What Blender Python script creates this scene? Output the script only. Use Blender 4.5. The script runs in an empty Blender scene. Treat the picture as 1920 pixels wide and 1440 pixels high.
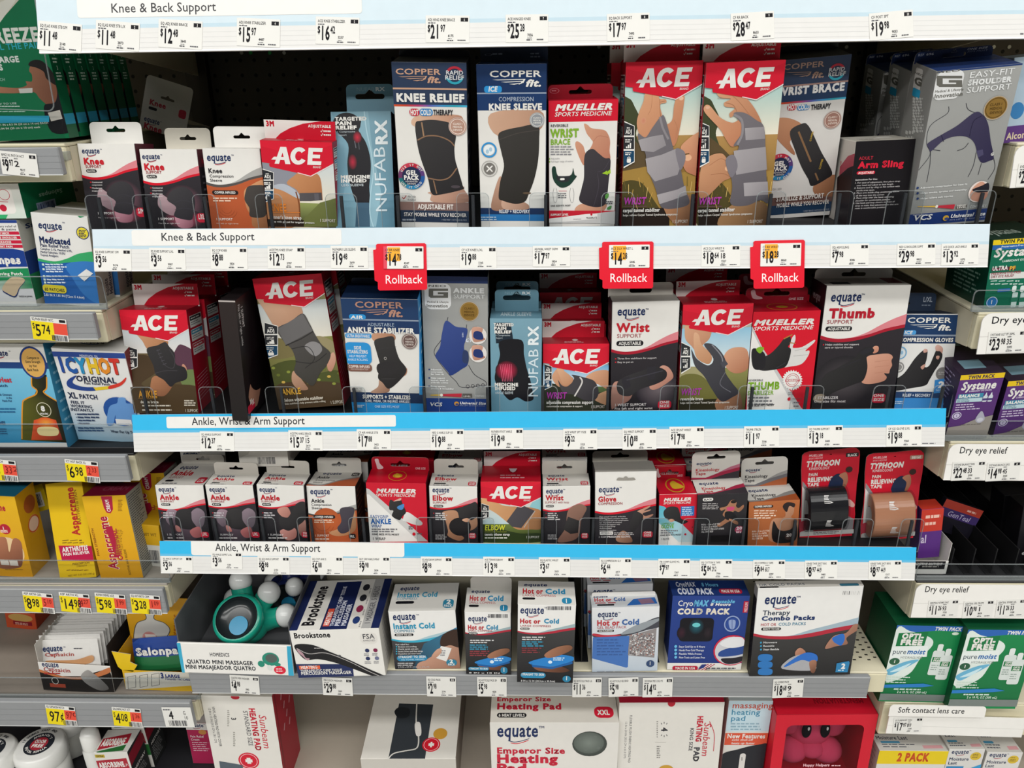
import bpy,math,random
from mathutils import Vector as V,Matrix
from mathutils.geometry import tessellate_polygon
rnd = random.Random(7)
sc = bpy.context.scene
COL = sc.collection
# ------------------------------------------------------------------ camera, sky, lights, exposure
CAMP = V((-.008,-1.0413,1.5)); PITCH,YAW,ROLL = .3888,-.0241,-.0112
FPX = 1430.0
_f = V((math.sin(YAW)*math.cos(PITCH),math.cos(YAW)*math.cos(PITCH),-math.sin(PITCH)))
_r = V((math.cos(YAW),-math.sin(YAW),0)); _u = _r.cross(_f)
CR = _r*math.cos(ROLL)+_u*math.sin(ROLL); CU = _u*math.cos(ROLL)-_r*math.sin(ROLL); CF = _f
cam = bpy.data.objects.new('camera',bpy.data.cameras.new('camera')); COL.objects.link(cam)
M = Matrix((CR,CU,-CF)).transposed().to_4x4(); M.translation = CAMP
cam.matrix_world = M; cam.data.sensor_width = 36; cam.data.lens = FPX/1920*36
cam.data.clip_start = .01; sc.camera = cam
w = bpy.data.worlds.new('store_ambient'); sc.world = w; w.use_nodes = True
w.node_tree.nodes['Background'].inputs[0].default_value = (.93,.97,1,1)
w.node_tree.nodes['Background'].inputs[1].default_value = .1
def area(name,loc,sx,sy,power,rot=(0,0,0),col=(1,.985,.95)):
    l = bpy.data.lights.new(name,'AREA'); l.shape = 'RECTANGLE'; l.size = sx; l.size_y = sy; l.energy = power; l.color = col
    o = bpy.data.objects.new(name,l); COL.objects.link(o); o.location = loc; o.rotation_euler = rot
for i,yy in enumerate((-.75,-2.3,-4.4)):
    area('ceiling_light_row',(0,yy,3.9),9,.5,(70,150,290)[i])
vs = sc.view_settings; vs.view_transform = 'Standard'; vs.look = 'None'; vs.gamma = 1; vs.use_curve_mapping = False; vs.exposure = 0.03

def ray(px,py): return CF + CR*((px-960)/FPX) + CU*((720-py)/FPX)
def unp(px,py,y=0.0):
    d = ray(px,py); return CAMP + d*((y-CAMP.y)/d.y)
def unpz(px,py,z):
    d = ray(px,py); return CAMP + d*((z-CAMP.z)/d.z)
def unpx(px,py,x):
    d = ray(px,py); return CAMP + d*((x-CAMP.x)/d.x)

# ------------------------------------------------------------------ colours and materials
def lin(h):
    if isinstance(h,tuple): return h
    h = NAMED.get(h,h); h = h.lstrip('#')
    if len(h) == 3: h = ''.join(a*2 for a in h)
    o = []
    for i in (0,2,4):
        a = int(h[i:i+2],16)/255; o.append(a/12.92 if a <= .04045 else ((a+.055)/1.055)**2.4)
    return tuple(o)
NAMED = dict(w='e9e7e2',k='16151a',red='d0142a',navy='1d2f5c',pink='d9828a',dk='1f1d21',skin='d3a07c',skin2='c08a66',
             copper='b4523a',gold='c09a3a',gray='8f9191',lb='d3e2ea',blue='38b2e2',green='0a7a48',cf='1c3a63',yel='f2c31e')
def mix(a,b,t): a = lin(a); b = lin(b); return tuple(a[i]*(1-t)+b[i]*t for i in range(3))
def card_mat(name,rough,spec=.4,bump=.02,metal=0):
    m = bpy.data.materials.new(name); m.use_nodes = True; nt = m.node_tree; b = nt.nodes['Principled BSDF']
    at = nt.nodes.new('ShaderNodeAttribute'); at.attribute_name = 'Col'
    tc = nt.nodes.new('ShaderNodeTexCoord'); nz = nt.nodes.new('ShaderNodeTexNoise'); nz.inputs['Scale'].default_value = 60; nz.inputs['Detail'].default_value = 2
    nt.links.new(tc.outputs['Object'],nz.inputs['Vector'])
    mr = nt.nodes.new('ShaderNodeMapRange'); mr.inputs[3].default_value = .96; mr.inputs[4].default_value = 1.03
    nt.links.new(nz.outputs['Fac'],mr.inputs[0])
    mx = nt.nodes.new('ShaderNodeMix'); mx.data_type = 'RGBA'; mx.blend_type = 'MULTIPLY'; mx.inputs[0].default_value = 1
    nt.links.new(at.outputs['Color'],mx.inputs[6]); nt.links.new(mr.outputs[0],mx.inputs[7]); nt.links.new(mx.outputs[2],b.inputs['Base Color'])
    b.inputs['Roughness'].default_value = rough; b.inputs['Specular IOR Level'].default_value = spec; b.inputs['Metallic'].default_value = metal
    bp = nt.nodes.new('ShaderNodeBump'); bp.inputs['Strength'].default_value = bump; bp.inputs['Distance'].default_value = .002
    nz2 = nt.nodes.new('ShaderNodeTexNoise'); nz2.inputs['Scale'].default_value = 14
    nt.links.new(tc.outputs['Object'],nz2.inputs['Vector']); nt.links.new(nz2.outputs['Fac'],bp.inputs['Height']); nt.links.new(bp.outputs[0],b.inputs['Normal'])
    return m
CARD = card_mat('printed_carton',.42,.25,.05); PAPER = card_mat('paper_label',.7,.2)
GLOSS = card_mat('glossy_plastic',.2,.5); METAL = card_mat('painted_steel',.5,.35); PLUSH = card_mat('plush_fabric',.95,.1,.5)
FOIL = card_mat('foil_pouch',.35,.5,.6)
def clear_mat(name,tint,alpha,rough=.05,base=(.06,.065,.07)):
    m = bpy.data.materials.new(name); m.use_nodes = True; nt = m.node_tree; nt.nodes.clear()
    out = nt.nodes.new('ShaderNodeOutputMaterial'); tr = nt.nodes.new('ShaderNodeBsdfTransparent'); pr = nt.nodes.new('ShaderNodeBsdfPrincipled')
    tr.inputs[0].default_value = (*tint,1); pr.inputs['Base Color'].default_value = (*base,1); pr.inputs['Roughness'].default_value = rough
    lw = nt.nodes.new('ShaderNodeLayerWeight'); pw = nt.nodes.new('ShaderNodeMath'); pw.operation = 'POWER'; pw.inputs[1].default_value = 4; nt.links.new(lw.outputs['Facing'],pw.inputs[0])
    nz = nt.nodes.new('ShaderNodeTexNoise'); nz.inputs['Scale'].default_value = 25
    ad = nt.nodes.new('ShaderNodeMath'); ad.operation = 'MULTIPLY_ADD'; ad.inputs[1].default_value = alpha*.6
    nt.links.new(nz.outputs['Fac'],ad.inputs[0]); nt.links.new(pw.outputs[0],ad.inputs[2])
    a2 = nt.nodes.new('ShaderNodeMath'); a2.operation = 'ADD'; a2.use_clamp = True; a2.inputs[1].default_value = alpha*.5; nt.links.new(ad.outputs[0],a2.inputs[0])
    mx = nt.nodes.new('ShaderNodeMixShader'); nt.links.new(a2.outputs[0],mx.inputs[0]); nt.links.new(tr.outputs[0],mx.inputs[1]); nt.links.new(pr.outputs[0],mx.inputs[2])
    nt.links.new(mx.outputs[0],out.inputs[0]); return m
CLEAR = clear_mat('clear_plastic',(.93,.94,.945),.03); RIM = clear_mat('clear_plastic_edge',(.8,.83,.83),.3,.2,(.5,.53,.54))

# ------------------------------------------------------------------ glyphs of the built-in font
GL = {}
def load_glyphs():
    c = bpy.data.curves.new('g','FONT'); c.resolution_u = 2; o = bpy.data.objects.new('g',c); COL.objects.link(o)
    def ev(s):
        c.body = s; dg = bpy.context.evaluated_depsgraph_get(); dg.update(); e = o.evaluated_get(dg); me = e.to_mesh()
        vs = [(v.co.x,v.co.y) for v in me.vertices]; fs = [tuple(p.vertices) for p in me.polygons]; e.to_mesh_clear(); return vs,fs
    bar = max(p[0] for p in ev('|')[0])
    for ch in 'ABCDEFGHIJKLMNOPQRSTUVWXYZabcdefghijklmnopqrstuvwxyz0123456789$&.,/+-%!:#\'()¢':
        vs,fs = ev(ch); adv = max(p[0] for p in ev(ch+'|')[0])-bar
        # weld doubles so that outline edges are the ones with a single face
        key = {}; mp = []; nv = []
        for p in vs:
            k = (round(p[0],4),round(p[1],4))
            if k not in key: key[k] = len(nv); nv.append(p)
            mp.append(key[k])
        fs = [tuple(mp[i] for i in f) for f in fs]; cnt = {}
        for f in fs:
            for i in range(len(f)):
                e = tuple(sorted((f[i],f[(i+1) % len(f)]))); cnt[e] = cnt.get(e,0)+1
        GL[ch] = (nv,fs,[e for e,n in cnt.items() if n == 1],adv)
    GL[' '] = ([],[],[],.28)
    bpy.data.objects.remove(o); bpy.data.curves.remove(c)
load_glyphs()
CAPH = max(p[1] for p in GL['H'][0])
def textgeo(s,b=0,it=0):
    """tris and quads of a line of text with cap height 1: list of polygons, total advance"""
    out = []; x = 0; k = 1/CAPH; b *= .8
    for ch in s:
        g = GL.get(ch) or GL['-']
        q = [((p[0]*k+x+(p[1]*k*it)),p[1]*k) for p in g[0]]
        for f in g[1]: out.append([q[i] for i in f])
        if b:
            for i,j in g[2]:
                ax,ay = q[i]; bx,by = q[j]; dx,dy = bx-ax,by-ay; L = math.hypot(dx,dy)
                if L < 1e-6: continue
                dx *= b/L; dy *= b/L; e = .6
                out.append([(ax-dx*e-dy,ay-dy*e+dx),(ax-dx*e+dy,ay-dy*e-dx),(bx+dx*e+dy,by+dy*e-dx),(bx+dx*e-dy,by+dy*e+dx)])
        x += g[3]*k+b*1.3
    return out,x
def spline(pts,n=5,closed=True):
    m = len(pts); out = []
    rng = range(m) if closed else range(m-1)
    for i in rng:
        p = [pts[(i+k-1) % m] if closed else pts[min(max(i+k-1,0),m-1)] for k in range(4)]
        for j in range(n):
            t = j/n; t2 = t*t; t3 = t2*t
            out.append(tuple(.5*((2*p[1][d])+(-p[0][d]+p[2][d])*t+(2*p[0][d]-5*p[1][d]+4*p[2][d]-p[3][d])*t2+(-p[0][d]+3*p[1][d]-3*p[2][d]+p[3][d])*t3) for d in (0,1)))
    if not closed: out.append(pts[-1])
    return out
def rrect(x0,y0,x1,y1,r,n=4,corners=(1,1,1,1)):
    """corners order: TL TR BR BL where y0 is one side; generic"""
    out = []
    for (cx,cy,a0,on,ex,ey) in ((x0+r,y0+r,180,corners[0],x0,y0),(x1-r,y0+r,270,corners[1],x1,y0),(x1-r,y1-r,0,corners[2],x1,y1),(x0+r,y1-r,90,corners[3],x0,y1)):
        if not on or r == 0: out.append((ex,ey)); continue
        for i in range(n+1):
            a = math.radians(a0+90*i/n); out.append((cx+r*math.cos(a),cy+r*math.sin(a)))
    return out
def tris(loops):
    vs = [p for l in loops for p in l]
    return [[vs[i] for i in t] for t in tessellate_polygon([[V((p[0],p[1],0)) for p in l] for l in loops])]
def clip(poly,w,h):
    for ax,lim,sg in ((0,0,1),(0,w,-1),(1,0,1),(1,h,-1)):
        if not poly: return poly
        out = []
        for i in range(len(poly)):
            a,b = poly[i],poly[(i+1) % len(poly)]; da = (a[ax]-lim)*sg; db = (b[ax]-lim)*sg
            if da >= 0: out.append(a)
            if (da > 0 and db < 0) or (da < 0 and db > 0):
                t = da/(da-db); out.append((a[0]+(b[0]-a[0])*t,a[1]+(b[1]-a[1])*t))
        poly = out
    return poly

# ------------------------------------------------------------------ mesh builder with print on its faces
class Face:
    """a flat printable side of an item: O lower-left corner, a = u axis, b = v axis, n = outward normal (item space)"""
    def __init__(s,it,O,a,b,w,h):
        s.it = it; s.O = V(O); s.a = V(a); s.b = V(b); s.n = s.a.cross(s.b); s.w = w; s.h = h; s.layer = 1; s.mode = ('w',)
    def at(s,ox=0,oy=0,k=1.0): s.mode = ('p',ox,oy,k); return s      # photo pixels ox+x/k, oy+y/k
    def wu(s,fx=False): s.mode = ('w',); return s                                    # hundredths of the face width from the top left corner
    def fr(s): s.mode = ('f',); return s
    def m(s,x,y):
        if s.mode[0] == 'w': return (x*s.w/100,s.h-y*s.w/100)
        if s.mode[0] == 'f': return (x*s.w/100,s.h-y*s.h/100)
        _,ox,oy,k = s.mode
        mw = s.it.mw; o = mw @ s.O; a = mw.to_3x3() @ s.a; b = mw.to_3x3() @ s.b; n = mw.to_3x3() @ s.n
        d = ray(ox+x/k,oy+y/k); t = (o-CAMP).dot(n)/d.dot(n); p = CAMP+d*t-o
        return (p.dot(a),p.dot(b))
    def put(s,polys,c,doclip=True,cf=None,lay=True):
        off = .00003*s.layer+.00002
        if lay: s.layer += 1
        cc = lin(c) if c is not None else None
        for ip,p in enumerate(polys):
            q = p; of2 = off+3e-6*(ip % 7)
            if doclip:
                if not all(-1e-9 <= x <= s.w+1e-9 and -1e-9 <= y <= s.h+1e-9 for x,y in p): q = clip(list(p),s.w,s.h)
            if len(q) < 3: continue
            ar = sum(q[i][0]*q[(i+1) % len(q)][1]-q[(i+1) % len(q)][0]*q[i][1] for i in range(len(q)))
            if abs(ar) < 1e-12: continue
            if ar < 0: q = q[::-1]
            s.it.face([s.O+s.a*x+s.b*y+s.n*of2 for x,y in q],[cf(x,y) for x,y in q] if cf else cc)
        return s
    def P(s,pts,c,sm=0):
        q = [s.m(*p) for p in pts]
        if sm: q = spline(q,5)
        return s.put(tris([q]),c)
    def B(s,x0,y0,x1,y1,c,r=0):
        a = s.m(x0,y1); b = s.m(x1,y0); x0,x1 = sorted((a[0],b[0])); y0,y1 = sorted((a[1],b[1]))
        if r: 
            r = min(r/100*min(x1-x0,y1-y0)*2,min(x1-x0,y1-y0)/2); return s.put(tris([rrect(x0,y0,x1,y1,r)]),c)
        return s.put([[(x0,y0),(x1,y0),(x1,y1),(x0,y1)]],c)
    def band(s,y0,y1,c,x=None):
        """full-width band between two heights, read at column x of the current units"""
        if x is None: x = 50
        a = s.m(x,y0)[1]; b = s.m(x,y1)[1]
        return s.put([[(0,min(a,b)),(s.w,min(a,b)),(s.w,max(a,b)),(0,max(a,b))]],c)
    def G(s,pts,c0,c1,p0,p1,sm=0):
        q = [s.m(*p) for p in pts]; A = s.m(*p0); Bq = s.m(*p1); d = (Bq[0]-A[0],Bq[1]-A[1]); L = d[0]**2+d[1]**2 or 1; c0 = lin(c0); c1 = lin(c1)
        if sm: q = spline(q,5)
        def cf(x,y):
            t = min(1,max(0,((x-A[0])*d[0]+(y-A[1])*d[1])/L)); return tuple(c0[i]*(1-t)+c1[i]*t for i in range(3))
        return s.put(tris([q]),None,True,cf)
    def grad(s,y0,y1,c0,c1,x=50): 
        a = s.m(x,y0)[1]; b = s.m(x,y1)[1]; c0 = lin(c0); c1 = lin(c1)
        def cf(X,Y):
            t = min(1,max(0,(Y-a)/((b-a) or 1))); return tuple(c0[i]*(1-t)+c1[i]*t for i in range(3))
        return s.put([[(0,b),(s.w,b),(s.w,a),(0,a)]],None,True,cf)
    def E(s,cx,cy,rx,ry,c,c1=None,n=24,a0=0,a1=360):
        o = s.m(cx,cy); k = abs(s.m(cx+1,cy)[0]-o[0]); ky = abs(s.m(cx,cy+1)[1]-o[1])
        pts = [(o[0]+rx*k*math.cos(math.radians(a0+(a1-a0)*i/n)),o[1]+ry*ky*math.sin(math.radians(a0+(a1-a0)*i/n))) for i in range(n+1)]
        if c1 is None: return s.put([[o,pts[i],pts[i+1]] for i in range(n)],c)
        c0 = lin(c); c1 = lin(c1)
        def cf(x,y):
            r = math.hypot((x-o[0])/(rx*k),(y-o[1])/(ry*ky)); t = min(1,r); return tuple(c0[i]*(1-t)+c1[i]*t for i in range(3))
        ring = [[(o[0]+(p[0]-o[0])*f,o[1]+(p[1]-o[1])*f) for p in pts] for f in (.35,.7,1)]
        ps = [[o,ring[0][i],ring[0][i+1]] for i in range(n)]
        for j in (0,1): ps += [[ring[j][i],ring[j+1][i],ring[j+1][i+1],ring[j][i+1]] for i in range(n)]
        return s.put(ps,None,True,cf)
    def ring(s,cx,cy,r,t,c,n=28,a0=0,a1=360,ry=None):
        o = s.m(cx,cy); k = abs(s.m(cx+1,cy)[0]-o[0]); ky = abs(s.m(cx,cy+1)[1]-o[1]); ry = ry or r; ps = []
        def q(rr,i): a = math.radians(a0+(a1-a0)*i/n); return (o[0]+rr*k*math.cos(a),o[1]+(rr*ry/r)*ky*math.sin(a))
        for i in range(n): ps.append([q(r-t/2,i),q(r+t/2,i),q(r+t/2,i+1),q(r-t/2,i+1)])
        return s.put(ps,c)
    def L(s,pts,wd,c,sm=0,closed=False):
        q = [s.m(*p) for p in pts]; k = abs(s.m(pts[0][0]+1,pts[0][1])[0]-q[0][0])*wd/2
        if sm: q = spline(q,5,closed)
        if closed: q = q+[q[0]]
        ps = []
        for (ax,ay),(bx,by) in zip(q,q[1:]):
            dx,dy = bx-ax,by-ay; l = math.hypot(dx,dy) or 1; dx *= k/l; dy *= k/l
            ps.append([(ax-dx*.5-dy,ay-dy*.5+dx),(ax-dx*.5+dy,ay-dy*.5-dx),(bx+dx*.5+dy,by+dy*.5-dx),(bx+dx*.5-dy,by+dy*.5+dx)])
        return s.put(ps,c)
    def T(s,t,x,y,h,c='k',w=None,b=0,it=0,rot=0,al='l',sx=1.0):
        """text: baseline start x,y; cap height h; optional total width w; b weight; rot degrees counter-clockwise"""
        g,adv = textgeo(t,b,it); o = s.m(x,y); ku = abs(s.m(x+1,y)[0]-o[0]); kv = abs(s.m(x,y-1)[1]-o[1])
        vert = abs(rot) % 180 == 90
        kx,ky = ((kv,ku) if vert else (ku,kv)); X = (w*kx/adv) if w else h*ky*sx; Y = h*ky
        ca,sa = math.cos(math.radians(rot)),math.sin(math.radians(rot)); x0 = {'l': 0,'c': -adv/2,'r': -adv}[al]
        ps = [[(o[0]+(px+x0)*X*ca-py*Y*sa,o[1]+(px+x0)*X*sa+py*Y*ca) for px,py in p] for p in g]
        return s.put(ps,c,True)
    def TT(s,lines,x,y,dy,h,c='k',**kw):
        for i,l in enumerate(lines): s.T(l,x,y+i*dy,h,c,**kw)
        return s
    def ln(s,x0,y0,x1,n,dy,h,c,words=5):
        """unreadably small print: rows of word-long dashes"""
        ps = []
        for i in range(n):
            x = x0; end = x1-(x1-x0)*rnd.random()*.3
            while x < end:
                l = (x1-x0)/words*(.4+rnd.random()*.9); l = min(l,end-x)
                a = s.m(x,y0+i*dy); b = s.m(x+l*.82,y0+i*dy-h); X0,X1 = sorted((a[0],b[0])); Y0,Y1 = sorted((a[1],b[1]))
                ps.append([(X0,Y0),(X1,Y0),(X1,Y1),(X0,Y1)]); x += l
        return s.put(ps,c)
    def bars(s,x0,y0,x1,y1,c='k',n=14):
        ps = []; x = x0; st = (x1-x0)/n
        for i in range(n):
            wd = st*(.3+.5*rnd.random()); a = s.m(x0+i*st,y1); b = s.m(x0+i*st+wd,y0); X0,X1 = sorted((a[0],b[0])); Y0,Y1 = sorted((a[1],b[1])); ps.append([(X0,Y0),(X1,Y0),(X1,Y1),(X0,Y1)])
        return s.put(ps,c)

class Item:
    def __init__(s,mw): s.mw = mw; s.inv = mw.inverted(); s.v = []; s.f = []; s.c = []; s.mi = []; s.cur = 0
    def face(s,pts,c):
        n = len(s.v); s.v += [tuple(p) for p in pts]; s.f.append(tuple(range(n,n+len(pts))))
        s.c += (c if isinstance(c,list) else [c]*len(pts)); s.mi.append(s.cur)
    def box(s,x0,y0,z0,x1,y1,z1,c=.0006,cols=None,col='w'):
        """chamfered block; cols: dict front/back/left/right/top/bottom"""
        cols = cols or {}; g = lambda k: lin(cols.get(k,col))
        c = min(c,(x1-x0)/4,(y1-y0)/4,(z1-z0)/4)
        X = (x0,x1); Y = (y0,y1); Z = (z0,z1); sg = (c,-c)
        def fx(i,j,k): return (X[i],Y[j]+sg[j],Z[k]+sg[k])
        def fy(i,j,k): return (X[i]+sg[i],Y[j],Z[k]+sg[k])
        def fz(i,j,k): return (X[i]+sg[i],Y[j]+sg[j],Z[k])
        s.face([fy(0,0,0),fy(1,0,0),fy(1,0,1),fy(0,0,1)],g('front')); s.face([fy(1,1,0),fy(0,1,0),fy(0,1,1),fy(1,1,1)],g('back'))
        s.face([fx(0,1,0),fx(0,0,0),fx(0,0,1),fx(0,1,1)],g('left')); s.face([fx(1,0,0),fx(1,1,0),fx(1,1,1),fx(1,0,1)],g('right'))
        s.face([fz(0,0,1),fz(1,0,1),fz(1,1,1),fz(0,1,1)],g('top')); s.face([fz(0,1,0),fz(1,1,0),fz(1,0,0),fz(0,0,0)],g('bottom'))
        for i in (0,1):
            for j in (0,1):
                p = [fx(i,j,0),fy(i,j,0),fy(i,j,1),fx(i,j,1)]; s.face(p if i == j else p[::-1],mix(g('left' if i == 0 else 'right'),g('front' if j == 0 else 'back'),.5))
                p = [fx(i,0,j),fx(i,1,j),fz(i,1,j),fz(i,0,j)]; s.face(p if i == j else p[::-1],g('left' if i == 0 else 'right'))
                p = [fy(0,i,j),fy(1,i,j),fz(1,i,j),fz(0,i,j)]; s.face(p[::-1] if i == j else p,g('front' if i == 0 else 'back'))
                for k in (0,1):
                    p = [fx(i,j,k),fy(i,j,k),fz(i,j,k)]; s.face(p if (i+j+k) % 2 == 1 else p[::-1],g('front' if j == 0 else 'back'))
        return s
    def faces(s,x0,y0,z0,x1,y1,z1):
        return dict(front=Face(s,(x0,y0,z0),(1,0,0),(0,0,1),x1-x0,z1-z0),top=Face(s,(x0,y0,z1),(1,0,0),(0,1,0),x1-x0,y1-y0),
                    left=Face(s,(x0,y1,z0),(0,-1,0),(0,0,1),y1-y0,z1-z0),right=Face(s,(x1,y0,z0),(0,1,0),(0,0,1),y1-y0,z1-z0))
    def extr(s,loops,t,c,side=None,y=0.0,rim=None):
        """flat plate in the item's xz plane, loops[0] outline (+ holes), front face at y, back at y+t"""
        side = side or c; c = lin(c); side = lin(side)
        for tr in tris(loops):
            ar = (tr[1][0]-tr[0][0])*(tr[2][1]-tr[0][1])-(tr[2][0]-tr[0][0])*(tr[1][1]-tr[0][1])
            if ar < 0: tr = tr[::-1]
            s.face([(p[0],y,p[1]) for p in tr],c); s.face([(p[0],y+t,p[1]) for p in tr[::-1]],side)
        if rim is not None: old = s.cur; s.cur = rim
        for l in loops:
            for i in range(len(l)):
                a,b = l[i],l[(i+1) % len(l)]; s.face([(a[0],y,a[1]),(a[0],y+t,a[1]),(b[0],y+t,b[1]),(b[0],y,b[1])],side)
        if rim is not None: s.cur = old
    def lathe(s,prof,n,c,o=(0,0,0),ax=(0,0,1),cols=None):
        ax = V(ax).normalized(); t = ax.orthogonal().normalized(); b = ax.cross(t); o = V(o)
        def P(r,h,i): a = 2*math.pi*i/n; return o+ax*h+(t*math.cos(a)+b*math.sin(a))*r
        for k,((r0,h0),(r1,h1)) in enumerate(zip(prof,prof[1:])):
            cc = lin(cols[k]) if cols else lin(c)
            for i in range(n):
                q = [P(r0,h0,i),P(r0,h0,i+1),P(r1,h1,i+1),P(r1,h1,i)]
                if r0 < 1e-6: q = [q[0],q[2],q[3]]
                elif r1 < 1e-6: q = q[:3]
                s.face(q,cc)
    def tube(s,pts,r,n,c):
        pts = [V(p) for p in pts]
        for i in range(len(pts)-1):
            d = pts[i+1]-pts[i]
            if d.length < 1e-7: continue
            s.lathe([(0,0),(r,0),(r,d.length),(0,d.length)],n,c,pts[i],d)
    def ell(s,c0,r,c,nu=20,nv=12,rot=None):
        c0 = V(c0); R = rot or Matrix.Identity(3)
        P = lambda i,j: c0+R @ V((r[0]*math.sin(math.pi*j/nv)*math.cos(2*math.pi*i/nu),r[1]*math.sin(math.pi*j/nv)*math.sin(2*math.pi*i/nu),r[2]*math.cos(math.pi*j/nv)))
        for j in range(nv):
            for i in range(nu):
                q = [P(i,j),P(i,j+1),P(i+1,j+1),P(i+1,j)]
                if j == 0: q = [q[0],q[1],q[2]]
                if j == nv-1: q = [q[0],q[1],q[3]]
                s.face(q,lin(c))
    def build(s,name,mat=None,parent=None,smooth=False,weld=False):
        me = bpy.data.meshes.new(name); me.from_pydata(s.v,[],s.f); mats = mat if isinstance(mat,list) else [mat or CARD]
        for m_ in mats: me.materials.append(m_)
        ca = me.color_attributes.new('Col','FLOAT_COLOR','CORNER')
        ca.data.foreach_set('color',[x for c in s.c for x in (c[0],c[1],c[2],1.0)])
        me.polygons.foreach_set('material_index',s.mi)
        if smooth:
            import bmesh
            bm = bmesh.new(); bm.from_mesh(me); bmesh.ops.remove_doubles(bm,verts=bm.verts,dist=1e-5); bm.to_mesh(me); bm.free()
            me.polygons.foreach_set('use_smooth',[True]*len(me.polygons))
        me.update(); o = bpy.data.objects.new(name,me); COL.objects.link(o)
        if parent is not None: o.parent = parent
        else: o.matrix_world = s.mw
        return o
def tag(o,label,cat,group=None):
    o['label'] = label; o['category'] = cat
    if group: o['group'] = group
    return o
def struct(o): o['kind'] = 'structure'; return o
def frame(O,X,Y,Z):
    m = Matrix((X,Y,Z)).transposed().to_4x4(); m.translation = O; return m
def frontal(O,lean=0,yaw=0,roll=0):
    """item frame standing at O: x to the right, y into the shelf, z up"""
    return Matrix.Translation(O) @ (Matrix.Rotation(math.radians(yaw),4,'Z') @ Matrix.Rotation(math.radians(-lean),4,'X') @ Matrix.Rotation(math.radians(roll),4,'Y'))
def fitquad(quad,y0,lean=None,yaw=0):
    """real size, place and tilt of a flat front measured in the photo, standing at depth y0"""
    base = unp((quad[2][0]+quad[3][0])/2,(quad[2][1]+quad[3][1])/2,y0)
    def solve(ln):
        m = frontal(base,ln,yaw); X = m.col[0].to_3d(); Z = m.col[2].to_3d(); n = m.col[1].to_3d(); st = []
        for p in quad:
            d = ray(*p); t = (base-CAMP).dot(n)/d.dot(n); q = CAMP+d*t-base; st.append((q.dot(X),q.dot(Z)))
        return m,st
    if lean is None:
        best = None
        for i in range(-20,51):
            ln = i*.5; m,st = solve(ln)
            e = ((math.dist(st[0],st[1])/math.dist(st[2],st[3])-1)/.025)**2+((ln-2)/9)**2
            if best is None or e < best[0]: best = (e,ln)
        lean = best[1]
    m,st = solve(lean)
    W = (math.dist(st[0],st[1])+math.dist(st[3],st[2]))/2; H = (math.dist(st[0],st[3])+math.dist(st[1],st[2]))/2
    hx = (st[1][0]-st[0][0]+st[2][0]-st[3][0]); hz = (st[1][1]-st[0][1]+st[2][1]-st[3][1])
    vx = (st[0][0]-st[3][0]+st[1][0]-st[2][0]); vz = (st[0][1]-st[3][1]+st[1][1]-st[2][1])
    al = math.atan2(hz+(-vx),hx+vz)      # counter-clockwise seen from the front
    cx = sum(p[0] for p in st)/4; cz = sum(p[1] for p in st)/4
    ctr = base+m.col[0].to_3d()*cx+m.col[2].to_3d()*cz
    m2 = frontal(V((0,0,0)),lean,yaw,-math.degrees(al)); O = ctr-m2.col[2].to_3d()*(H/2); m2.translation = O
    return m2,W,H,lean,math.degrees(al)

# ------------------------------------------------------------------ cartons
def slot_hole(cx,cz,w,kind='euro'):
    h = w*.17
    if kind == 'slot': return rrect(cx-w/2,cz-h*.7,cx+w/2,cz+h*.7,h*.69,4)
    r = w*.13
    p = [(cx-w/2+h/2+h/2*math.cos(math.radians(a)),cz+h/2*math.sin(math.radians(a))) for a in (90,135,180,225,270)]
    p += [(cx+w/2-h/2+h/2*math.cos(math.radians(a)),cz+h/2*math.sin(math.radians(a))) for a in (-90,-45,0,45,90)]
    p += [(cx+r*1.3,cz+h*.5),(cx+r*.7,cz+h*.9),(cx+r*.5,cz+h*1.15),(cx,cz+h*1.4),(cx-r*.5,cz+h*1.15),(cx-r*.7,cz+h*.9),(cx-r*1.3,cz+h*.5)]
    return p
def add_tab(root,mw,W,H,depth,tab):
    d = dict(inl=.02,inr=.02,col='w',slot='euro',y=1.0,art=None,sw=.3,hz=.5,r=.006,label=None,cx=0.0); d.update(tab)
    it = Item(mw); yl = depth*d['y']-.0011 if d['y'] > 0 else -.0002
    if 'top' in d:
        o = mw @ V((0,yl,H)); n = mw.col[1].to_3d(); dd = ray(*d['top']); t = (o-CAMP).dot(n)/dd.dot(n); h = (CAMP+dd*t-o).dot(mw.col[2].to_3d())
    else: h = d['h']
    h = max(h,.008); x0 = -W/2+d['inl']*W; x1 = W/2-d['inr']*W
    out = rrect(x0,H-.002,x1,H+h,min(d['r'],h/2.1),3,(0,0,1,1)); loops = [out]
    sw = d['sw']*W
    if d['slot'] and h > .012: loops.append(slot_hole((x0+x1)/2+d['cx']*W,H+h*d['hz'],sw,d['slot']))
    it.extr(loops,.0007,d['col'],d.get('back','d8d5cc'),yl)
    f = Face(it,(x0,yl,H),(1,0,0),(0,0,1),x1-x0,h)
    if d['art']: d['art'](f)
    o = it.build('hang_tab',CARD,root)
    if d['label']: o['label'] = d['label']
    return o
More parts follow.
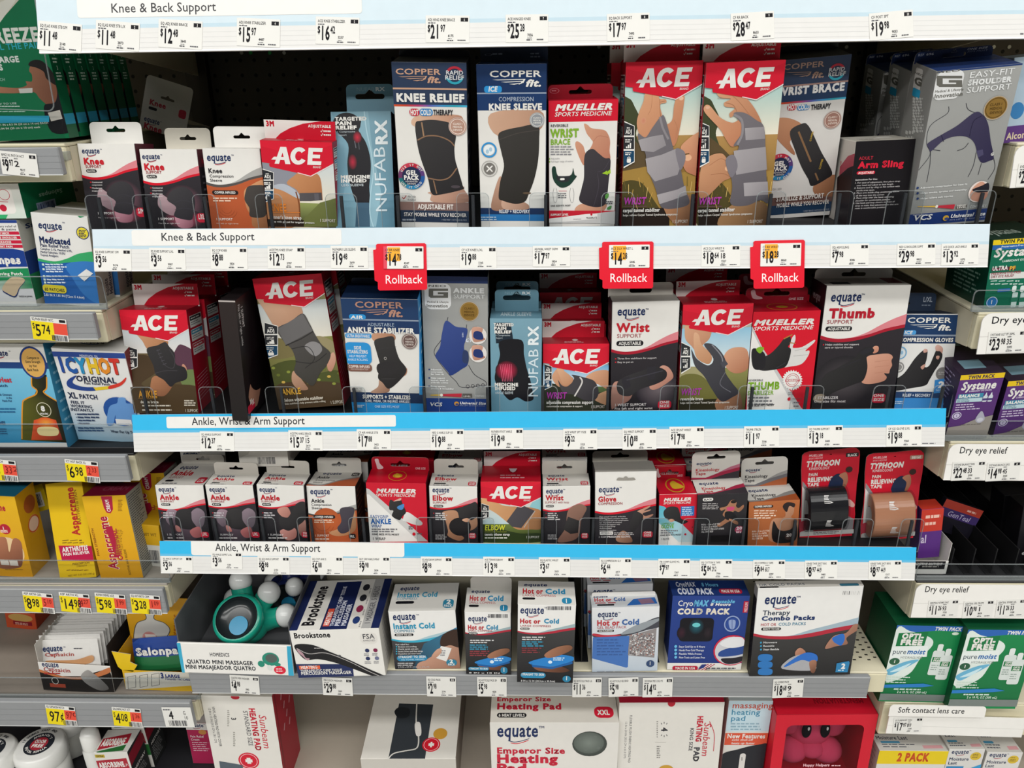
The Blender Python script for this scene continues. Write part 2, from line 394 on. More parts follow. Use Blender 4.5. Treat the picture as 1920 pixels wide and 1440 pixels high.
def carton(name,label,quad,y0=.02,depth=.04,z=None,lean=None,yaw=0,cols=None,col='w',art=None,tab=None,group=None,cat='box',mat=None,more=None,cham=.0006,dy=0,parts=None,debug=False,back=None):
    if y0 is None: y0 = unpz((quad[2][0]+quad[3][0])/2,(quad[2][1]+quad[3][1])/2,z).y
    mw,W,H,ln,al = fitquad(quad,y0,lean,yaw)
    if z is not None:
        d = (mw.translation.z-z)/mw.col[2].z; mw.translation = mw.translation-mw.col[2].to_3d()*d; H += d
    if back:
        o_ = mw @ V((0,0,H)); n_ = mw.col[2].to_3d(); d_ = ray(*back); t_ = (o_-CAMP).dot(n_)/d_.dot(n_); depth = min(.3,max(.015,(CAMP+d_*t_-o_).dot(mw.col[1].to_3d())))
    it = Item(mw); it.box(-W/2,0,0,W/2,depth,H,cham,cols,col); F = it.faces(-W/2,0,0,W/2,depth,H)
    if debug: print(name,round(W,3),round(H,3),round(ln,1),round(al,1))
    if art: art(F)
    o = it.build(name,mat); tag(o,label,cat,group)
    if tab: add_tab(o,mw,W,H,depth,tab)
    if parts: parts(o,mw,W,H,depth)
    kids = [c for c in o.children]
    for i,m_ in enumerate(more or []):
        off,lab = list(m_[0]),m_[1]; off[1] = max(off[1],(depth+.003)*(i+1)); c = o.copy(); COL.objects.link(c); c['label'] = lab; c.matrix_world = Matrix.Translation(V(off)) @ mw
        for k in kids: kc = k.copy(); COL.objects.link(kc); kc.parent = c
    return o
# ------------------------------------------------------------------ setting: floor, pegboard wall, bases
def slab(name,x0,y0,z0,x1,y1,z1,col,mat=METAL,c=.001,parent=None,cols=None):
    it = Item(Matrix.Identity(4)); it.box(x0,y0,z0,x1,y1,z1,c,cols,col); o = it.build(name,mat,parent)
    return o
def floor_mat():
    m = bpy.data.materials.new('vinyl_floor'); m.use_nodes = True; nt = m.node_tree; b = nt.nodes['Principled BSDF']
    tc = nt.nodes.new('ShaderNodeTexCoord'); br = nt.nodes.new('ShaderNodeTexBrick'); br.offset = 0; br.inputs['Scale'].default_value = 1; br.inputs['Brick Width'].default_value = .305; br.inputs['Row Height'].default_value = .305; br.inputs['Mortar Size'].default_value = .001
    br.inputs['Color1'].default_value = (.5,.49,.46,1); br.inputs['Color2'].default_value = (.46,.45,.42,1); br.inputs['Mortar'].default_value = (.25,.24,.22,1)
    nt.links.new(tc.outputs['Object'],br.inputs['Vector']); nt.links.new(br.outputs['Color'],b.inputs['Base Color']); b.inputs['Roughness'].default_value = .35; return m
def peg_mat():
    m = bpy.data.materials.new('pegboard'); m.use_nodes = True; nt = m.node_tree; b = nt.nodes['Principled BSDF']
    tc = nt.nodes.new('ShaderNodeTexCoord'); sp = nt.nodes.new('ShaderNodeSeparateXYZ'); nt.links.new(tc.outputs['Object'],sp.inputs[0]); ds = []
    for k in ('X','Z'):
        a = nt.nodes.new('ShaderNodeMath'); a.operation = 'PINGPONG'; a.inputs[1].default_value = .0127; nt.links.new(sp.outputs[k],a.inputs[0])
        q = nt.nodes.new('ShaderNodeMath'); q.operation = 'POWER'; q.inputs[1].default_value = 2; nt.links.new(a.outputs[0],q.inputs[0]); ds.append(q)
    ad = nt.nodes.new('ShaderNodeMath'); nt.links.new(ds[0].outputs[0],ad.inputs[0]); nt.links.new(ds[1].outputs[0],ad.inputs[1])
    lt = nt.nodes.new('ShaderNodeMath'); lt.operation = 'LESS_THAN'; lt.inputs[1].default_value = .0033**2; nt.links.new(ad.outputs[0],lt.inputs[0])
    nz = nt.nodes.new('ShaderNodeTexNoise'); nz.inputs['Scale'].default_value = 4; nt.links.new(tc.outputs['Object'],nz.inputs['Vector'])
    cr = nt.nodes.new('ShaderNodeValToRGB'); cr.color_ramp.elements[0].color = (.075,.064,.053,1); cr.color_ramp.elements[1].color = (.11,.095,.078,1); nt.links.new(nz.outputs['Fac'],cr.inputs[0])  # board darkened to brown to stand in for shade deep inside the shelves
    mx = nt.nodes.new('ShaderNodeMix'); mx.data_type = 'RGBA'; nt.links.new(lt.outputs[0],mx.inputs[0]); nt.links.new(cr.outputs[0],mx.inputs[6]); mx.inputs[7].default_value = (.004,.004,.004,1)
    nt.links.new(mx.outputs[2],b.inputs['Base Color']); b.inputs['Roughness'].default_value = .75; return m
YB = .46
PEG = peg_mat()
struct(slab('floor',-3,-6,-.02,3,YB+.05,0,'w',floor_mat()))
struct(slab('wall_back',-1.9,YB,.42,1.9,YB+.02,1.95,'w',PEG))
BEIGE = 'b3a99a'
struct(slab('wall_back_base',-1.9,YB,0,1.9,YB+.02,.42,BEIGE,METAL))
it = Item(Matrix.Identity(4))
for px,c in ((470,'16c04a'),(506,'22c455'),(533,'f0f0e8'),(453,'c8c8c0'),(1123,'cfd2ce'),(1559,'d9d9c0'),(1587,'e8e8e0'),(1863,'e8e8e0'),(1892,'cfcfc8')):
    p = unp(px,99 if px < 600 else 88,YB-.001)
    it.lathe([(0,0),(.0032,0),(.0032,.0012),(0,.0012)],10,c,p,(0,-1,0))
for sx in (-1,1): struct(slab('trim_%d' % (2 if sx < 0 else 3),sx*.612-.02,YB-.018,0,sx*.612+.02,YB-.0005,1.95,'3a342c'))
trim = struct(it.build('trim_1',GLOSS))  # discs coloured white and green as light shining through pegboard holes
# ------------------------------------------------------------------ shelves
def shelf(label,x0,x1,zt,deck_col,rail=None,rail_h=(0,0),body=.045,rail_col='8d8f91',group=None,lip=.0,yf=0.012,deckmat=METAL,mesh_holes=False):
    """deck with folded cream front, side brackets and a price-channel rail"""
    root = bpy.data.objects.new('shelf',None); COL.objects.link(root); root.location = ((x0+x1)/2,yf,zt-body); tag(root,label,'shelf',group)
    def part(n,it,mat=METAL):
        it.mw = Matrix.Translation(root.location); o = it.build(n,mat,root); return o
    xm,zm = (x0+x1)/2,zt-body
    it = Item(Matrix.Identity(4)); it.box(x0-xm,0,body-.004,x1-xm,YB-yf-.002,body,.001,None,deck_col)
    if mesh_holes:
        F = it.faces(x0-xm,0,body-.004,x1-xm,YB-yf-.002,body)['top']; F.fr()
        w,h = F.w,F.h; ps = []
        for i in range(int(w/.0127)):
            for j in range(int(h/.0127)):
                X,Y = i*.0127+.006,j*.0127+.03+(.0063 if i % 2 else 0)
                if Y < h-.01 and (X < .15 or X > w-.16): ps.append([(X-.0028,Y-.0016),(X+.0028,Y-.0016),(X+.0028,Y+.0016),(X-.0028,Y+.0016)])
        F.put(ps,'17130f')
    part('deck',it)
    it = Item(Matrix.Identity(4)); it.box(x0-xm,0,0,x1-xm,.012,body-.004,.002,None,'d6cfb2' if deck_col != '1b1b1d' else 'b9b9b6'); part('front_lip',it)
    for s in (x0-xm,x1-xm-.003):
        it = Item(Matrix.Identity(4))
        it.mw = Matrix.Identity(4); pts = [(.0125,0),(YB-yf-.002,-.045),(YB-yf-.002,body-.0045),(.0125,body-.0045)]
        a = [(s,y,z) for y,z in pts]; b = [(s+.003,y,z) for y,z in pts]; c = lin('cfc7ae')
        it.face(a,c); it.face(b[::-1],c)
        for i in range(4): it.face([a[i],b[i],b[(i+1) % 4],a[(i+1) % 4]],c)
        part('side_bracket',it)
    if rail_h[1]:
        it = Item(Matrix.Identity(4)); z0,z1 = rail_h; it.box((rail or (x0,x1))[0]-xm,-.011-yf,z0-zm,(rail or (x0,x1))[1]-xm,-.0005-yf,z1-zm,.0015,None,rail_col)
        F = it.faces((rail or (x0,x1))[0]-xm,-.011-yf,z0-zm,(rail or (x0,x1))[1]-xm,-.0005-yf,z1-zm)['front']; F.fr()
        F.B(0,0,100,3,'b5b7b8'); F.B(0,96,100,100,'c9cbcb')
        for q in (30,52,75): F.B(0,q,100,q+1.2,'7f8183')
        part('price_rail',it)
    return root
ZT = dict(top=1.62,a=1.2975,b=1.0125,c=.7715,d=.5345,base=.20)
shelf('topmost shelf running across the frame above all the boxes',-.61,.61,1.592,'d6cfb2',body=.05)
shelf('dark shelf holding the tall wrist and knee brace boxes',-.61,.61,ZT['a'],'1b1b1d',body=.05)
shelf('dark shelf holding the ankle, wrist and thumb brace boxes',-.61,.61,ZT['b'],'1b1b1d',body=.045)
shelf('dark shelf holding the small ankle support boxes and stretch tapes',-.61,.61,ZT['c'],'1b1b1d',body=.045)
shelf('cream perforated shelf with plain gray rail holding cold packs and massagers',-.61,.61,ZT['d'],'d9d2b8',(-.605,.577),(0.4874,0.5329),body=.046,mesh_holes=True,yf=0)
shelf('low cream base shelf under the heating pads',-.61,.61,ZT['base'],'b9b0a2',body=.1)
def lz(y,x,d=.012): return unp(x,y,d).z
LS = [('left side shelf under the green cold patch boxes',270,277,329,60),('left side shelf under the blue medicated patch box',582,588,637,100),('left side shelf under the two heat patch boxes',850,856,903,120),
      ('left side shelf under the yellow cream boxes',1094,1105,1150,170),('left side shelf under the white pouches and torn yellow box',1312,1317,1363,200)]
for sx in (-1,1): shelf('unseen upper shelf added over the %s side bay to shade its back' % ('left' if sx < 0 else 'right'),-1.83 if sx < 0 else .618,-.618 if sx < 0 else 1.83,1.66,'d6cfb2',body=.05)  # upper side shelves added out of view to keep the bays dim
LZ = []
for lab,yt,r0,r1,x in LS:
    zt = lz(yt,x); LZ.append(zt); i = len(LZ)-1; shelf(lab,-1.83,(-.629,-.629,-.628,-.621,-.616)[i],zt,('d6cfb2','cfc8ae','1f2022','a39c92','9a8f84')[i],(-1.83,(-.6255,-.629,-.629,-.6175,-.614)[i]),(lz(r1,x,-.011),lz(r0,x,-.011)),body=.05)
shelf('lowest left side shelf under the white jars',-1.83,-.618,.19,'26262a',body=.1)
RS = [('right side shelf at the top edge of the eye care bay',268,352,1900),('right side shelf under the green eye drop box',586,655,1870),('right side shelf under the purple eye drop boxes',828,900,1830),('right side shelf under the black gel boxes',1090,1160,1800),('right side shelf under the green lens solution boxes',1317,1378,1760)]
RZ = []
for lab,yt,r1,x in RS:
    zt = lz(yt,x); RZ.append(zt); shelf(lab,(.63,.631,.633,.631,.624)[len(RZ)-1],1.83,zt,'d9d2b8' if len(RZ) != 4 else '2a2a2c',body=max(.045,zt-lz(r1,x)),rail_col='d8d6d0')
shelf('lowest right side shelf under the lens drop boxes',.618,1.83,.19,'b9b0a2',body=.1)
# ------------------------------------------------------------------ sign strips and price labels
def panel(name,label,cat,quad,tilt,y0,th,art,r=.006,mat=PAPER,col='e8e6e3',group=None,outline=None,corners=(1,1,1,1)):
    """thin printed plate measured in the photo, its lower edge nearer by the tilt"""
    mw,W,H,ln,al = fitquad(quad,y0,tilt)
    it = Item(mw); F = Face(it,(-W/2,0,0),(1,0,0),(0,0,1),W,H)
    loops = [rrect(-W/2,0,W/2,H,min(r,H/2.2),4,(corners[3],corners[2],corners[1],corners[0]))] if not outline else [[(-W/2+x*W/100,H-y*H/100) for x,y in outline]]
    it.extr(loops,th,col,col)
    if art: art(F)
    o = it.build(name,mat); tag(o,label,cat,group); return o,mw,W,H
TILT = 16.25
STRIPS = []
def strip(label,q,text,tx,hdr,white0,tabx,cap,base,ytab):
    """ q quad; hdr header colour; white0 y px fraction where the lower white channel starts"""
    def art(F):
        F.fr(); F.B(0,0,100,white0+6,hdr); F.B(0,white0-7,100,white0,mix(hdr,'8fb9cc',.35)); F.B(0,white0,100,100,'dad9d6')
        for k in range(1,5): F.B(0,white0+(100-white0)*k/5,100,white0+(100-white0)*k/5+.9,'cfcecc')
        F.B(0,97,100,100,'f4f4f2')
        F.at(); F.B(tabx[0],ytab[0],tabx[1],ytab[1],'e4e3df',8)
        F.T(text,tx[0],base,cap,'2a2a2e',w=tx[1]-tx[0],b=.014)
        F.fr(); F.ln(96.2,93,99,1,3,2.5,'55555a',4)
    r = panel('shelf_sign_strip',label,'sign strip',q,TILT,-.0165,.0025,art,.008,GLOSS,corners=(1,1,0,0)); STRIPS.append(r[1]); return r
strip('pale blue sign strip across the top edge, reading Knee and Back Support',[(60,-10),(1990,-30),(1990,75),(80,96)],'Knee & Back Support',(208,405),'c9d9e1',57,(146,678),17,24,(-13,34))
strip('pale blue sign strip with rollback tags, reading Knee and Back Support',[(173,429),(1855,421),(1853,501),(177,509)],'Knee & Back Support',(302,477),'cddbe3',47,(248,640),14.5,451.5,(429,461))
strip('bright blue sign strip under the dark brace boxes, upper of two alike',[(248,778),(1775,765),(1770,836),(251,848)],'Ankle, Wrist & Arm Support',(360,571),'blue',49,(313,742),14,797,(778,803))
strip('bright blue sign strip under the small ankle boxes, lower of two alike',[(298,1014.5),(1720,1026),(1713,1088),(303,1075)],'Ankle, Wrist & Arm Support',(404,600),'blue',46,(359,758),14,1033,(1014,1041))
def price_art(name,num,main,cents,unit=None,white='efeeea'):
    def art(F):
        F.fr(); k = F.w/F.h
        F.T(name,5,21,10,'k',w=min(62,3.6*len(name)),b=.03); F.ln(5.5,30,26,1,5,4,'55555a',3)
        F.B(80,8,97,22,'1c1b1f'); F.T(str(num),88.5,20,9,'w',al='c',b=.04,sx=.6/k*1.6)
        x = 11; n = len(main)
        F.T('$',4.5,60,25,'k',w=6.5,b=.05); F.T(main,x,84,49,'k',w=11*n,b=.05); x += 11*n+1
        F.T(cents,x,60,25,'k',w=11,b=.05)
        if unit: F.T(unit,x+14,62,24,'k',w=14,b=.03); F.ln(x+15,30,x+28,1,4,4,'666',2)
        F.T(str(1000+(int(num)*733+int(main)*37) % 8999),51,79,9,'k',w=13,b=.03); F.ln(51,86,63,1,4,2,'55555a',2); F.ln(49,94,66,1,4,4,'44444a',2); F.ln(73,93,92,1,4,4,'55555a',4)
    return art
PFOR = {1: 'small elastic knee stabilizer',2: 'large elastic knee stabilizer',3: 'adjustable knee brace',4: 'plain knee stabilizer',5: 'red box knee stabilizer',6: 'adjustable hinged knee brace',7: 'plain hinged knee brace',8: 'back support',9: 'back wrap',10: 'posture support',
        11: 'leftmost knee support box',12: 'second knee support box',13: 'copper knee sleeve',14: 'knee strap',15: 'teal leg sleeve',16: 'tall knee relief box',17: 'navy knee sleeve',18: 'white reversible wrist brace',19: 'left wrist stabilizer',20: 'right wrist stabilizer',21: 'navy wrist brace',22: 'arm sling',23: 'shoulder support',24: 'quick lace ankle brace',
        25: 'black ankle support box',26: 'tall red ankle brace',27: 'navy ankle stabilizer',28: 'gray ankle support',29: 'teal ankle sleeve',30: 'short red wrist support',31: 'white wrist support',32: 'red wrist splint',33: 'red thumb stabilizer',34: 'large thumb support',35: 'compression gloves',
        36: 'small ankle support',37: 'large ankle support',38: 'adjustable ankle support',39: 'copper ankle sleeve',40: 'ankle wrap',41: 'elbow support',42: 'tennis elbow strap',43: 'elastic wrist support',44: 'white compression glove',45: 'red compression glove',46: 'cotton stretch tape',47: 'copper stretch tape',48: 'black stretch tape roll',49: 'beige stretch tape roll',
        50: 'four-legged massager',51: 'percussion massager',52: 'instant cold pack',53: 'small compress',54: 'large compress',55: 'gel bead pack',56: 'blue cold pack',57: 'combo packs'}
def plabel(x0,y0,x1,y1,where,name,num,main,cents,unit=None,slope=0,tilt=TILT,y=-.0016,tw=0,strip=None,art=None,label=None):
    dy = slope*(x1-x0)/2; q = [(x0,y0+dy*-1),(x1,y0+dy),(x1-tw,y1+dy),(x0-tw,y1-dy)]
    if strip is not None:
        o = strip.translation; n = strip.col[1].to_3d(); d = ray((q[2][0]+q[3][0])/2,(q[2][1]+q[3][1])/2); t = (o-CAMP).dot(n)/d.dot(n); y = (CAMP+d*t).y-.0007
    lab = label or 'price label reading %s.%s for the %s %s' % (main,cents,PFOR[num],where)
    return panel('price_label',lab,'price label',q,tilt,y,.0004,art or price_art(name,num,main,cents,unit),.0008,PAPER,'e0dfda','price labels')
for x0,y0,x1,y1,nm,n,a,c in ((76,43,158,95,'EQ ELAS KNEE STB S/M',1,'11','48'),(184,41,266,93,'EQ ELAS KNEE STB L/X',2,'11','48'),(301,38,383,90,'EQ ADJ KNEE BRACE',3,'12','48'),(447,35,528,87,'ADJ KNEE STABILIZER',4,'15','97'),
        (594,32,676,83,'ACE KNEE STABILIZER',5,'16','42'),(799,29,881,80,'ADJ HING KNEE BRACE',6,'21','97'),(948,27,1028,79,'ACE HINGED KNEE',7,'25','28'),(1137,25,1217,76,'EQ BACK SUPPORT',8,'17','97'),(1368,23,1449,74,'CF RR BACK',9,'28','47'),(1626,22,1708,72,'CF POST SPT',10,'19','98')):
    plabel(x0,y0,x1,y1,'on the top strip',nm,n,a,c,slope=-.012 if x0 > 700 else -.018,strip=STRIPS[0],tw=(x0-950)*-.012)
for x0,y0,x1,y1,nm,n,a,c,u in ((176,466,246,508,'EQ KNEE SUPPORT S/M',11,'3','56',None),(280,465,348,506,'EQ KNEE SUPPORT L/XL',12,'3','56',None),(395,463,464,505,'EQ COP KNEE',13,'8','88',None),
        (502,462,572,504,'ACE(TM) KNEE STRAP',14,'12','73',None),(620,461,690,503,'NUFABRX LEG SLEEVE',15,'19','48',None),(862,462,931,503,'CF ICE KNEE L/XL',17,'19','88',None),(999,461,1069,500,'REVRSBL WRIST OSFM',18,'17','97',None),
        (1315,459,1388,500,'ACE DLX WRIST R',20,'18','64','18'),(1557,457,1629,498,'EQ ARM SLING',22,'7','98',None),(1682,456,1754,497,'NEO G SHOULDER SUPPT',23,'29','98',None),(1765,456,1835,497,'ACE QUICK LACE ANKLE',24,'13','92',None)):
    plabel(x0,y0,x1,y1,'on the second strip',nm,n,a,c,u,slope=-.006,strip=STRIPS[1])
for x0,y0,x1,y1,nm,n,a,c,u in ((375,809,439,846,'EQ ANKLE SUPPORT',25,'12','37',None),(541,807,605,845,'ACE(TM) ANKLE BRACE',26,'15','37','15'),(669,805,733,843,'CF AIR ANKLE STB',27,'17','88',None),(807,805,870,844,'NEO G ANKLE SUP OS',28,'19','88',None),(918,803,981,842,'NUFABRX FOOT ANKLE',29,'19','48',None),
        (1056,804,1120,843,'ACE WRIST SPT YSZE',30,'9','22',None),(1167,803,1231,843,'EQ WRIST SUPPORT',31,'10','88',None),(1255,800,1320,839,'ACE SPLINT WRIST',32,'17','98',None),(1395,799,1461,838,'THUMB STBLZR',33,'11','97',None),(1514,798,1580,837,'EQ THUMB SUPPORT',34,'13','18',None),(1662,797,1728,837,'CF ICE GLOVE L/XL',35,'19','88',None)):
    plabel(x0,y0,x1,y1,'on the upper blue strip',nm,n,a,c,u,slope=-.006,strip=STRIPS[2])
for x0,y0,x1,y1,nm,n,a,c,u in ((303,1043,361,1074,'EQ ANKLE SUPPORT S/M',36,'3','56',None),(396,1035,454,1067,'EQ ANKLE SUPPRT L/XL',37,'3','56',None),(483,1043,543,1077,'EQ ADJ ANKLE SUPPORT',38,'8','98',None),(583,1043,643,1078,'EQ COP ANK S',39,'6','88',None),(671,1043,731,1078,'EASY GRIP ANKLE WRAP',40,'9','98',None),
        (789,1044,848,1079,'EQ ADJ ELBOW SUPPORT',41,'8','98',None),(906,1044,965,1079,'ACE TENNIS ELBOW',42,'13','98',None),(1010,1045,1069,1080,'EQ ELASTIC WRIST',43,'3','67',None),(1124,1046,1184,1081,'EQ COMPRESSION GLV',44,'6','44',None),(1234,1048,1294,1082,'FIR COMP GLOVE M/L',45,'7','97',None),
        (1312,1049,1373,1084,'EQ COTTON K TAPE',46,'5','84','29.2'),(1412,1050,1472,1085,'EQ COPPER K TAPE',47,'9','84','60.7'),(1509,1051,1570,1086,'KINES TAPE 20CT BLK',48,'8','97','44.9'),(1629,1051,1690,1086,'KINES TAPE 20CT BEIG',49,'8','97','44.9')):
    plabel(x0,y0,x1,y1,'on the lower blue strip',nm,n,a,c,u,slope=.005,strip=STRIPS[3])
for x0,y0,x1,y1,nm,n,a,c,u,sl in ((432,1267,486,1301,'QUATRO MINI MASSAGER',50,'4','98',None,.02),(605,1271,661,1304,'PERCUSSION MASSAGER',51,'29','88',None,.01),(800,1269,855,1306,'EQ COLD PACK',52,'2','98',None,.0),(895,1270,950,1306,'EQ HOT/COLD PACK SM',53,'5','98',None,0),(1073,1271,1128,1307,'EQ HOT/COLD PACK LG',54,'11','36',None,0),
        (1141,1271,1197,1306,'EQ HOT/COLD GEL BEAD',55,'5','98',None,-.03),(1205,1271,1261,1307,'CRYOMAX MED COLD PK',56,'14','92',None,0),(1449,1273,1506,1308,'EQ COMBO PACK',57,'18','68','9',0)):
    plabel(x0,y0,x1,y1,'on the gray rail',nm,n,a,c,u,slope=sl,tilt=0,y=-.0124 if n != 55 else -.0128)

# ------------------------------------------------------------------ print shared by several cartons
def Q(f,i,r): return f.at(480*i,(0,340,680,1020)[r],4 if r < 3 else 3.4292)
def eq(f,x,y,w,c='navy'):
    f.T('equate',x,y,w*.30,c,w=w,b=.045,it=.1)
    f.L([(x+.28*w,y+.10*w),(x+.42*w,y+.13*w),(x+.58*w,y+.11*w),(x+.78*w,y+.05*w)],w*.022,c,1); f.L([(x+.34*w,y+.15*w),(x+.46*w,y+.17*w),(x+.6*w,y+.145*w),(x+.76*w,y+.09*w)],w*.022,'red',1)
    f.T('TM',x+w*1.01,y-w*.2,w*.05,c,b=.05)
def wave(f,v0,c1='red',c2='pink',c3='dk',c4='2e2a2f',k=1.0,vend=300):
    """curved colour border across a carton front, dark below"""
    f.wu(); y = lambda d: v0+d*k
    top = [(0,y(0)),(12,y(3.5)),(25,y(4.5)),(40,y(2.5)),(55,y(-3)),(70,y(-12)),(85,y(-20)),(100,y(-26))]
    f.P(spline(top,4,False)+[(100,y(10)),(0,y(10))],c2)
    redtop = [(0,y(0)),(12,y(3.5)),(25,y(4.5)),(42,y(2.8)),(60,y(-1.5)),(78,y(-8)),(100,y(-13))]
    f.P(spline(redtop,4,False)+[(100,y(10)),(0,y(10))],c1)
    bot = [(0,y(4.5)),(12,y(8)),(25,y(9)),(40,y(7.5)),(58,y(3)),(78,y(-4)),(100,y(-9))]
    f.G(spline(bot,4,False)+[(100,vend),(0,vend)],c4,c3,(50,v0),(50,v0+90))
def pill(f,x0,y0,x1,y1,t,c='k',tc='w',b=.05):
    f.B(x0,y0,x1,y1,c,30); f.T(t,(x0+x1)/2,y1-(y1-y0)*.25,(y1-y0)*.52,tc,w=(x1-x0)*.82,b=b,al='c')
def sizetag(f,x0,y0,x1,y1,lines,c='c8213a'):
    f.B(x0,y0,x1,y1,c,18); n = len(lines); h = (y1-y0)
    for i,l in enumerate(lines): f.T(l,(x0+x1)/2,y0+h*((i+.82)/(n+.3)),h*.62/(n+.3)*1.05,'w',w=(x1-x0)*.72,b=.05,al='c')
def ace_logo(f,x0,y0,x1,y1,c='w'):
    sx = (x1-x0)/106; sy = (y1-y0)/40; p = lambda pts: [(x0+a*sx,y0+b*sy) for a,b in pts]
    for pts in ([(6,40),(21,0),(29,0),(15,40)],[(21,0),(33,0),(38.5,40),(28,40),(24,9)],[(0,30.5),(6,23.5),(35,23.5),(35.5,30.5)],
                [(73,40),(78.5,0),(88,0),(82.5,40)],[(78.5,0),(107,0),(105.5,9),(77.3,9)],[(76,15.5),(101,15.5),(99.8,24),(75,24)],[(74.5,31),(102.5,31),(101,40),(73,40)]): f.P(p(pts),c)
    A = range(42,331,16); q = lambda r,h: [(57+r*math.cos(math.radians(t))+(20-h*math.sin(math.radians(t))-20)*-.14,20-h*math.sin(math.radians(t))) for t in A]
    f.P(p(q(17,20.6)+q(7.2,11)[::-1]),c)
    f.T('BRAND',x0+84*sx,y1+7.5*sy,5*sy,c,w=17*sx,it=.2)
def ace(f,bg=True):
    """red shield with the big slanted wordmark"""
    f.wu()
    f.P([(0,-1),(100,-1),(100,28),(67,46),(34,40),(10.5,35.5),(9.5,32),(11,31),(0,29.5)],'cf1830')
    f.P([(0,-1),(100,-1),(100,3),(55,20),(0,8)],'d91c34')
    f.L([(49,42.5),(67,46.6),(100,29)],1.1,'f2dcdc')
    ace_logo(f,13.5,8,86,31)
def acetag(f,x0,y0,x1,y1,n=3):
    h = (y1-y0)/n; cs = ('2a2c30','2a2c30','15405f'); f.P([(x0,y0-h*.15),(x1+(x1-x0)*.05,y0+h*.22),(x1+(x1-x0)*.05,y1-h*.1),(x0,y1+h*.35)],'w')
    for i in range(n):
        a = y0+h*i+h*.06; b = y0+h*(i+1)-h*.06
        f.P([(x0,a-(h*.12 if i == 0 else 0)),(x1,a+(h*.2 if i == 0 else 0)),(x1,b-(h*.1 if i == n-1 else 0)),(x0,b+(h*.3 if i == n-1 else 0))],cs[i])
    w = x1-x0; f.T('ADJ',x0+w*.5,y0+h*.8,h*.3,'w',w=w*.6,al='c',b=.08); f.ln(x0+w*.3,y0+h*.42,x0+w*.7,1,1,h*.08,'w',2)
    f.ln(x0+w*.15,y0+h*1.3,x0+w*.85,2,h*.15,h*.08,'w',2)
    for j in range(3): f.B(x0+w*(.22+.18*j),y0+h*(1.75-.13*j),x0+w*(.36+.18*j),y0+h*1.88,'w')
    if n > 2: f.ln(x0+w*.15,y0+h*2.25,x0+w*.85,2,h*.13,h*.07,'w',2); f.B(x0+w*.3,y0+h*2.62,x0+w*.7,y0+h*2.95,'w',15); f.ring(x0+w*.5,y0+h*2.62,w*.13,w*.07,'w',14,0,180)
def ace_tab(two=('Left','Right')):
    def art(f):
        f.fr(); f.B(0,0,100,100,'e6e2dd'); f.P([(14,102),(22,72),(36,42),(55,16),(80,0),(101,-3),(101,102)],'c8162e',0)
        f.wu(); f.T('3M',3,8.5,6.5,'c8162e',w=12,b=.12); f.T('ADJUSTABLE',62,8.5,3.6,'w',w=32,b=.07)
        for i in (0,1): f.ln(83,14+5*i,95,1,1,2,'w',2); f.L([(79,13+5*i),(80.2,14.3+5*i),(82,11+5*i)],.7,'w')
    return art
def ace_top(f):
    f.wu(); f.B(0,-5,100,200,'b8142a'); v = 100*f.h/f.w; f.E(50,v*.5,4.5,v*.12,'w'); f.ln(33,v*.75,67,2,v*.1,v*.045,'e9c9cb',6)
def ace_side(f,flip=False):
    f.fr(); f.B(0,0,100,100,'a9152b')
    for i,c in enumerate(('2b2b30','3a8fb0','c22a3c')):
        y = 7+i*13; f.B(12,y,88,y+11,'e4e2de'); f.B(14,y+.6,86,y+4.5,c); f.ln(20,y+3.2,80,1,1,1.2,'w',3); f.ln(18,y+6.8,84,2,2,.9,'77777b',5)
    for i in range(8): f.L([(15,66+i*3.2),(85,62+i*3.2)],2,'cf8f96')
def mueller(f,x,y,w,h1,h2,c='w'):
    f.T('MUELLER',x,y,h1,c,w=w,b=.1,it=.25); f.T('SPORTS MEDICINE',x-w*.01,y+h2*1.42,h2,c,w=w*.99,b=.025,it=.22)
def copperfit(f,x,y,w,h,c,c2=None):
    """wordmark over a swept wing; x,y baseline of the first word"""
    c2 = c2 or c; f.T('COPPER',x,y,h,c,w=w,b=.035)
    for i in range(3): f.P([(x+w*(.06+.16*i),y+h*(.42+.36*i)),(x+w*.70-w*.035*i,y+h*(.3+.32*i)),(x+w*.66-w*.035*i,y+h*(.95+.12*i)),(x+w*.63-w*.035*i,y+h*(.95+.12*i)),(x+w*.66-w*.035*i,y+h*(.42+.32*i)),(x+w*(.16+.16*i),y+h*(.52+.36*i))],c2)
    f.T('fit.',x+w*.70,y+h*1.5,h*1.05,c,w=w*.31,b=.09,it=.28)
def medal(f,x,y,r,c,c2='w',t=('CLASS I','MEDICAL','DEVICE')):
    for a in range(0,360,20): pass
    f.E(x,y,r,r,c,n=36); f.ring(x,y,r*.82,r*.06,c2); f.ring(x,y,r*.97,r*.08,mix(c,'w',.35))
    for i,l in enumerate(t): f.T(l,x,y-r*.2+i*r*.34,r*.2,c2,w=r*(1.05-.0*i),al='c',b=.05)
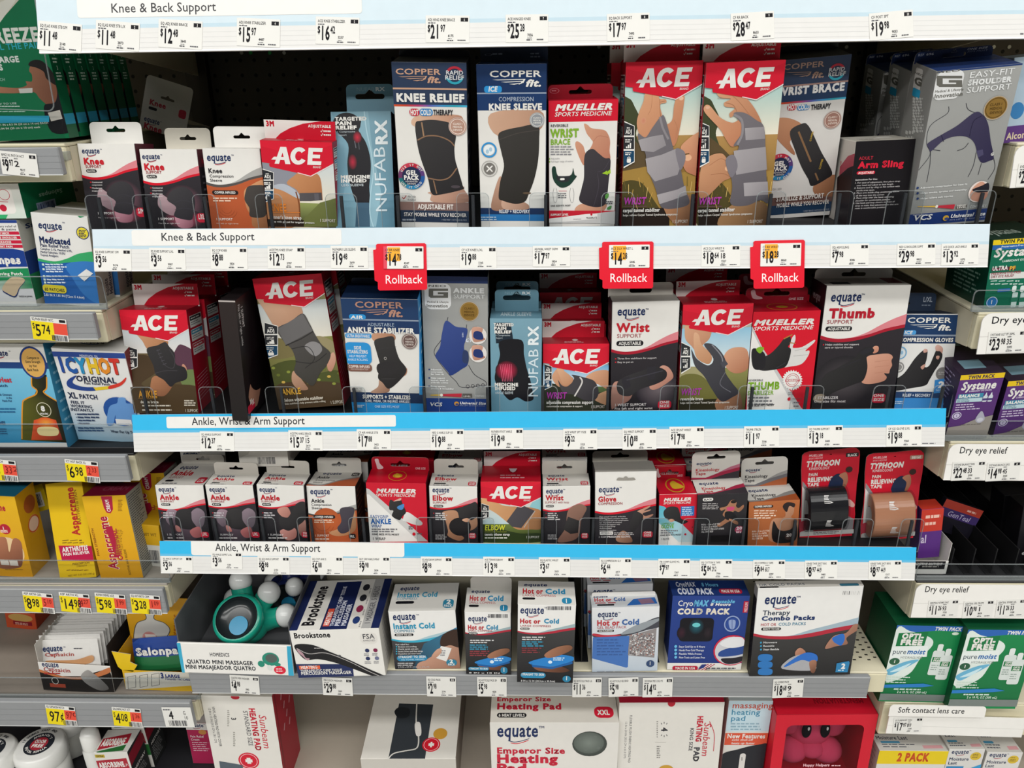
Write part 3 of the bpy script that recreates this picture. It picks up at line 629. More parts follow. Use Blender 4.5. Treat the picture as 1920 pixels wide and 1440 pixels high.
def gelpack(f,x,y,r):
    for a0,c in ((30,'b8243c'),(90,'c43a50'),(-10,'5a3a78'),(150,'6a3560'),(190,'1f6f74'),(240,'2b86b4'),(300,'245a9c')): f.ring(x,y,r*.86,r*.3,c,10,a0,a0+62)
    f.E(x,y,r*.72,r*.72,'20284a'); f.T('GEL',x,y-r*.12,r*.32,'w',w=r*.85,al='c',b=.09); f.T('PACK',x,y+r*.27,r*.32,'w',w=r*1.15,al='c',b=.09)
    f.T('ADVANCED',x,y+r*.46,r*.12,'w',w=r*.95,al='c'); f.T('DESIGN',x,y+r*.63,r*.12,'w',w=r*.65,al='c')
    for t,a0,a1 in (('USE IT HOT',150,30),('USE IT COLD',215,325)):
        n = len(t)
        for i,ch in enumerate(t):
            a = a0+(a1-a0)*i/(n-1); ra = math.radians(a); up = a0 < 180
            rr = r*(.79 if up else .93); f.T(ch,x+rr*math.cos(ra),y-rr*math.sin(ra),r*.15,'w',al='c',b=.06,rot=(a-90 if up else a+90))
def hotcold(f,x0,y0,x1,y1):
    w = x1-x0; h = y1-y0; f.B(x0,y0,x0+w*.225,y1,'c3213a',22); f.B(x0+w*.23,y0,x0+w*.53,y1,'2a7fc0',22)
    f.T('HOT',x0+w*.02,y1-h*.14,h*.7,'w',w=w*.19,b=.08); f.T('COLD',x0+w*.25,y1-h*.14,h*.7,'w',w=w*.26,b=.08); f.T('THERAPY',x0+w*.55,y1-h*.14,h*.7,'2b2b30',w=w*.45,b=.08)
def rapid(f,x,y,r):
    f.ring(x,y,r*.9,r*.28,'b02a3c',14,30,150); f.ring(x,y,r*.9,r*.28,'2f9fb4',14,200,340); f.T('RAPID',x,y-r*.08,r*.46,'d6d8dc',w=r*2,al='c',b=.04); f.T('RELIEF',x,y+r*.48,r*.46,'d6d8dc',w=r*2.2,al='c',b=.04)
def rainbow(f,y0,y1,x):
    a = f.m(x,y0)[1]; b = f.m(x,y1)[1]; cs = [lin(c) for c in ('d2552e','c2402e','b23a6a','5a5fae','3a8fc4','2a9fb0','4ab0d8')]; n = len(cs)-1
    def cf(X,Y):
        t = min(.9999,max(0,X/f.w))*n; i = int(t); t -= i; return tuple(cs[i][k]*(1-t)+cs[i+1][k]*t for k in range(3))
    f.put([[(f.w*i/n,min(a,b)),(f.w*(i+1)/n,min(a,b)),(f.w*(i+1)/n,max(a,b)),(f.w*i/n,max(a,b))] for i in range(n)],None,True,cf)
def neog(f,x0,y0,x1,y1):
    w = x1-x0; h = y1-y0; f.B(x0,y0,x1,y1,'dedfdf',12); g = '66655f'
    f.T('NEO',x0+w*.12,y0+h*.13,h*.075,g,w=w*.72,b=.06); t = h*.09
    f.P([(x0+w*.16,y0+h*.2),(x0+w*.9,y0+h*.2),(x0+w*.9,y0+h*.29),(x0+w*.32,y0+h*.29),(x0+w*.32,y0+h*.47),(x0+w*.72,y0+h*.47),(x0+w*.72,y0+h*.42),(x0+w*.5,y0+h*.42),(x0+w*.5,y0+h*.34),(x0+w*.9,y0+h*.34),(x0+w*.9,y0+h*.56),(x0+w*.22,y0+h*.56),(x0+w*.14,y0+h*.5),(x0+w*.14,y0+h*.25)],g)
    f.T('Medical & Lifestyle',x0+w*.08,y0+h*.75,h*.075,g,w=w*.84,b=.03); f.T('Innovation',x0+w*.06,y0+h*.92,h*.12,g,w=w*.84,b=.05)
def white_side(f):
    f.fr(); f.B(0,0,100,100,'231f25'); f.B(0,0,100,22,'5a2330'); f.T('Knee',20,18,6,'b8283e',w=60,b=.06); f.ln(15,35,85,5,8,2.5,'6a646c',3)
def dark_side(f,c='26232a',t='5f5a64'):
    f.fr(); f.B(0,0,100,100,c); f.ln(15,12,85,9,9,2.2,t,4)
# bodies printed on the packs
def limb(f,pts,c='skin',c1=None):
    xs = [p[0] for p in pts]; ys = [p[1] for p in pts]
    return f.G(pts,c,c1 or mix(c,'7a4a34',.45),(min(xs),min(ys)),(max(xs),max(ys)),1)
def fabric(f,pts,c='26262a',c1=None,sm=1):
    xs = [p[0] for p in pts]; ys = [p[1] for p in pts]
    return f.G(pts,mix(c,'w',.035),c1 or c,(min(xs),min(ys)),(max(xs),max(ys)),sm)
def outdoors(f,y0,yh,y1,x=50,sky=('7fb4cf','dfe6e4'),land=('b09a5a','4a4426')):
    f.grad(y0,yh,sky[0],sky[1],x); f.grad(yh,y1,land[0],land[1],x)

# ------------------------------------------------------------------ first shelf: tall brace boxes
ZA = ZT['a']+.0008
def knee_art(dx,dy,size):
    def art(F):
        f = F['front']; wave(f,52,k=.95); o = (dx/4,dy/4)
        f.at(o[0],o[1],4); f.E(925,1490,150,150,'8a5a68','29262b'); f.E(930,1600,150,75,'9c465c','242126')
        limb(f,[(745,1415),(800,1440),(865,1500),(860,1570),(800,1560),(735,1500)],'b49aa0','8b7078'); limb(f,[(865,1570),(980,1590),(990,1660),(890,1660)],'c08a98','7a4a58')
        fabric(f,[(802,1455),(840,1385),(920,1360),(985,1395),(1012,1470),(1000,1560),(985,1606),(930,1604),(855,1578),(868,1510)],'26242a')
        f.L([(850,1480),(920,1460),(1000,1480)],3,'3a3840',1); f.L([(860,1530),(930,1520),(1000,1530)],3,'3a3840',1)
        eq(f,615,1150,135); f.T('Knee',632,1232,46,'c8202e',w=153,b=.09); f.T('SUPPORT',644,1260,20,'9a2430',w=118,b=.03); pill(f,650,1270,724,1294,'ELASTIC')
        for i,t in enumerate(('Contoured','compression','Moderate','support')):
            f.T(t,692,1372+i*20+(4 if i > 1 else 0),11,'dcd8d8',w=78,b=.03)
            if i % 2 == 0: f.B(678,1362+i*20,686,1371+i*20,'c8202e')
        f.T('1 SUPPORT',735,1608,17,'e8e4e2',w=122,b=.03); f.T('Fits left or right knee',740,1637,10,'c8c4c4',w=160)
        sizetag(f,1030,1557,1095,1626,[size]); white_side(F['right'])
    return art
carton('knee_support_box','white and black knee support box, size tag S/M, leftmost on the top shelf',[(146,271),(252,267),(271,413),(165,413)],.03,.055,ZA,None,0,dict(front='e6e4df',right='2a2329'),'e3e1dc',knee_art(0,0,'S/M'),
       dict(top=(211,229),inl=.06,inr=.02,sw=.34,y=.55,hz=.62),'knee support boxes')
carton('knee_support_box','white and black knee support box, size tag L/XL, second on the top shelf',[(262,281),(369,278),(385,424),(279,424)],.03,.055,ZA,None,0,dict(front='e6e4df',right='2a2329'),'e3e1dc',knee_art(452,42,'L/XL'),
       dict(top=(353,240),inl=.2,inr=-.02,sw=.3,col='cfcabd',y=.9),'knee support boxes')
def sleeve_art(F):
    f = F['front']; wave(f,56,'55504e','a9a8a5','a8512e','b85a34'); f.at(0,0,4)
    limb(f,[(1830,1440),(1880,1390),(1975,1350),(2010,1420),(2010,1700),(1900,1700),(1885,1620),(1850,1560)],'d39a6e','8f5a38')
    fabric(f,[(1842,1440),(1860,1400),(1920,1388),(1990,1400),(2000,1500),(1990,1620),(1880,1625),(1870,1560),(1835,1500)],'37322f')
    for r in (40,60,80): f.ring(1700,1560,r,2,'8a4226',24,200,340)
    eq(f,1552,1205,182); f.T('Knee',1564,1297,34,'2c2a2e',w=106,b=.06); f.T('Compression',1572,1330,21,'3c3a3e',w=182,b=.02); f.T('Sleeve',1576,1362,21,'3c3a3e',w=92,b=.02)
    pill(f,1594,1428,1786,1460,'COPPER INFUSED','2a2020'); f.ln(1600,1492,1790,2,18,10,'e8c8b0',4)
    f.T('1 SUPPORT',1622,1652,17,'ead8cc',w=125,b=.03); f.T('Fits left or right knee',1625,1680,10,'dcc4b4',w=165); dark_side(F['right'],'5a3426')
carton('knee_sleeve_box','white and orange-brown knee compression sleeve box, third on its shelf',[(380,280),(488,277),(501,424),(396,424)],.03,.055,ZA,None,0,dict(front='e6e4df',right='8a4a30'),'e3e1dc',sleeve_art,dict(top=(440,237),inl=.07,inr=-.06,sw=.3,y=.6))
def ace_knee(F):
    f = F['front']; f.at(480,0,4); outdoors(f,1200,1520,1700,300,('c6d0d4','e4ddcb'),('8f9a5a','3a3a22'))
    f.P([(300,1700),(480,1520),(620,1480),(620,1700)],'6d7440'); 
    limb(f,[(60,1380),(160,1340),(320,1270),(430,1290),(490,1370),(490,1700),(370,1700),(330,1500),(300,1420),(330,1520),(290,1700),(40,1700)],'d49a6c','9a5c34')
    f.P([(30,1210),(240,1240),(310,1290),(230,1370),(300,1420),(320,1470),(180,1400),(100,1420),(40,1330)],'8c8e98',1); f.P([(110,1400),(210,1380),(310,1440),(320,1490),(200,1430)],'b4bac4',1)
    f.L([(300,1440),(325,1540),(330,1690)],10,'7a4628',1)
    fabric(f,[(326,1448),(410,1446),(492,1444),(497,1500),(410,1508),(328,1508)],'4a464a',None,0); f.B(440,1452,470,1500,'5d5a60')
    f.grad(1620,1700,'3a2a1a','1a130e',300) if 0 else None
    f.P([(0,1700),(0,1640),(360,1650),(360,1700)],'2c221a'); ace(f); f.at(480,0,4); acetag(f,50,1275,130,1500,3)
    f.T('KNEE',104,1580,54,'e8862e',w=128,b=.05,it=0); f.L([(95,1593),(330,1593)],3,'e8862e'); f.T("runner's knee strap",107,1637,25,'w',w=236,b=.05); f.T('Strap with gel pad for targeted pressure',112,1665,13,'w',w=328,b=.04); f.T('1 SUPPORT',480,1662,22,'e8e0d4',w=118,b=.02)
    ace_side(F['right']); ace_top(F['top'])
carton('knee_strap_box','red topped box of a runner knee strap, bare legs in gray shorts printed on it',[(489,265),(625,265),(630,424),(502,424)],.03,.05,ZA,None,0,dict(front='d8cdb4',right='a9152b',top='b8142a'),'b8142a',ace_knee,
       dict(top=(560,226),inl=-.0,inr=-.0,sw=.33,art=ace_tab(),y=.5,hz=.45))
def nuf(part,kneeleg):
    def art(F):
        f = F['front']; f.fr(); f.grad(0,100,'7ba3b4','5f8ea3',50)
        if kneeleg:
            f.at(480,0,4); f.G([(560,835),(840,835),(870,1100),(940,1450),(900,1700),(600,1700),(690,1300),(640,1000)],'8fb6c4','6c98ab',(900,1300),(600,1300),0)
            f.E(680,930,105,85,'16151a'); f.P([(600,960),(690,1080),(685,1230),(700,1360),(735,1480),(760,1525),(850,1525),(850,1400),(862,1250),(850,1150),(820,1060),(770,980),(780,900)],'17161c',1)
            f.P([(755,1520),(850,1520),(855,1700),(745,1700)],'3a5a70',0)
            f.E(760,1030,34,46,'c8203c','2a151c'); f.E(725,1215,34,60,'b81e3c','20141a'); f.L([(740,1060),(750,1110)],6,'6a6a72'); f.L([(770,1070),(775,1120)],5,'5a5a62')
            f.L([(812,838),(830,980),(865,1150),(880,1300),(860,1450),(855,1600),(880,1700)],9,'a9ccd8',1)
            tx,ty,ws = 594,905,(238,126,160); mt = (636,1340); vx,vy0,vy1,rx0,rx1,ch = 985,1595,1105,1088,900,84
        else:
            f.at(480,340,4); f.P([(1790,1060),(1910,1060),(1925,1160),(1930,1210),(1800,1215)],'1c2a36'); f.P([(1830,1200),(1990,1190),(2010,1300),(2030,1400),(2060,1500),(2080,1600),(2075,1640),(2020,1650),(1960,1620),(1900,1640),(1830,1560),(1790,1480),(1810,1380),(1830,1300)],'15151b',1)
            f.E(1880,1420,85,75,'d02a52','1a1219')
            for i in range(7): f.L([(1830+i*14,1370),(1850+i*12,1500)],3,'e86a86')
            tx,ty,ws = 1784,1085,(150,95,130); mt = (1790,1535); vx,vy0,vy1,rx0,rx1,ch = 2115,1620,1265,1230,1085,72
        for i,t in enumerate(('TARGETED','PAIN','RELIEF')): f.T(t,tx+i*2,ty+i*(33 if kneeleg else 27),25 if kneeleg else 20,'w',w=ws[i],b=.11)
        f.T('+ Compressive',tx+12,ty+(90 if kneeleg else 75),12,'c8d4da',w=140 if kneeleg else 110); f.T('Support',tx+16,ty+(114 if kneeleg else 94),12,'c8d4da',w=70 if kneeleg else 50)
        for i,t in enumerate(('MEDICINE','INFUSED',part)): f.T(t,mt[0]+i*2,mt[1]+i*29,23 if i < 2 else 17,'w' if i < 2 else 'd3dde2',w=(222,195,168)[i]*(1 if kneeleg else .8),b=.1 if i < 2 else .01)
        f.T('NUFAB',vx,vy0,ch,'d6e4ea',w=vy0-vy1,rot=90); f.T('RX',vx,rx0,ch,'e8f0f2',w=rx0-rx1,rot=90,b=.07); f.ln(vx+6,900 if kneeleg else 1100,vx+14,1,1,1,'d6e4ea',1)
        g = F['top']; g.fr(); g.T(part,50,70,40,'c3d2d8',w=60,al='c',b=.06); dark_side(F['right'],'3c3a42'); dark_side(F['left'],'4d7486','9ab4c0')
    return art
def nuf_tab(f): f.fr(); f.T('NUFAB',22,22,12,'8fb0bd',w=38); f.T('RX',62,22,12,'dfe8ea',w=20,b=.06)
carton('leg_sleeve_box','teal leg sleeve box printed with a black leg beside the tall knee box',[(620,209),(731,209),(742,424),(630,424)],.03,.04,ZA,None,0,None,'6b97aa',nuf('LEG SLEEVE',1),
       dict(top=(686,158),inl=.2,inr=.0,col='6b97aa',sw=.5,slot='euro',art=nuf_tab,hz=.6,y=.7))
def cf_knee(F):
    f = F['front']; f.at(480,0,4); X = 1300; f.band(460,662,'2b3a55',X); f.band(660,673,'c49a80',X); f.band(673,786,'2b3a55',X); rainbow(f,786,801,X)
    f.band(1515,1578,'8d6e66',X); f.band(1578,1666,'2b3a52',X)
    limb(f,[(1190,875),(1350,860),(1540,870),(1500,960),(1195,950)],'d9b49a','b88870'); limb(f,[(1300,1440),(1540,1400),(1560,1420),(1592,1514),(1330,1514),(1315,1460)],'c9a08a','a07868')
    fabric(f,[(1195,930),(1240,905),(1350,900),(1475,932),(1500,1010),(1488,1110),(1495,1200),(1515,1270),(1550,1390),(1550,1420),(1400,1456),(1320,1455),(1290,1340),(1240,1200),(1210,1080)],'232124')
    f.L([(1213,1050),(1280,1020),(1370,1022),(1450,1055),(1488,1095)],9,'8a6a52',1); f.L([(1290,1335),(1380,1350),(1450,1330),(1505,1262)],9,'8a6a52',1); f.L([(1243,920),(1258,1018)],11,'9c7c60'); f.L([(1332,1355),(1355,1450)],9,'8a6a52'); f.E(1497,1400,34,12,'4a4248')
    copperfit(f,1046,556,340,42,'c79c84'); rapid(f,1490,565,66); f.T('KNEE RELIEF',1054,758,56,'w',w=512,b=.1); hotcold(f,1153,815,1478,868)
    medal(f,1513,948,68,'b48d7c','f0e2d8'); gelpack(f,1168,1320,98); f.B(1094,1462,1132,1500,'d8d4d0',10); f.L([(1100,1476),(1110,1490),(1128,1464)],6,'a03030'); f.TT(['FSA / HSA','ELIGIBLE'],1140,1478,24,14,'44444c',w=60,b=.03)
    f.T('ADJUSTABLE FIT',1216,1562,34,'efe9e4',w=266,b=.06); f.T('STAY MOBILE WHILE YOU RECOVER',1112,1616,26,'efe9e4',w=466,b=.04); f.ln(1100,1650,1235,1,1,12,'a8b0bc',4); f.T('1 KNEE WRAP  1 HOT/COLD GEL PACK',1392,1650,12,'a8b0bc',w=190)
    dark_side(F['left'],'20222a'); dark_side(F['right'],'20222a')
carton('knee_brace_box','tall navy and white knee relief box with copper lettering and a black knee brace',[(734,117),(876,117),(878,421),(752,421)],.028,.075,ZA,None,0,dict(front='e4e2dd',top='1c2230',left='20222a',right='20222a'),'20222a',cf_knee,dict(top=(810,100),inl=.0,inr=.0,col='12151d',slot=None,y=.9))
def cf_ice(F):
    f = F['front']; f.at(); X = 960; f.band(100,175.5,'17325c',X); f.band(173.5,176,'9aa6b8',X); f.band(176,207,'1a3866',X); f.band(390,402,'17325c',X); f.band(402,414,'2a78b8',X)
    limb(f,[(920,213),(1012,207),(1009,246),(934,255)],'d0a88e','b48a72'); limb(f,[(938,330),(946,360),(945,392),(922,392),(925,365)],'c29a84','9a7460'); limb(f,[(945,372),(985,380),(990,392),(945,392)],'caa48e','a07c68')
    fabric(f,[(934,255),(944,245),(975,238),(1008,234),(1011,262),(1009,300),(1002,335),(992,362),(984,378),(965,382),(942,376),(935,370),(938,340),(945,312),(940,285)],'25221f'); f.L([(936,262),(970,250),(1009,244)],1.4,'4a4440',1); f.E(988,362,8,2,'5a4a3a')
    copperfit(f,917.5,144.5,97,11.5,'w'); f.B(908,161,941,174,'2c8fd0',20); f.T('ICE',915.5,171.5,9,'w',w=17,b=.07,it=.2); f.T('COMPRESSION',935,190,8,'a9b6c8',w=66,b=.02); f.T('KNEE SLEEVE',916.5,206,11,'w',w=100,b=.1)
    medal(f,1007,225,14,'8f9499'); f.ring(917,281,13,3,'2c8fd0'); f.E(917,281,10,10,'e6eef2'); f.E(914,284,3,4,'a8c8dc'); f.E(920,280,3,4,'a8c8dc'); f.E(918,316,11,11,'77746f'); f.ring(918,316,14.5,1,'9a9894'); f.L([(913,311),(923,321)],2.4,'w'); f.L([(923,311),(913,321)],2.4,'w')
    f.T('RELIEF + RECOVERY',936,399,6,'dfe6ee',w=57,b=.04); f.ln(902,408,935,2,4,2,'bcd4e6',4)
    l = F['left']; l.fr(); l.B(0,0,100,100,'bcbcb8'); l.B(0,0,100,28,'3a4a60'); l.T('KNEE SLEEVE',70,88,45,'2b2b30',w=40,rot=90,b=.08); l.ln(20,35,80,4,5,2,'77777b',3)
    dark_side(F['right'],'17325c')
carton('knee_sleeve_box','navy and white compression knee sleeve box, a little askew with its left side showing',[(895,124),(1028,116),(1020,417),(900,420)],.028,.06,ZA,None,-3,dict(front='e4e2dd',left='bcbcb8',top='1a3a6a',right='17325c'),'17325c',cf_ice,
       dict(top=(955,83),inl=.0,inr=.0,col='10233f',slot=None,y=.9,art=lambda f: (f.fr(),f.ring(12,60,5,1,'8f9cb0'),f.ln(18,60,35,1,1,9,'8f9cb0',2),f.ln(74,60,92,2,18,9,'6f7c90',2))))
def mue_wrist(F):
    f = F['front']; f.at(960,0,4); f.band(740,912,'cf1830',500)
    limb(f,[(540,932),(565,935),(600,962),(690,975),(722,1010),(736,1060),(732,1130),(736,1195),(690,1210),(600,1125),(575,1140),(545,1235),(520,1215),(480,1115),(476,1068),(498,1062),(535,1095),(556,1150),(605,1075),(590,1040),(560,1000)],'d8a284','b0705a'); f.L([(610,1060),(650,1020),(720,1030)],4,'b47860',1)
    limb(f,[(515,1530),(700,1520),(670,1590),(480,1590)],'d4a084','b8846a')
    fabric(f,[(545,1165),(600,1116),(650,1150),(695,1185),(735,1190),(738,1250),(725,1360),(712,1480),(690,1540),(610,1552),(508,1510),(520,1420),(540,1330)],'2b262e'); f.L([(610,1552),(650,1400),(640,1300)],3,'4a444e',1); f.L([(735,1195),(690,1270),(640,1290)],3,'4a444e',1)
    f.P([(676,1300),(715,1278),(712,1290),(738,1268),(740,1300),(716,1304),(720,1312)],'9ac22e')
    f.P([(300,1260),(325,1250),(340,1310),(380,1345),(420,1340),(450,1300),(458,1260),(470,1310),(486,1320),(470,1345),(430,1390),(375,1408),(330,1380),(305,1330)],'1c3a30',1); f.P([(330,1310),(350,1320),(430,1318),(445,1300),(420,1360),(350,1360)],'2a2c30',1); f.B(360,1335,395,1352,'w',40)
    for x in (315,440): f.L([(x,1410),(x-8,1450),(x,1510),(x+18,1512),(x+24,1450),(x+16,1410)],2,'77777b',1)
    f.L([(350,1432),(410,1432)],3,'c03040'); f.ln(345,1455,420,3,15,7,'66666a',3)
    mueller(f,322,830,430,44,31); f.T('REVERSIBLE',290,953,19,'4a4a50',w=132,b=.03); f.T('WRIST',290,1030,58,'7fae2e',w=212,b=.09); f.T('BRACE',289,1086,40,'7fae2e',w=150,b=.05)
    f.ln(290,1105,470,4,19,9,'8a8a8e',5); f.TT(['Adjustable','Full finger range of motion'],292,1195,22,11,'88888c'); f.B(278,1186,286,1195,'7fae2e'); f.B(278,1208,286,1217,'7fae2e')
    f.T('ONE SIZE FITS MOST',290,1549,11,'2b2b30',w=150,b=.06); f.P([(270,1578),(780,1580),(780,1585),(620,1600),(270,1640)],'c81e32'); f.P([(640,1598),(790,1580),(790,1680),(540,1672),(270,1672),(270,1645)],'c9c9c8'); f.P([(560,1604),(640,1600),(640,1640),(420,1660),(270,1668),(270,1640)],'f0efec'); f.T('SUPPORT LEVEL',288,1618,15,'w',w=135,b=.06,it=.2); f.T('MODERATE',556,1640,13,'3a3a40',w=82,b=.05); f.T('MINIMUM',460,1648,9,'66666a',w=58); f.E(595,1608,8,8,'c81e32')
    f.P([(700,1460),(725,1450),(720,1480),(700,1490)],'5a9a4a',1); f.ln(700,1515,760,2,14,8,'55555a',3); f.P([(715,1555),(745,1540),(740,1565),(715,1570)],'4a8a4a',1)
    t = F['top']; t.fr(); t.B(0,0,100,100,'b4122a'); l = F['left']; l.fr(); l.B(0,0,100,100,'7a1422'); r = F['right']; r.fr(); r.B(0,0,100,100,'3a2a30')
def mue_tab(f): f.fr(); f.ring(10,42,7,1,'d87a86',ry=18); f.ln(6,45,14,1,1,8,'d87a86',2)
carton('wrist_brace_box','red topped white wrist brace box with green lettering and a raised hand',[(1028,189),(1160,186),(1152,415),(1030,418)],.03,.06,ZA,None,0,dict(front='e6e4df',top='b4122a',left='7a1422'),'b4122a',mue_wrist,dict(top=(1090,158),inl=.0,inr=.05,col='a8152a',sw=.34,art=mue_tab,y=.5,hz=.45),
       more=[((0,.07,0),'red topped box standing right behind the wrist brace box with the raised hand')],group='red topped wrist brace boxes')
def ace_wrist(right):
    def art(F):
        f = F['front']; f.at(960,0,4); d = 0 if not right else 598
        outdoors(f,550,1020,1300,1000+d,('8fc4c4','e9e2cf'),('b08a52','8a6a34')); f.P([(800+d,760),(880+d,740),(920+d,800),(960+d,900),(930+d,1000),(960+d,1120),(900+d,1200),(800+d,1200)],'40462c',1)
        f.P([(800+d,1000),(900+d,1040),(1010+d,1140),(1100+d,1250),(1000+d,1300),(800+d,1280)],'5a4a30',1); f.P([(800+d,1290),(1000+d,1250),(1250+d,1300),(1500+d,1240),(1500+d,1700),(800+d,1700)],'9c7c3c'); f.P([(800+d,1400),(950+d,1360),(1050+d,1480),(1150+d,1700),(800+d,1700)],'4c4420',1); f.P([(800+d,1560),(1180+d,1560),(1180+d,1700),(800+d,1700)],'241a14')
        for i in range(26):
            x = 830+d+i*22; y = 1380+(i*37) % 200; f.L([(x,y),(x+(i % 5-2)*12,y-70)],4,('c8a050','6a5a28','d8b870')[i % 3])
        if not right:
            limb(f,[(1000,700),(1060,680),(1100,700),(1105,740),(1150,745),(1155,770),(1110,785),(1125,860),(1150,930),(1200,900),(1215,790),(1240,720),(1290,715),(1285,800),(1260,950),(1230,1070),(1200,1090),(1150,1000),(1130,900),(1030,1030),(960,1010),(935,930),(950,850),(985,760)],'d9a27c','b87858'); f.L([(1050,690),(1045,800),(1020,860)],3,'b47a58',1); f.E(1268,737,17,15,'e6bba0'); f.L([(1108,745),(1112,860),(1135,930)],4,'a87050',1); f.L([(1112,765),(1150,757)],3,'a87050'); f.L([(1215,900),(1240,960),(1225,1040)],3,'b88060',1); f.E(985,905,20,26,'cc8468','d2997a'); f.E(1330,1235,26,20,'d89c80','c48a6c')
            limb(f,[(1270,1090),(1380,1000),(1440,1010),(1440,1300),(1330,1300),(1285,1250),(1290,1190),(1330,1150),(1280,1150)],'d8a07c','a8664c'); f.E(1318,1182,28,24,'e0ae8c'); limb(f,[(1130,1520),(1330,1460),(1400,1700),(1240,1700)],'b8845e','6a4630')
            fabric(f,[(945,1000),(1000,1030),(1050,960),(1110,880),(1145,880),(1200,1080),(1215,1130),(1260,1250),(1290,1400),(1330,1520),(1240,1560),(1130,1560),(1100,1500),(1070,1400),(1010,1250),(1000,1150),(955,1080)],'6f6a70','57535a')
            for p in ([(945,1050),(1060,1020),(1130,1010),(1155,1090),(1060,1140),(970,1130)],[(1000,1190),(1120,1160),(1240,1110),(1262,1250),(1240,1310),(1070,1360),(1015,1290)],[(1085,1460),(1240,1420),(1300,1390),(1310,1460),(1200,1500),(1105,1530)]): fabric(f,p,'a39ea2','8b868a',0)
            f.L([(1110,880),(1130,960),(1170,1040)],16,'8d888c',1); fabric(f,[(1225,1120),(1285,1130),(1300,1190),(1270,1270),(1250,1250)],'77727a')
        else:
            limb(f,[(1535,690),(1600,675),(1700,690),(1780,760),(1840,850),(1870,930),(1820,930),(1760,880),(1690,850),(1640,880),(1630,850),(1670,810),(1600,800),(1590,770),(1640,740),(1560,730)],'d6a07c','b47a5a'); limb(f,[(1440,800),(1480,790),(1560,880),(1650,920),(1720,900),(1720,1050),(1650,1100),(1600,1040),(1560,970),(1450,850)],'d9a27c','b87858')
            limb(f,[(1420,1240),(1480,1170),(1570,1150),(1620,1200),(1680,1260),(1640,1330),(1580,1360),(1520,1420),(1450,1480),(1400,1460)],'cf9a74','9c684a'); f.E(1625,1262,30,22,'e0b08c'); f.L([(1480,1240),(1560,1190),(1610,1210)],3,'a06a4c',1); f.L([(1490,1310),(1580,1300),(1640,1330)],3,'a06a4c',1); f.E(1466,806,16,12,'e2b498'); f.L([(1600,770),(1660,790),(1690,850)],3,'a87050',1); f.L([(1620,690),(1700,760),(1780,860)],3,'b88060',1); f.L([(1540,735),(1630,740)],3,'a87050',1); limb(f,[(1640,1540),(1890,1520),(1900,1700),(1550,1700)],'a88058','5f4630')
            fabric(f,[(1660,850),(1740,845),(1830,900),(1890,960),(1900,1200),(1910,1380),(1920,1520),(1860,1500),(1760,1540),(1640,1530),(1650,1400),(1640,1250),(1700,1100),(1660,1090),(1720,1000),(1720,930)],'6f6a70','57535a')
            for p in ([(1745,960),(1890,950),(1895,1040),(1750,1050)],[(1660,1130),(1900,1100),(1910,1270),(1680,1310)],[(1735,1370),(1915,1360),(1920,1460),(1740,1470)]): fabric(f,p,'a39ea2','8b868a',0)
            f.L([(1665,860),(1720,900),(1725,1000),(1690,1080)],18,'8d888c',1); fabric(f,[(1600,1200),(1660,1160),(1690,1250),(1640,1330)],'77727a')
        ace(f); f.at(960,0,4); e = (0,0) if not right else (560,8); acetag(f,836+e[0],920,914+e[0],1225,3)
        f.T('WRIST',836+e[0],1532,50,'b23aa8',w=165,b=.05,it=.15); f.L([(835+e[0],1545),(1010+e[0],1545)],2,'8a3a84'); f.T('carpal tunnel stabilizer',830+e[0],1590,27,'w',w=275,b=.05); f.T('helps relieve Carpal Tunnel Syndrome symptoms*',830+e[0],1620,15,'e8e4dc',w=410,b=.03); f.T('1 SUPPORT',1198+e[0],1672,24,'e8ded2',w=118)
        ace_side(F['left']); ace_side(F['right']); ace_top(F['top'])
        l = F['left']; l.fr(); l.T('WRIST',70,46,40,'e9d8da',w=30,rot=90,b=.06)
    return art
for k,(q,lb) in enumerate(([[(1172,115),(1317,115),(1300,421),(1166,421)],'tall red box of a gray wrist stabilizer, left one of a matching pair'],[[(1322,116),(1471,114),(1442,421),(1307,421)],'tall red box of a gray wrist stabilizer, right one of a matching pair'])):
    carton('wrist_stabilizer_box',lb,q,.028,.06,ZA,None,0,dict(front='d8cdb4',left='a9152b',right='a9152b',top='b8142a'),'b8142a',ace_wrist(k),dict(top=(1245 if not k else 1395,74),inl=.0,inr=.0,sw=.34,art=ace_tab(),y=.45),'tall red wrist stabilizer boxes',more=[((-.012,.066,0),'tall red wrist stabilizer box hidden behind the left one of the pair')] if not k else None)
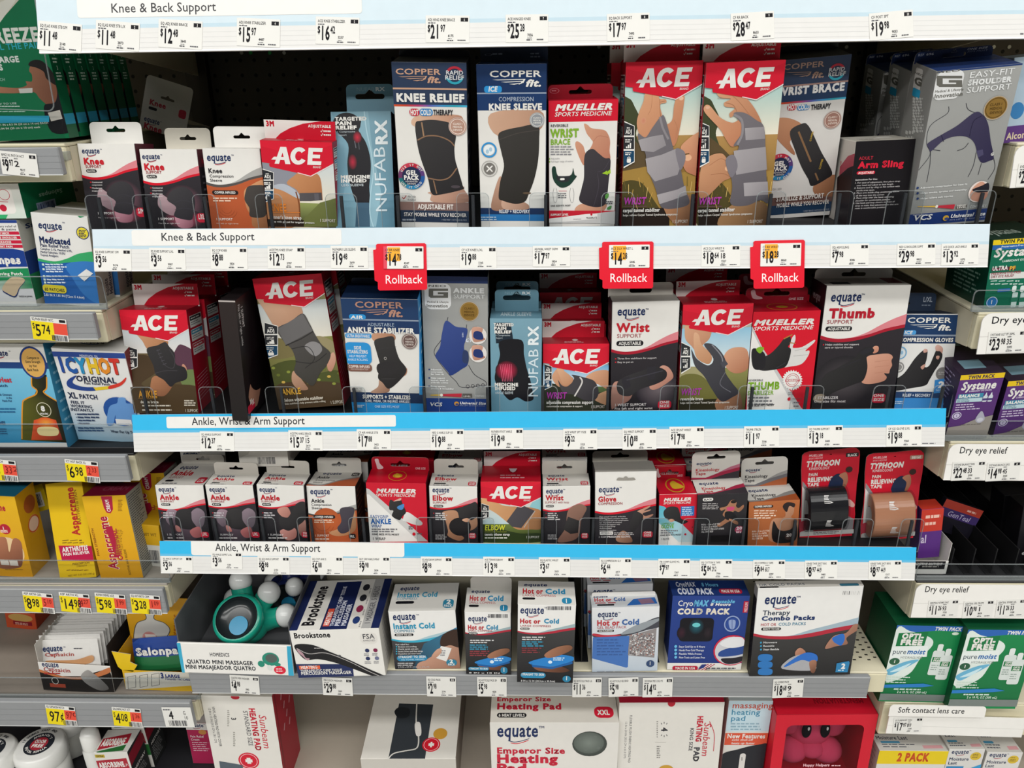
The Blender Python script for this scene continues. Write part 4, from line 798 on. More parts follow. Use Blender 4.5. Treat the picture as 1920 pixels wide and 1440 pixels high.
def cf_wrist(F):
    f = F['front']; f.at(1440,0,4); X = 340; f.band(430,625,'2b3a55',X); f.band(624,636,'a5837a',X); f.band(636,750,'20385a',X); rainbow(f,748,762,X); f.band(1460,1520,'6d4f48',X); f.band(1520,1590,'1e3a58',X)
    limb(f,[(60,900),(150,885),(250,930),(240,1000),(165,1060),(200,1140),(190,1160),(120,1100),(60,1020)],'cb9470','a06a4c'); limb(f,[(350,1380),(500,1310),(520,1460),(360,1460)],'b88260','8a5c40')
    fabric(f,[(165,985),(260,925),(300,940),(340,1010),(400,1140),(480,1290),(440,1340),(330,1395),(300,1340),(250,1250),(200,1120)],'211f22'); f.L([(230,990),(320,1210)],14,'8a6848'); f.L([(355,1300),(375,1350)],12,'8a6848'); f.T('COPPER',322,1060,13,'c8a53a',w=75,rot=80,b=.04); f.T('COPPER',392,1270,13,'c8a53a',w=80,rot=80,b=.04)
    copperfit(f,112,525,305,40,'a88a7c'); rapid(f,515,538,60); f.T('WRIST BRACE',70,718,54,'e6e6e6',w=497,b=.1); hotcold(f,142,779,465,830); medal(f,482,898,66,'9c7468','e8d8cc'); gelpack(f,85,1252,98); f.T('FSA / HSA',30,1424,14,'44444c',w=68)
    f.T('STABILIZE & SUPPORT',58,1508,34,'e9e4de',w=352,b=.05); f.T('MOBILE WHILE YOU RECOVER',60,1553,28,'e9e4de',w=388,b=.04); f.T('1 WRIST BRACE 1 HOT/COLD GEL PACK',258,1587,12,'a8b0bc',w=195)
    dark_side(F['right'],'14161c')
carton('wrist_brace_box','navy and white wrist brace box partly behind a tall red box',[(1458,109),(1595,107),(1556,410),(1444,412)],.092,.06,ZA,None,0,dict(front='dcdad6',right='14161c',top='10141c'),'14161c',cf_wrist,dict(top=(1525,96),inl=.0,inr=.0,col='0f1218',slot=None,y=.9))
def sling(F):
    f = F['front']; f.at(1440,0,4); f.fr(); f.B(0,0,100,100,'151216'); f.at(1440,0,4); f.T('ADULT',682,1200,24,'c4283c',w=105,b=.02); f.T('Arm Sling',676,1262,46,'d9203a',w=338,b=.09); pill(f,664,1280,804,1310,'ADJUSTABLE','d0203a')
    f.T('Instructions For Use:',655,1355,11,'d4d0d0',w=165,b=.06)
    for i,t in enumerate(('1. For ease of adjustment, first place strap','over head and adjust to best length.','2. Remove and lay sling on flat surface with','sterile area open.','3. Place arm inside sling, positioning elbow','all the way into the corner.','4. Place strap over the head, adjusting','shoulder for comfortable position.','5. Use hook and loop closure on front of','strap to make final adjustment so that arm','rests in comfortable position.')):
        f.T(t,648+(16 if t[0] not in '12345' else 0)-i*1.5,1378+i*19,11,'c4c0c0',w=len(t)*7.7,it=.15,b=.02)
    l = F['left']; l.at(1440,0,4); l.P([(540,1250),(600,1170),(655,1150),(655,1700),(500,1700)],'b8485a'); l.P([(520,1330),(600,1260),(650,1240),(650,1700),(500,1700)],'2a2126'); l.T('9',540,1240,36,'c0203a')
    t = F['top']; t.fr(); t.B(12,15,50,70,'d3cfc6'); t.B(55,30,80,50,'f0eee8'); t.ln(15,60,46,3,14,7,'9a968e',4)
carton('arm_sling_box','black arm sling box with red lettering and a white top',[(1605,264),(1714,262),(1697,418),(1588,418)],.03,.068,ZA,0,0,dict(front='151216',left='d9d5cc',top='c9c5ba',right='d9d5cc'),'d9d5cc',sling)
def neo_shoulder(F):
    f = F['front']; f.at(1440,0,4); f.fr(); f.grad(0,100,'a3a4a2','8f908e'); f.at(1440,0,4); f.band(500,520,'22396e',1560); f.band(1585,1670,'1c3570',1360)
    f.L([(1355,800),(1345,850),(1240,920),(1200,980),(1190,1080),(1215,1160),(1130,1275)],5,'3a3a40',1); f.L([(1485,775),(1500,820),(1550,845)],5,'3a3a40',1); f.L([(1220,1130),(1215,1230),(1190,1365)],5,'3a3a40'); f.L([(1560,1145),(1540,1240),(1500,1325)],5,'3a3a40',1); f.L([(1600,1225),(1575,1310)],5,'3a3a40'); f.L([(1690,1180),(1700,1260),(1650,1345)],5,'3a3a40',1); f.L([(1420,1130),(1470,1110),(1502,1072)],5,'3a3a40',1); f.L([(1240,1122),(1290,1130)],5,'3a3a40')
    fabric(f,[(1197,1075),(1300,1010),(1420,940),(1550,842),(1610,860),(1650,930),(1670,1060),(1692,1180),(1660,1205),(1605,1220),(1575,1180),(1550,1080),(1500,1030),(1420,1020),(1320,1050),(1225,1132),(1205,1110)],'352f52','2a2546'); f.L([(1600,870),(1540,910),(1510,1020)],5,'201c38',1); f.L([(1300,1015),(1315,1060)],5,'201c38'); f.P([(1560,1130),(1610,1120),(1615,1160),(1575,1180)],'4a4666'); f.T('G',1668,1166,20,'w',w=22,b=.1)
    neog(f,1228,520,1480,755); f.T('EASY-FIT',1504,585,44,'e4e6e6',w=332,b=.01); f.L([(1510,595),(1822,588)],3,'d8dada'); f.T('SHOULDER',1496,640,36,'e4e6e6',w=318,b=.1); f.T('SUPPORT',1484,697,40,'e4e6e6',w=328,b=.02); medal(f,1706,808,88,'8a6a30','5a4218')
    for i,t in enumerate(('Adjustable compression for best fit','Helps strains, sprains and instability','Helps relieve soft injuries')): f.E(1120,1408+i*40,9,9,'223a70'); f.T(t,1140,1414+i*40,12,'e4e6e6',w=(345,340,240)[i],b=.04)
    f.E(1578,1435,75,78,'e6d8d2'); limb(f,[(1510,1460),(1540,1400),(1600,1360),(1640,1400),(1640,1470),(1590,1508),(1530,1500)],'d8a48c','c08470'); f.P([(1530,1420),(1600,1390),(1650,1370),(1650,1430),(1600,1440),(1560,1440)],'1f1c26',1)
    f.P([(1120,1546),(1270,1540),(1270,1552),(1120,1550)],'d8b040'); f.P([(1270,1540),(1400,1530),(1390,1565),(1270,1555)],'b8283a'); f.B(1405,1532,1490,1565,'55524e'); f.TT(['SUPPORT','LEVEL'],1412,1547,14,11,'w',w=70,b=.05); f.E(1262,1546,10,12,'e8e4da'); f.T('CONTAINS 1',1508,1558,18,'e4e6e6',w=122)
    f.T('VCS',1085,1652,36,'e4e6e6',w=135,b=.05,it=.15); f.L([(1085,1610),(1222,1608)],3,'d8dada'); f.E(1330,1632,22,20,'c8a03a'); f.E(1335,1638,16,10,'3a4a80'); f.T('Universal Size',1362,1632,25,'e8e8ea',w=255,b=.08,it=.2); f.T('FITS LEFT OR RIGHT ARM',1358,1652,10,'9aa4c0',w=258)
    l = F['left']; l.at(1440,0,4); l.B(1085,525,1165,660,'d6d6d4',8); l.T('NEO',1100,550,16,'66655f',w=70,b=.06); l.T('G',1095,625,55,'66655f',w=66,b=.1); l.B(1080,680,1145,715,'2f9fcc',10); l.ln(1085,745,1170,12,22,9,'d0d2d0',4); l.ring(1100,840,12,3,'d0d2d0'); l.ln(1030,1000,1120,2,40,14,'d0d2d0',3)
def neo_tab(t): 
    def art(f): f.fr(); f.B(3,10,12,48,'20366a'); f.T('REF',3.6,42,22,'c8ccd8',w=7.6); f.T('696',14,42,22,'c8ccd8',w=10,b=.03); f.T('ONE SIZE',66,28,17,'c8ccd8',w=26,b=.05,it=.15); f.T('FITS MOST',67,52,15,'8f98b4',w=26,it=.15)
    return art
carton('shoulder_support_box','gray shoulder support box at the right end, front one of its row',[(1751,128),(1910,126),(1850,416),(1711,416)],.026,.07,ZA,None,0,dict(front='999a98',left='8f908e',top='22396e'),'8f908e',neo_shoulder,dict(top=(1800,90),inl=-.02,inr=.06,col='16264e',slot='euro',sw=.3,art=neo_tab(1),y=.9,hz=.4),'gray shoulder support boxes',
       more=[((.004,.078,0),'gray shoulder support box second in its row, only its left edge showing'),((.001,.156,0),'gray shoulder support box third in its row, in shadow')])

# ------------------------------------------------------------------ second shelf: ankle, wrist and thumb boxes
ZB = ZT['b']+.0008
def ace_ankle(F):
    f = F['front']; f.at(0,340,4); outdoors(f,1080,1290,1760,1100,('c4cfd6','dcd8d4'),('6b5c40','3a2f20'))
    f.P([(900,1330),(1030,1300),(1130,1320),(1180,1420),(1060,1520),(1180,1560),(1000,1600),(900,1540)],'4a3a28',1); f.P([(1330,1240),(1380,1230),(1480,1300),(1480,1420),(1300,1360)],'5a3a4a',1); f.P([(1350,1430),(1490,1420),(1500,1540),(1380,1540)],'6a7a4a',1); f.P([(1000,1560),(1500,1540),(1520,1760),(1000,1760)],'4a3a26',1)
    limb(f,[(1020,1120),(1240,1180),(1250,1240),(1190,1260),(1110,1260),(1070,1200)],'d09a76','a8744e'); limb(f,[(1160,1460),(1280,1490),(1290,1540),(1230,1610),(1140,1590),(1130,1520)],'b07a58','7a5038'); limb(f,[(1370,1370),(1400,1400),(1390,1450),(1360,1440)],'c49078','a87460')
    fabric(f,[(1100,1260),(1180,1230),(1240,1205),(1270,1240),(1310,1290),(1320,1370),(1390,1400),(1400,1480),(1320,1510),(1280,1540),(1230,1490),(1170,1450),(1150,1380)],'222023'); f.L([(1180,1260),(1200,1310),(1240,1380),(1300,1400),(1310,1330),(1270,1260)],5,'454246',1); f.L([(1160,1440),(1240,1420),(1330,1420)],4,'454246',1)
    for j in range(5): f.L([(1175+j*12,1270+j*26),(1200+j*12,1262+j*26)],4,'55525a')
    ace(f); f.at(0,340,4); acetag(f,948,1240,1030,1400,2)
    f.T('ANKLE',1046,1618,48,'d89a3a',w=138,b=.05,it=.05); f.L([(1040,1626),(1180,1626)],2,'d89a3a'); f.T('deluxe brace',1058,1662,20,'e8e0d0',w=135,b=.05); f.ln(1070,1686,1300,2,32,11,'d0c8b8',6); f.ln(1385,1648,1480,3,17,9,'d0c8b8',3); f.T('1 SUPPORT',1392,1728,22,'d8d0c0',w=105)
    ace_side(F['right']); ace_top(F['top'])
carton('ankle_brace_box','dark red ankle brace box, leftmost front box on the second shelf',[(224,581),(349,581),(373,775),(251,775)],.03,.055,ZB,None,0,dict(front='8a7a5a',right='a9152b',top='b8142a'),'b8142a',ace_ankle,dict(top=(300,532),inl=.02,inr=-.02,sw=.34,art=ace_tab(),y=.8,hz=.4),'dark red ankle brace boxes',
       more=[((.004,.058,0),'dark red ankle brace box second in its row, right side showing'),((.003,.116,0),'dark red ankle brace box third in its row, mostly in shadow')])
def turned(F):
    f = F['front']; f.fr(); f.G([(0,0),(100,0),(100,100),(0,100)],'2c2423','1b1717',(0,0),(0,100)); f.B(0,0,100,1.2,'b0a8a4')
    r = F['right']; r.fr(); r.B(0,0,100,100,'191417'); r.at(); r.T('1 SUPPORT',451,575,3.6,'d0cccc',w=44,rot=-90,b=.03); r.T('Fits left or right ankle',445.5,572,3.4,'d0cccc',w=86,rot=-90)
    r.P([(478,690),(490,700),(482,760),(466,745)],'a07460',1); r.E(486,690,20,40,'100c10'); r.B(466,748,477,778,'b8213a',12); r.T('ONE',472.5,750,3.4,'w',w=11,rot=-90,b=.05); r.T('SIZE',468.5,750,3.4,'w',w=11,rot=-90,b=.05)
carton('ankle_support_box','black ankle support box turned edge-on and poking out over the blue strip',[(408,563),(442,564),(464,786),(437,785)],-.014,.11,ZB+.007,0,0,dict(front='251f1f',right='191417',top='1c1718'),'1c1718',turned)
def ace_stab(F):
    f = F['front']; f.at(480,340,4); outdoors(f,900,1180,1740,300,('bfc8cb','e6e0d2'),('8a8a4e','3e3820')); f.P([(380,1200),(480,1160),(600,1220),(620,1320),(400,1330)],'9a8f6a',1); f.P([(60,1210),(200,1180),(300,1300),(100,1330)],'7a7048',1); f.P([(100,1400),(300,1340),(420,1440),(620,1420),(660,1560),(120,1560)],'4c5228',1); f.P([(140,1540),(420,1500),(700,1540),(700,1760),(140,1760)],'4a3a28',1)
    for i in range(14): x = 130+i*38; f.E(x,1400+(i*53) % 130,14,10,('8a9440','6a7430','c8a850')[i % 3])
    limb(f,[(10,880),(60,860),(190,880),(310,910),(350,1000),(250,1090),(160,1110),(60,960)],'d3ab90','b08468'); limb(f,[(580,1280),(600,1340),(570,1420),(540,1410),(535,1340)],'d8a890','b8806a'); limb(f,[(285,1420),(370,1520),(390,1560),(320,1560),(270,1500)],'c49a80','94705a')
    fabric(f,[(160,1105),(260,1050),(350,990),(400,1060),(440,1140),(490,1220),(560,1290),(530,1380),(480,1440),(430,1530),(370,1500),(290,1430),(300,1350),(270,1260),(210,1200)],'4d4a4a','37352f'); f.P([(162,1106),(350,992),(425,1120),(225,1228)],'6a6868',0); f.L([(225,1230),(340,1180),(430,1125)],8,'2f2d2d'); f.P([(365,1240),(420,1200),(480,1220),(495,1270),(440,1310)],'8c8a8a',1); f.L([(270,1255),(390,1240),(440,1330),(370,1400)],5,'2c2a2a',1); f.L([(300,1350),(430,1360),(530,1290)],5,'2c2a2a',1)
    ace(f); f.at(480,340,4); acetag(f,68,1065,162,1310,3)
    f.T('ANKLE',203,1600,45,'dea83a',w=142,b=.05,rot=0); f.T('deluxe adjustable stabilizer',213,1650,22,'e8e0d0',w=298,b=.05); f.T('Side stabilizers help prevent ankle rolling',220,1673,13,'e0d8c8',w=308,b=.03); f.T('1 SUPPORT',562,1668,24,'d8d0c0',w=106); ace_side(F['right']); ace_top(F['top'])
carton('ankle_stabilizer_box','tall red ankle stabilizer box with a gray wrapped ankle, front one of its row',[(478,524),(599,511),(650,767),(521,775)],.034,.05,ZB+.0075,2,0,dict(front='8a8a5e',right='a9152b',top='b8142a'),'b8142a',ace_stab,None,'tall red ankle stabilizer boxes',more=[((.006,.058,0),'tall red ankle stabilizer box second in its row, only its right edge showing')])
def cf_air(F):
    f = F['front']; f.at(480,340,4); X = 940; f.band(880,1035,'1c3a63',X); f.band(1035,1046,'8d99ac',X); f.band(1046,1140,'1a3560',X); f.band(1584,1660,'1e3458',X); f.band(1660,1760,'2a93d6',X)
    limb(f,[(880,1140),(1030,1145),(1030,1200),(890,1200)],'c8987c','a8785c'); limb(f,[(1080,1440),(1130,1400),(1125,1450),(1060,1480)],'c8987c','a0705a'); limb(f,[(930,1480),(1000,1550),(980,1584),(860,1584),(915,1540)],'c8a48c','8a6450')
    fabric(f,[(888,1195),(960,1170),(1030,1165),(1045,1240),(1075,1330),(1130,1410),(1090,1480),(1000,1555),(950,1510),(915,1470),(930,1380),(905,1280)],'1d1b1d'); f.P([(915,1370),(1030,1350),(1080,1400),(1010,1450),(920,1440)],'2b292b',1); f.L([(900,1260),(1050,1240)],4,'3a383a'); f.L([(940,1480),(1040,1480)],3,'4a484a',1); f.ring(970,1327,9,3,'b8b4b0')
    f.P([(1225,1100),(1250,1090),(1250,1600),(1225,1600)],'2a93d6')
    copperfit(f,742,945,360,45,'b88a78'); f.B(700,997,822,1033,'2a93d6',22); f.T('AIR',712,1028,23,'w',w=92,b=.07,it=.1); f.T('ADJUSTABLE',838,1083,24,'a8b8cc',w=200,b=.01); f.T('ANKLE STABILIZER',688,1130,37,'w',w=500,b=.1)
    f.B(672,1142,865,1172,'2a93d6',18); f.T('ULTRA BREATHABLE',682,1166,20,'w',w=172,b=.04); f.B(672,1208,858,1370,'2a93d6',12); f.TT(['SIDE','STABILIZERS'],764,1258,30,23,'w',al='c',b=.06,sx=.68); f.TT(['HELP PREVENT','ANKLE ROLLING'],766,1318,26,17,'e4f0f8',al='c',sx=.7); f.B(688,1370,868,1422,'7c564a',20); f.T('COPPER INFUSED',778,1396,18,'f0e6e0',w=160,al='c',b=.05); f.T('FOR ODOR REDUCTION',778,1413,11,'e0d0c8',w=130,al='c')
    medal(f,1152,1198,60,'6a5450','e0d4cc'); f.B(718,1542,745,1576,'e0d8d4',10); f.L([(722,1555),(731,1567),(742,1546)],5,'a03038'); f.TT(['FSA / HSA','ELIGIBLE'],750,1558,18,12,'44444c',w=48)
    f.T('SUPPORTS + STABILIZES',802,1624,27,'w',w=358,b=.06); f.T('SORE, WEAK, OR INJURED ANKLES',820,1651,18,'dfe6ee',w=328,b=.03); f.T('ONE SIZE FITS MOST',892,1694,18,'c8e4f6',w=186,b=.02); f.ln(735,1680,828,2,12,7,'d8ecf8',4); dark_side(F['right'],'2a93d6','b8dcf0')
carton('ankle_stabilizer_box','navy, white and sky blue ankle stabilizer box with copper lettering',[(640,561),(786,560),(791,773),(660,774)],.028,.06,ZB,None,0,dict(front='e4e2dd',right='2a93d6',top='142644'),'142644',cf_air,dict(top=(715,522),inl=.05,inr=.0,col='101c33',slot='euro',sw=.3,y=.9))
def neo_ankle(F):
    f = F['front']; f.at(480,340,4); f.fr(); f.grad(0,100,'a0a19f','969795'); f.at(480,340,4); f.band(700,765,'1d2f5c',1500); f.band(1628,1800,'1f3d80',1500)
    f.L([(1440,1020),(1425,1080),(1395,1180),(1340,1260),(1350,1320),(1440,1440),(1500,1500),(1530,1540),(1590,1545),(1660,1535),(1725,1530)],5,'3a3a40',1); f.L([(1580,1075),(1575,1120)],5,'3a3a40'); f.L([(1595,1380),(1640,1450),(1720,1500),(1730,1530)],5,'3a3a40',1)
    for i in range(4): f.ring(1588+i*38,1538-i*3,12,4,'3a3a40')
    fabric(f,[(1425,1045),(1500,1090),(1583,1105),(1575,1180),(1560,1250),(1590,1365),(1540,1410),(1465,1455),(1440,1430),(1390,1370),(1345,1310),(1380,1240),(1395,1140)],'24418a','1d3474'); f.T('G',1575,1175,36,'dfe6f4',w=34,b=.05,rot=-90); f.T('NEO',1545,1135,11,'dfe6f4',w=34,rot=-90); f.P([(1555,1270),(1590,1280),(1592,1360),(1550,1350)],'2c3a60',1)
    neog(f,1268,765,1460,958); f.T('ANKLE',1482,835,34,'dfe1e1',w=232,b=.09); f.T('SUPPORT',1482,876,28,'dfe1e1',w=236,b=.02); medal(f,1600,975,74,'8a6a2e','5a4014'); f.ring(1600,975,62,3,'b89248')
    for y in (1155,1290):
        f.E(1665,y,66,66,'e0dcd8'); limb(f,[(1625,y-60),(1700,y-55),(1690,y),(1720,y+30),(1640,y+50),(1620,y)],'d0a08c','a87864'); f.P([(1640,y-30),(1690,y-25),(1705,y+25),(1660,y+30),(1630,y+10)],'22356e',1)
    for i,(t,y) in enumerate((('Adjustable',1415),('compression',1432),('for best fit',1449),('Helps support',1478),('injured, weak or',1495),('arthritic ankles',1512),('Eases sprains,',1540),('strains & instability',1557))): f.T(t,1312,y,11,'e8eaea',w=len(t)*8.2,b=.05); (f.E(1300,y-6,6,6,'22356e') if i in (0,3,6) else None)
    f.P([(1310,1598),(1400,1594),(1400,1606),(1310,1604)],'d8b040'); f.P([(1400,1592),(1545,1588),(1540,1616),(1400,1608)],'b8283a'); f.B(1550,1590,1620,1618,'55524e'); f.T('LEVEL',1556,1614,10,'w',w=56); f.E(1392,1600,11,11,'e8e4da'); f.T('CONTAINS 1',1645,1614,14,'e4e6e6',w=78)
    f.T('VCS',1305,1682,26,'e4e6e6',w=92,b=.05,it=.15); f.E(1505,1664,18,16,'c8903a'); f.E(1508,1669,12,8,'3a4a80'); f.T('Universal Size',1528,1668,18,'e8e8ea',w=196,b=.07,it=.2); f.T('FITS LEFT OR RIGHT ANKLE',1528,1682,8,'9aa4c0',w=190); dark_side(F['right'],'7d7e7c','c8caca')
carton('ankle_support_box','gray ankle support box with a blue sleeve and a line-drawn foot',[(791,519),(916,518),(914,771),(798,772)],.03,.04,ZB,None,0,dict(front='999a98',right='7d7e7c',top='1d2f5c'),'8f908e',neo_ankle,dict(h=.012,inl=.05,inr=.05,col='16264e',slot=None,y=.9))
carton('ankle_sleeve_box','teal ankle sleeve box with a black ankle and red glow',[(919,597),(1017,597),(1014,769),(921,771)],.03,.045,ZB,None,0,None,'6b97aa',nuf('ANKLE SLEEVE',0),dict(top=(968,543),inl=.08,inr=.06,col='6b97aa',sw=.55,slot='euro',art=nuf_tab,hz=.62,y=.9),'teal ankle sleeve boxes',more=[((.0,.05,0),'teal ankle sleeve box hidden behind the front one')])
def ace_comp(F):
    f = F['front']; f.at(960,340,4); outdoors(f,1380,1540,1720,480,('6aa8d0','d8e4ea'),('5a7040','2a2a18')); f.P([(230,1540),(330,1520),(400,1560),(720,1600),(720,1760),(230,1760)],'2c3024',1)
    limb(f,[(300,1470),(340,1400),(380,1390),(400,1440),(460,1480),(430,1540),(350,1540)],'d8a684','b07858'); limb(f,[(560,1460),(640,1420),(735,1430),(735,1560),(640,1520),(560,1500)],'d8a684','b07858'); limb(f,[(640,1600),(740,1570),(740,1680),(620,1640)],'d0a07c','a87a5a')
    fabric(f,[(345,1490),(375,1530),(420,1535),(465,1480),(450,1450),(540,1470),(620,1500),(650,1580),(620,1640),(540,1640),(460,1600),(380,1580)],'38353a'); f.L([(470,1610),(525,1510),(510,1470)],11,'d0ccc8',1); limb(f,[(335,1400),(365,1385),(390,1420),(440,1460),(455,1500),(420,1530),(380,1520),(360,1470)],'dcae8c','b88462')
    ace(f); f.at(960,340,4); acetag(f,245,1375,297,1545,3); f.T('WRIST',258,1628,46,'a83aa0',w=150,b=.05,it=.15); f.T('adjustable compression support',258,1668,24,'w',w=350,b=.04); f.T('customizable compression & support',258,1692,12,'e0dcd4',w=270,b=.03); f.T('1 SUPPORT',590,1700,22,'d8d0c8',w=105); ace_side(F['right']); ace_side(F['left']); ace_top(F['top'])
carton('wrist_support_box','red compression wrist support box, lowest and front one of a red row',[(1019,645),(1142,644),(1140,768),(1017,769)],.03,.055,ZB,None,0,dict(front='8aa0a8',right='a9152b',left='a9152b',top='b8142a'),'b8142a',ace_comp,dict(top=(1080,602),inl=-.0,inr=.03,sw=.34,art=ace_tab(),y=.9,hz=.55),'short red wrist support boxes',
       more=[((.0,.058,.012),'short red wrist support box second in its row, its lid card above the front one'),((-.003,.125,.045),'dark red box lying high at the back behind the short red wrist supports')])
def eq_wrist(F):
    f = F['front']; wave(f,73,'a81c30'); f.at(960,340,4); f.E(1100,1570,170,140,'6a6065','25222a'); f.at(960,340,4)
    limb(f,[(750,1540),(800,1500),(900,1560),(880,1640),(780,1690),(745,1700)],'c09080','6a4a44'); limb(f,[(1090,1420),(1130,1380),(1180,1400),(1210,1460),(1180,1500),(1080,1560),(1030,1540)],'d8a490','a06a5a')
    fabric(f,[(790,1510),(860,1460),(1000,1410),(1060,1390),(1120,1400),(1160,1430),(1150,1480),(1080,1520),(960,1560),(880,1610),(800,1590)],'1d1b20'); f.P([(820,1480),(880,1460),(890,1540),(840,1560)],'2c2a30'); f.P([(1010,1390),(1080,1385),(1070,1480),(1020,1490)],'2c2a30'); f.L([(860,1490),(1130,1420)],9,'3c3a42')
    eq(f,788,1006,212); f.T('Wrist',786,1130,62,'c0202e',w=246,b=.08); f.T('SUPPORT',786,1174,28,'a04a50',w=186,b=.01); pill(f,782,1192,986,1236,'ADJUSTABLE')
    for i,t in enumerate(('Three firm stabilizers for support','Easy to put on')): f.B(772,1325+i*26,782,1335+i*26,'c0202e'); f.T(t,790,1335+i*27,13,'c8c4c4',w=len(t)*8.6,b=.03)
    f.T('1 WRIST SUPPORT',768,1687,20,'d8d4d4',w=238,b=.02); f.T('Fits left and right wrist',768,1712,16,'d0cccc',w=285,b=.02); sizetag(f,1092,1642,1195,1705,['ONE','SIZE']); dark_side(F['right']); dark_side(F['left'])
carton('wrist_support_box','white over black wrist support box with a plain card tab under the middle rollback tag',[(1147,566),(1274,564),(1266,768),(1145,768)],.03,.055,ZB,None,0,dict(front='e6e4df',right='232026',left='232026'),'d8d4cb',eq_wrist,dict(top=(1205,530),inl=-.02,inr=.03,sw=.34,col='d3cfc6',slot='slot',y=.75,hz=.4))
def ace_rev(F):
    f = F['front']; f.at(960,340,4); outdoors(f,1100,1400,1740,1500,('8fc0da','dde6e6'),('8a8a50','4a4826')); f.P([(1250,1420),(1340,1390),(1460,1410),(1500,1500),(1250,1500)],'a09a70',1); f.P([(1250,1480),(1400,1450),(1520,1560),(1640,1700),(1250,1700)],'6c6a36',1); f.P([(1250,1640),(1560,1630),(1580,1740),(1250,1740)],'2c2a1c')
    limb(f,[(1300,1080),(1340,1060),(1380,1100),(1420,1090),(1450,1110),(1500,1100),(1480,1180),(1430,1230),(1400,1300),(1350,1240),(1300,1180)],'d8a484','b07a5c'); limb(f,[(1365,1140),(1400,1150),(1420,1220),(1480,1280),(1500,1330),(1470,1370),(1390,1330),(1365,1250)],'dcae8c','b8845f'); limb(f,[(1590,1310),(1650,1250),(1760,1260),(1770,1400),(1680,1440),(1610,1400)],'d8a484','a86c50'); limb(f,[(1530,1640),(1690,1560),(1720,1740),(1560,1740)],'a87a5c','5a4032')
    fabric(f,[(1345,1260),(1385,1330),(1470,1380),(1510,1330),(1440,1225),(1500,1220),(1560,1270),(1600,1340),(1600,1430),(1650,1510),(1700,1580),(1650,1620),(1570,1650),(1500,1560),(1440,1460),(1370,1380)],'3a3a42','2f2f36'); f.L([(1500,1225),(1570,1310),(1580,1380)],9,'85858c',1); f.L([(1600,1430),(1560,1520),(1640,1580)],5,'6a6a72',1); f.P([(1560,1360),(1600,1340),(1620,1370),(1580,1400)],'4a4a52')
    ace(f); f.at(960,340,4); acetag(f,1268,1215,1335,1410,2); f.T('WRIST',1264,1602,48,'a83aa0',w=150,b=.05,it=.15); f.T('reversible brace',1262,1642,22,'w',w=170,b=.04); f.T('helps relieve Carpal Tunnel Syndrome symptoms*',1260,1667,14,'e0dcd4',w=370,b=.03); f.T('1 SUPPORT',1590,1706,22,'d8d0c8',w=105); ace_side(F['right']); ace_side(F['left']); ace_top(F['top'])
carton('wrist_brace_box','red reversible wrist brace box with a gray braced hand, front one of its row',[(1280,571),(1412,569),(1397,768),(1272,768)],.03,.055,ZB,None,0,dict(front='a8b0a0',right='a9152b',left='8a1024',top='b8142a'),'b8142a',ace_rev,dict(top=(1340,526),inl=-.02,inr=.08,sw=.34,art=ace_tab(),y=.9,hz=.5),'red reversible wrist brace boxes',
       more=[((-.006,.058,.008),'red reversible wrist brace box second in its row, tab showing in shadow')])
def mue_thumb(F):
    f = F['front']; f.at(1440,340,4); f.fr(); f.B(0,0,100,100,'d4152c'); f.at(1440,340,4); f.P([(-150,1020),(-40,1250),(110,1480),(250,1700),(320,1740),(-160,1740)],'c4c4c4'); f.P([(-150,1060),(-60,1240),(80,1480),(200,1700),(210,1740),(-160,1740)],'e8e6e2')
    f.P([(150,1330),(170,1200),(200,1150),(205,1190),(185,1240),(200,1250),(260,1240),(345,1190),(345,1210),(280,1270),(310,1270),(300,1310),(250,1370),(160,1390),(120,1390)],'d8d6d4',1); f.L([(200,1270),(300,1250)],3,'a8a6a4'); f.L([(190,1310),(300,1300)],3,'a8a6a4')
    fabric(f,[(-90,1290),(-30,1310),(20,1290),(80,1230),(120,1180),(165,1165),(170,1210),(150,1240),(172,1260),(160,1330),(130,1390),(60,1410),(-40,1420),(-90,1390)],'19181b'); f.P([(-120,1260),(-50,1270),(-20,1310),(-30,1400),(-110,1400)],'222125',1); f.L([(120,1180),(180,1150)],9,'b07a3a'); f.L([(165,1210),(205,1215)],7,'b07a3a',1); f.P([(-90,1260),(-60,1240),(-30,1250),(-60,1290)],'7fae2e',1); f.L([(60,1400),(130,1360)],4,'3c3a40')
    mueller(f,-108,1080,450,38,28); f.T('REVERSIBLE',-150,1500,14,'4a4a50',w=112,b=.03); f.T('THUMB',-150,1562,52,'7fae2e',w=235,b=.09); f.T('STABILIZER',-155,1603,30,'7fae2e',w=195,b=.04)
    f.ln(-150,1628,75,3,24,12,'77777b',5); f.T('ONE SIZE FITS MOST',-155,1688,13,'2b2b30',w=200,b=.07)
    import math as _m
    f.P([(182+(78 if i % 2 else 66)*_m.cos(i*_m.pi/24),1490+(78 if i % 2 else 66)*_m.sin(i*_m.pi/24)) for i in range(48)],'e8e6e2'); f.ring(182,1490,48,4,'b8283a'); f.ring(182,1490,36,3,'b8283a'); f.B(128,1480,240,1502,'b8283a'); f.T('WARRANTY',134,1500,16,'w',w=102,b=.07)
    f.TT(['SUPPORT','LEVEL'],148,1588,14,9,'44444a',w=52); f.E(158,1631,13,13,'c81e32'); f.T('MODERATE',182,1634,9,'55555a',w=70); f.ln(190,1660,250,2,28,8,'66666a',3)
    t = F['top']; t.fr(); t.B(0,0,100,100,'c0142a'); t.E(50,55,9,12,'c89a2a'); t.ring(50,55,22,1.5,'c89a2a',ry=34); dark_side(F['right'],'7a1020','a84050'); dark_side(F['left'],'7a1020','a84050')
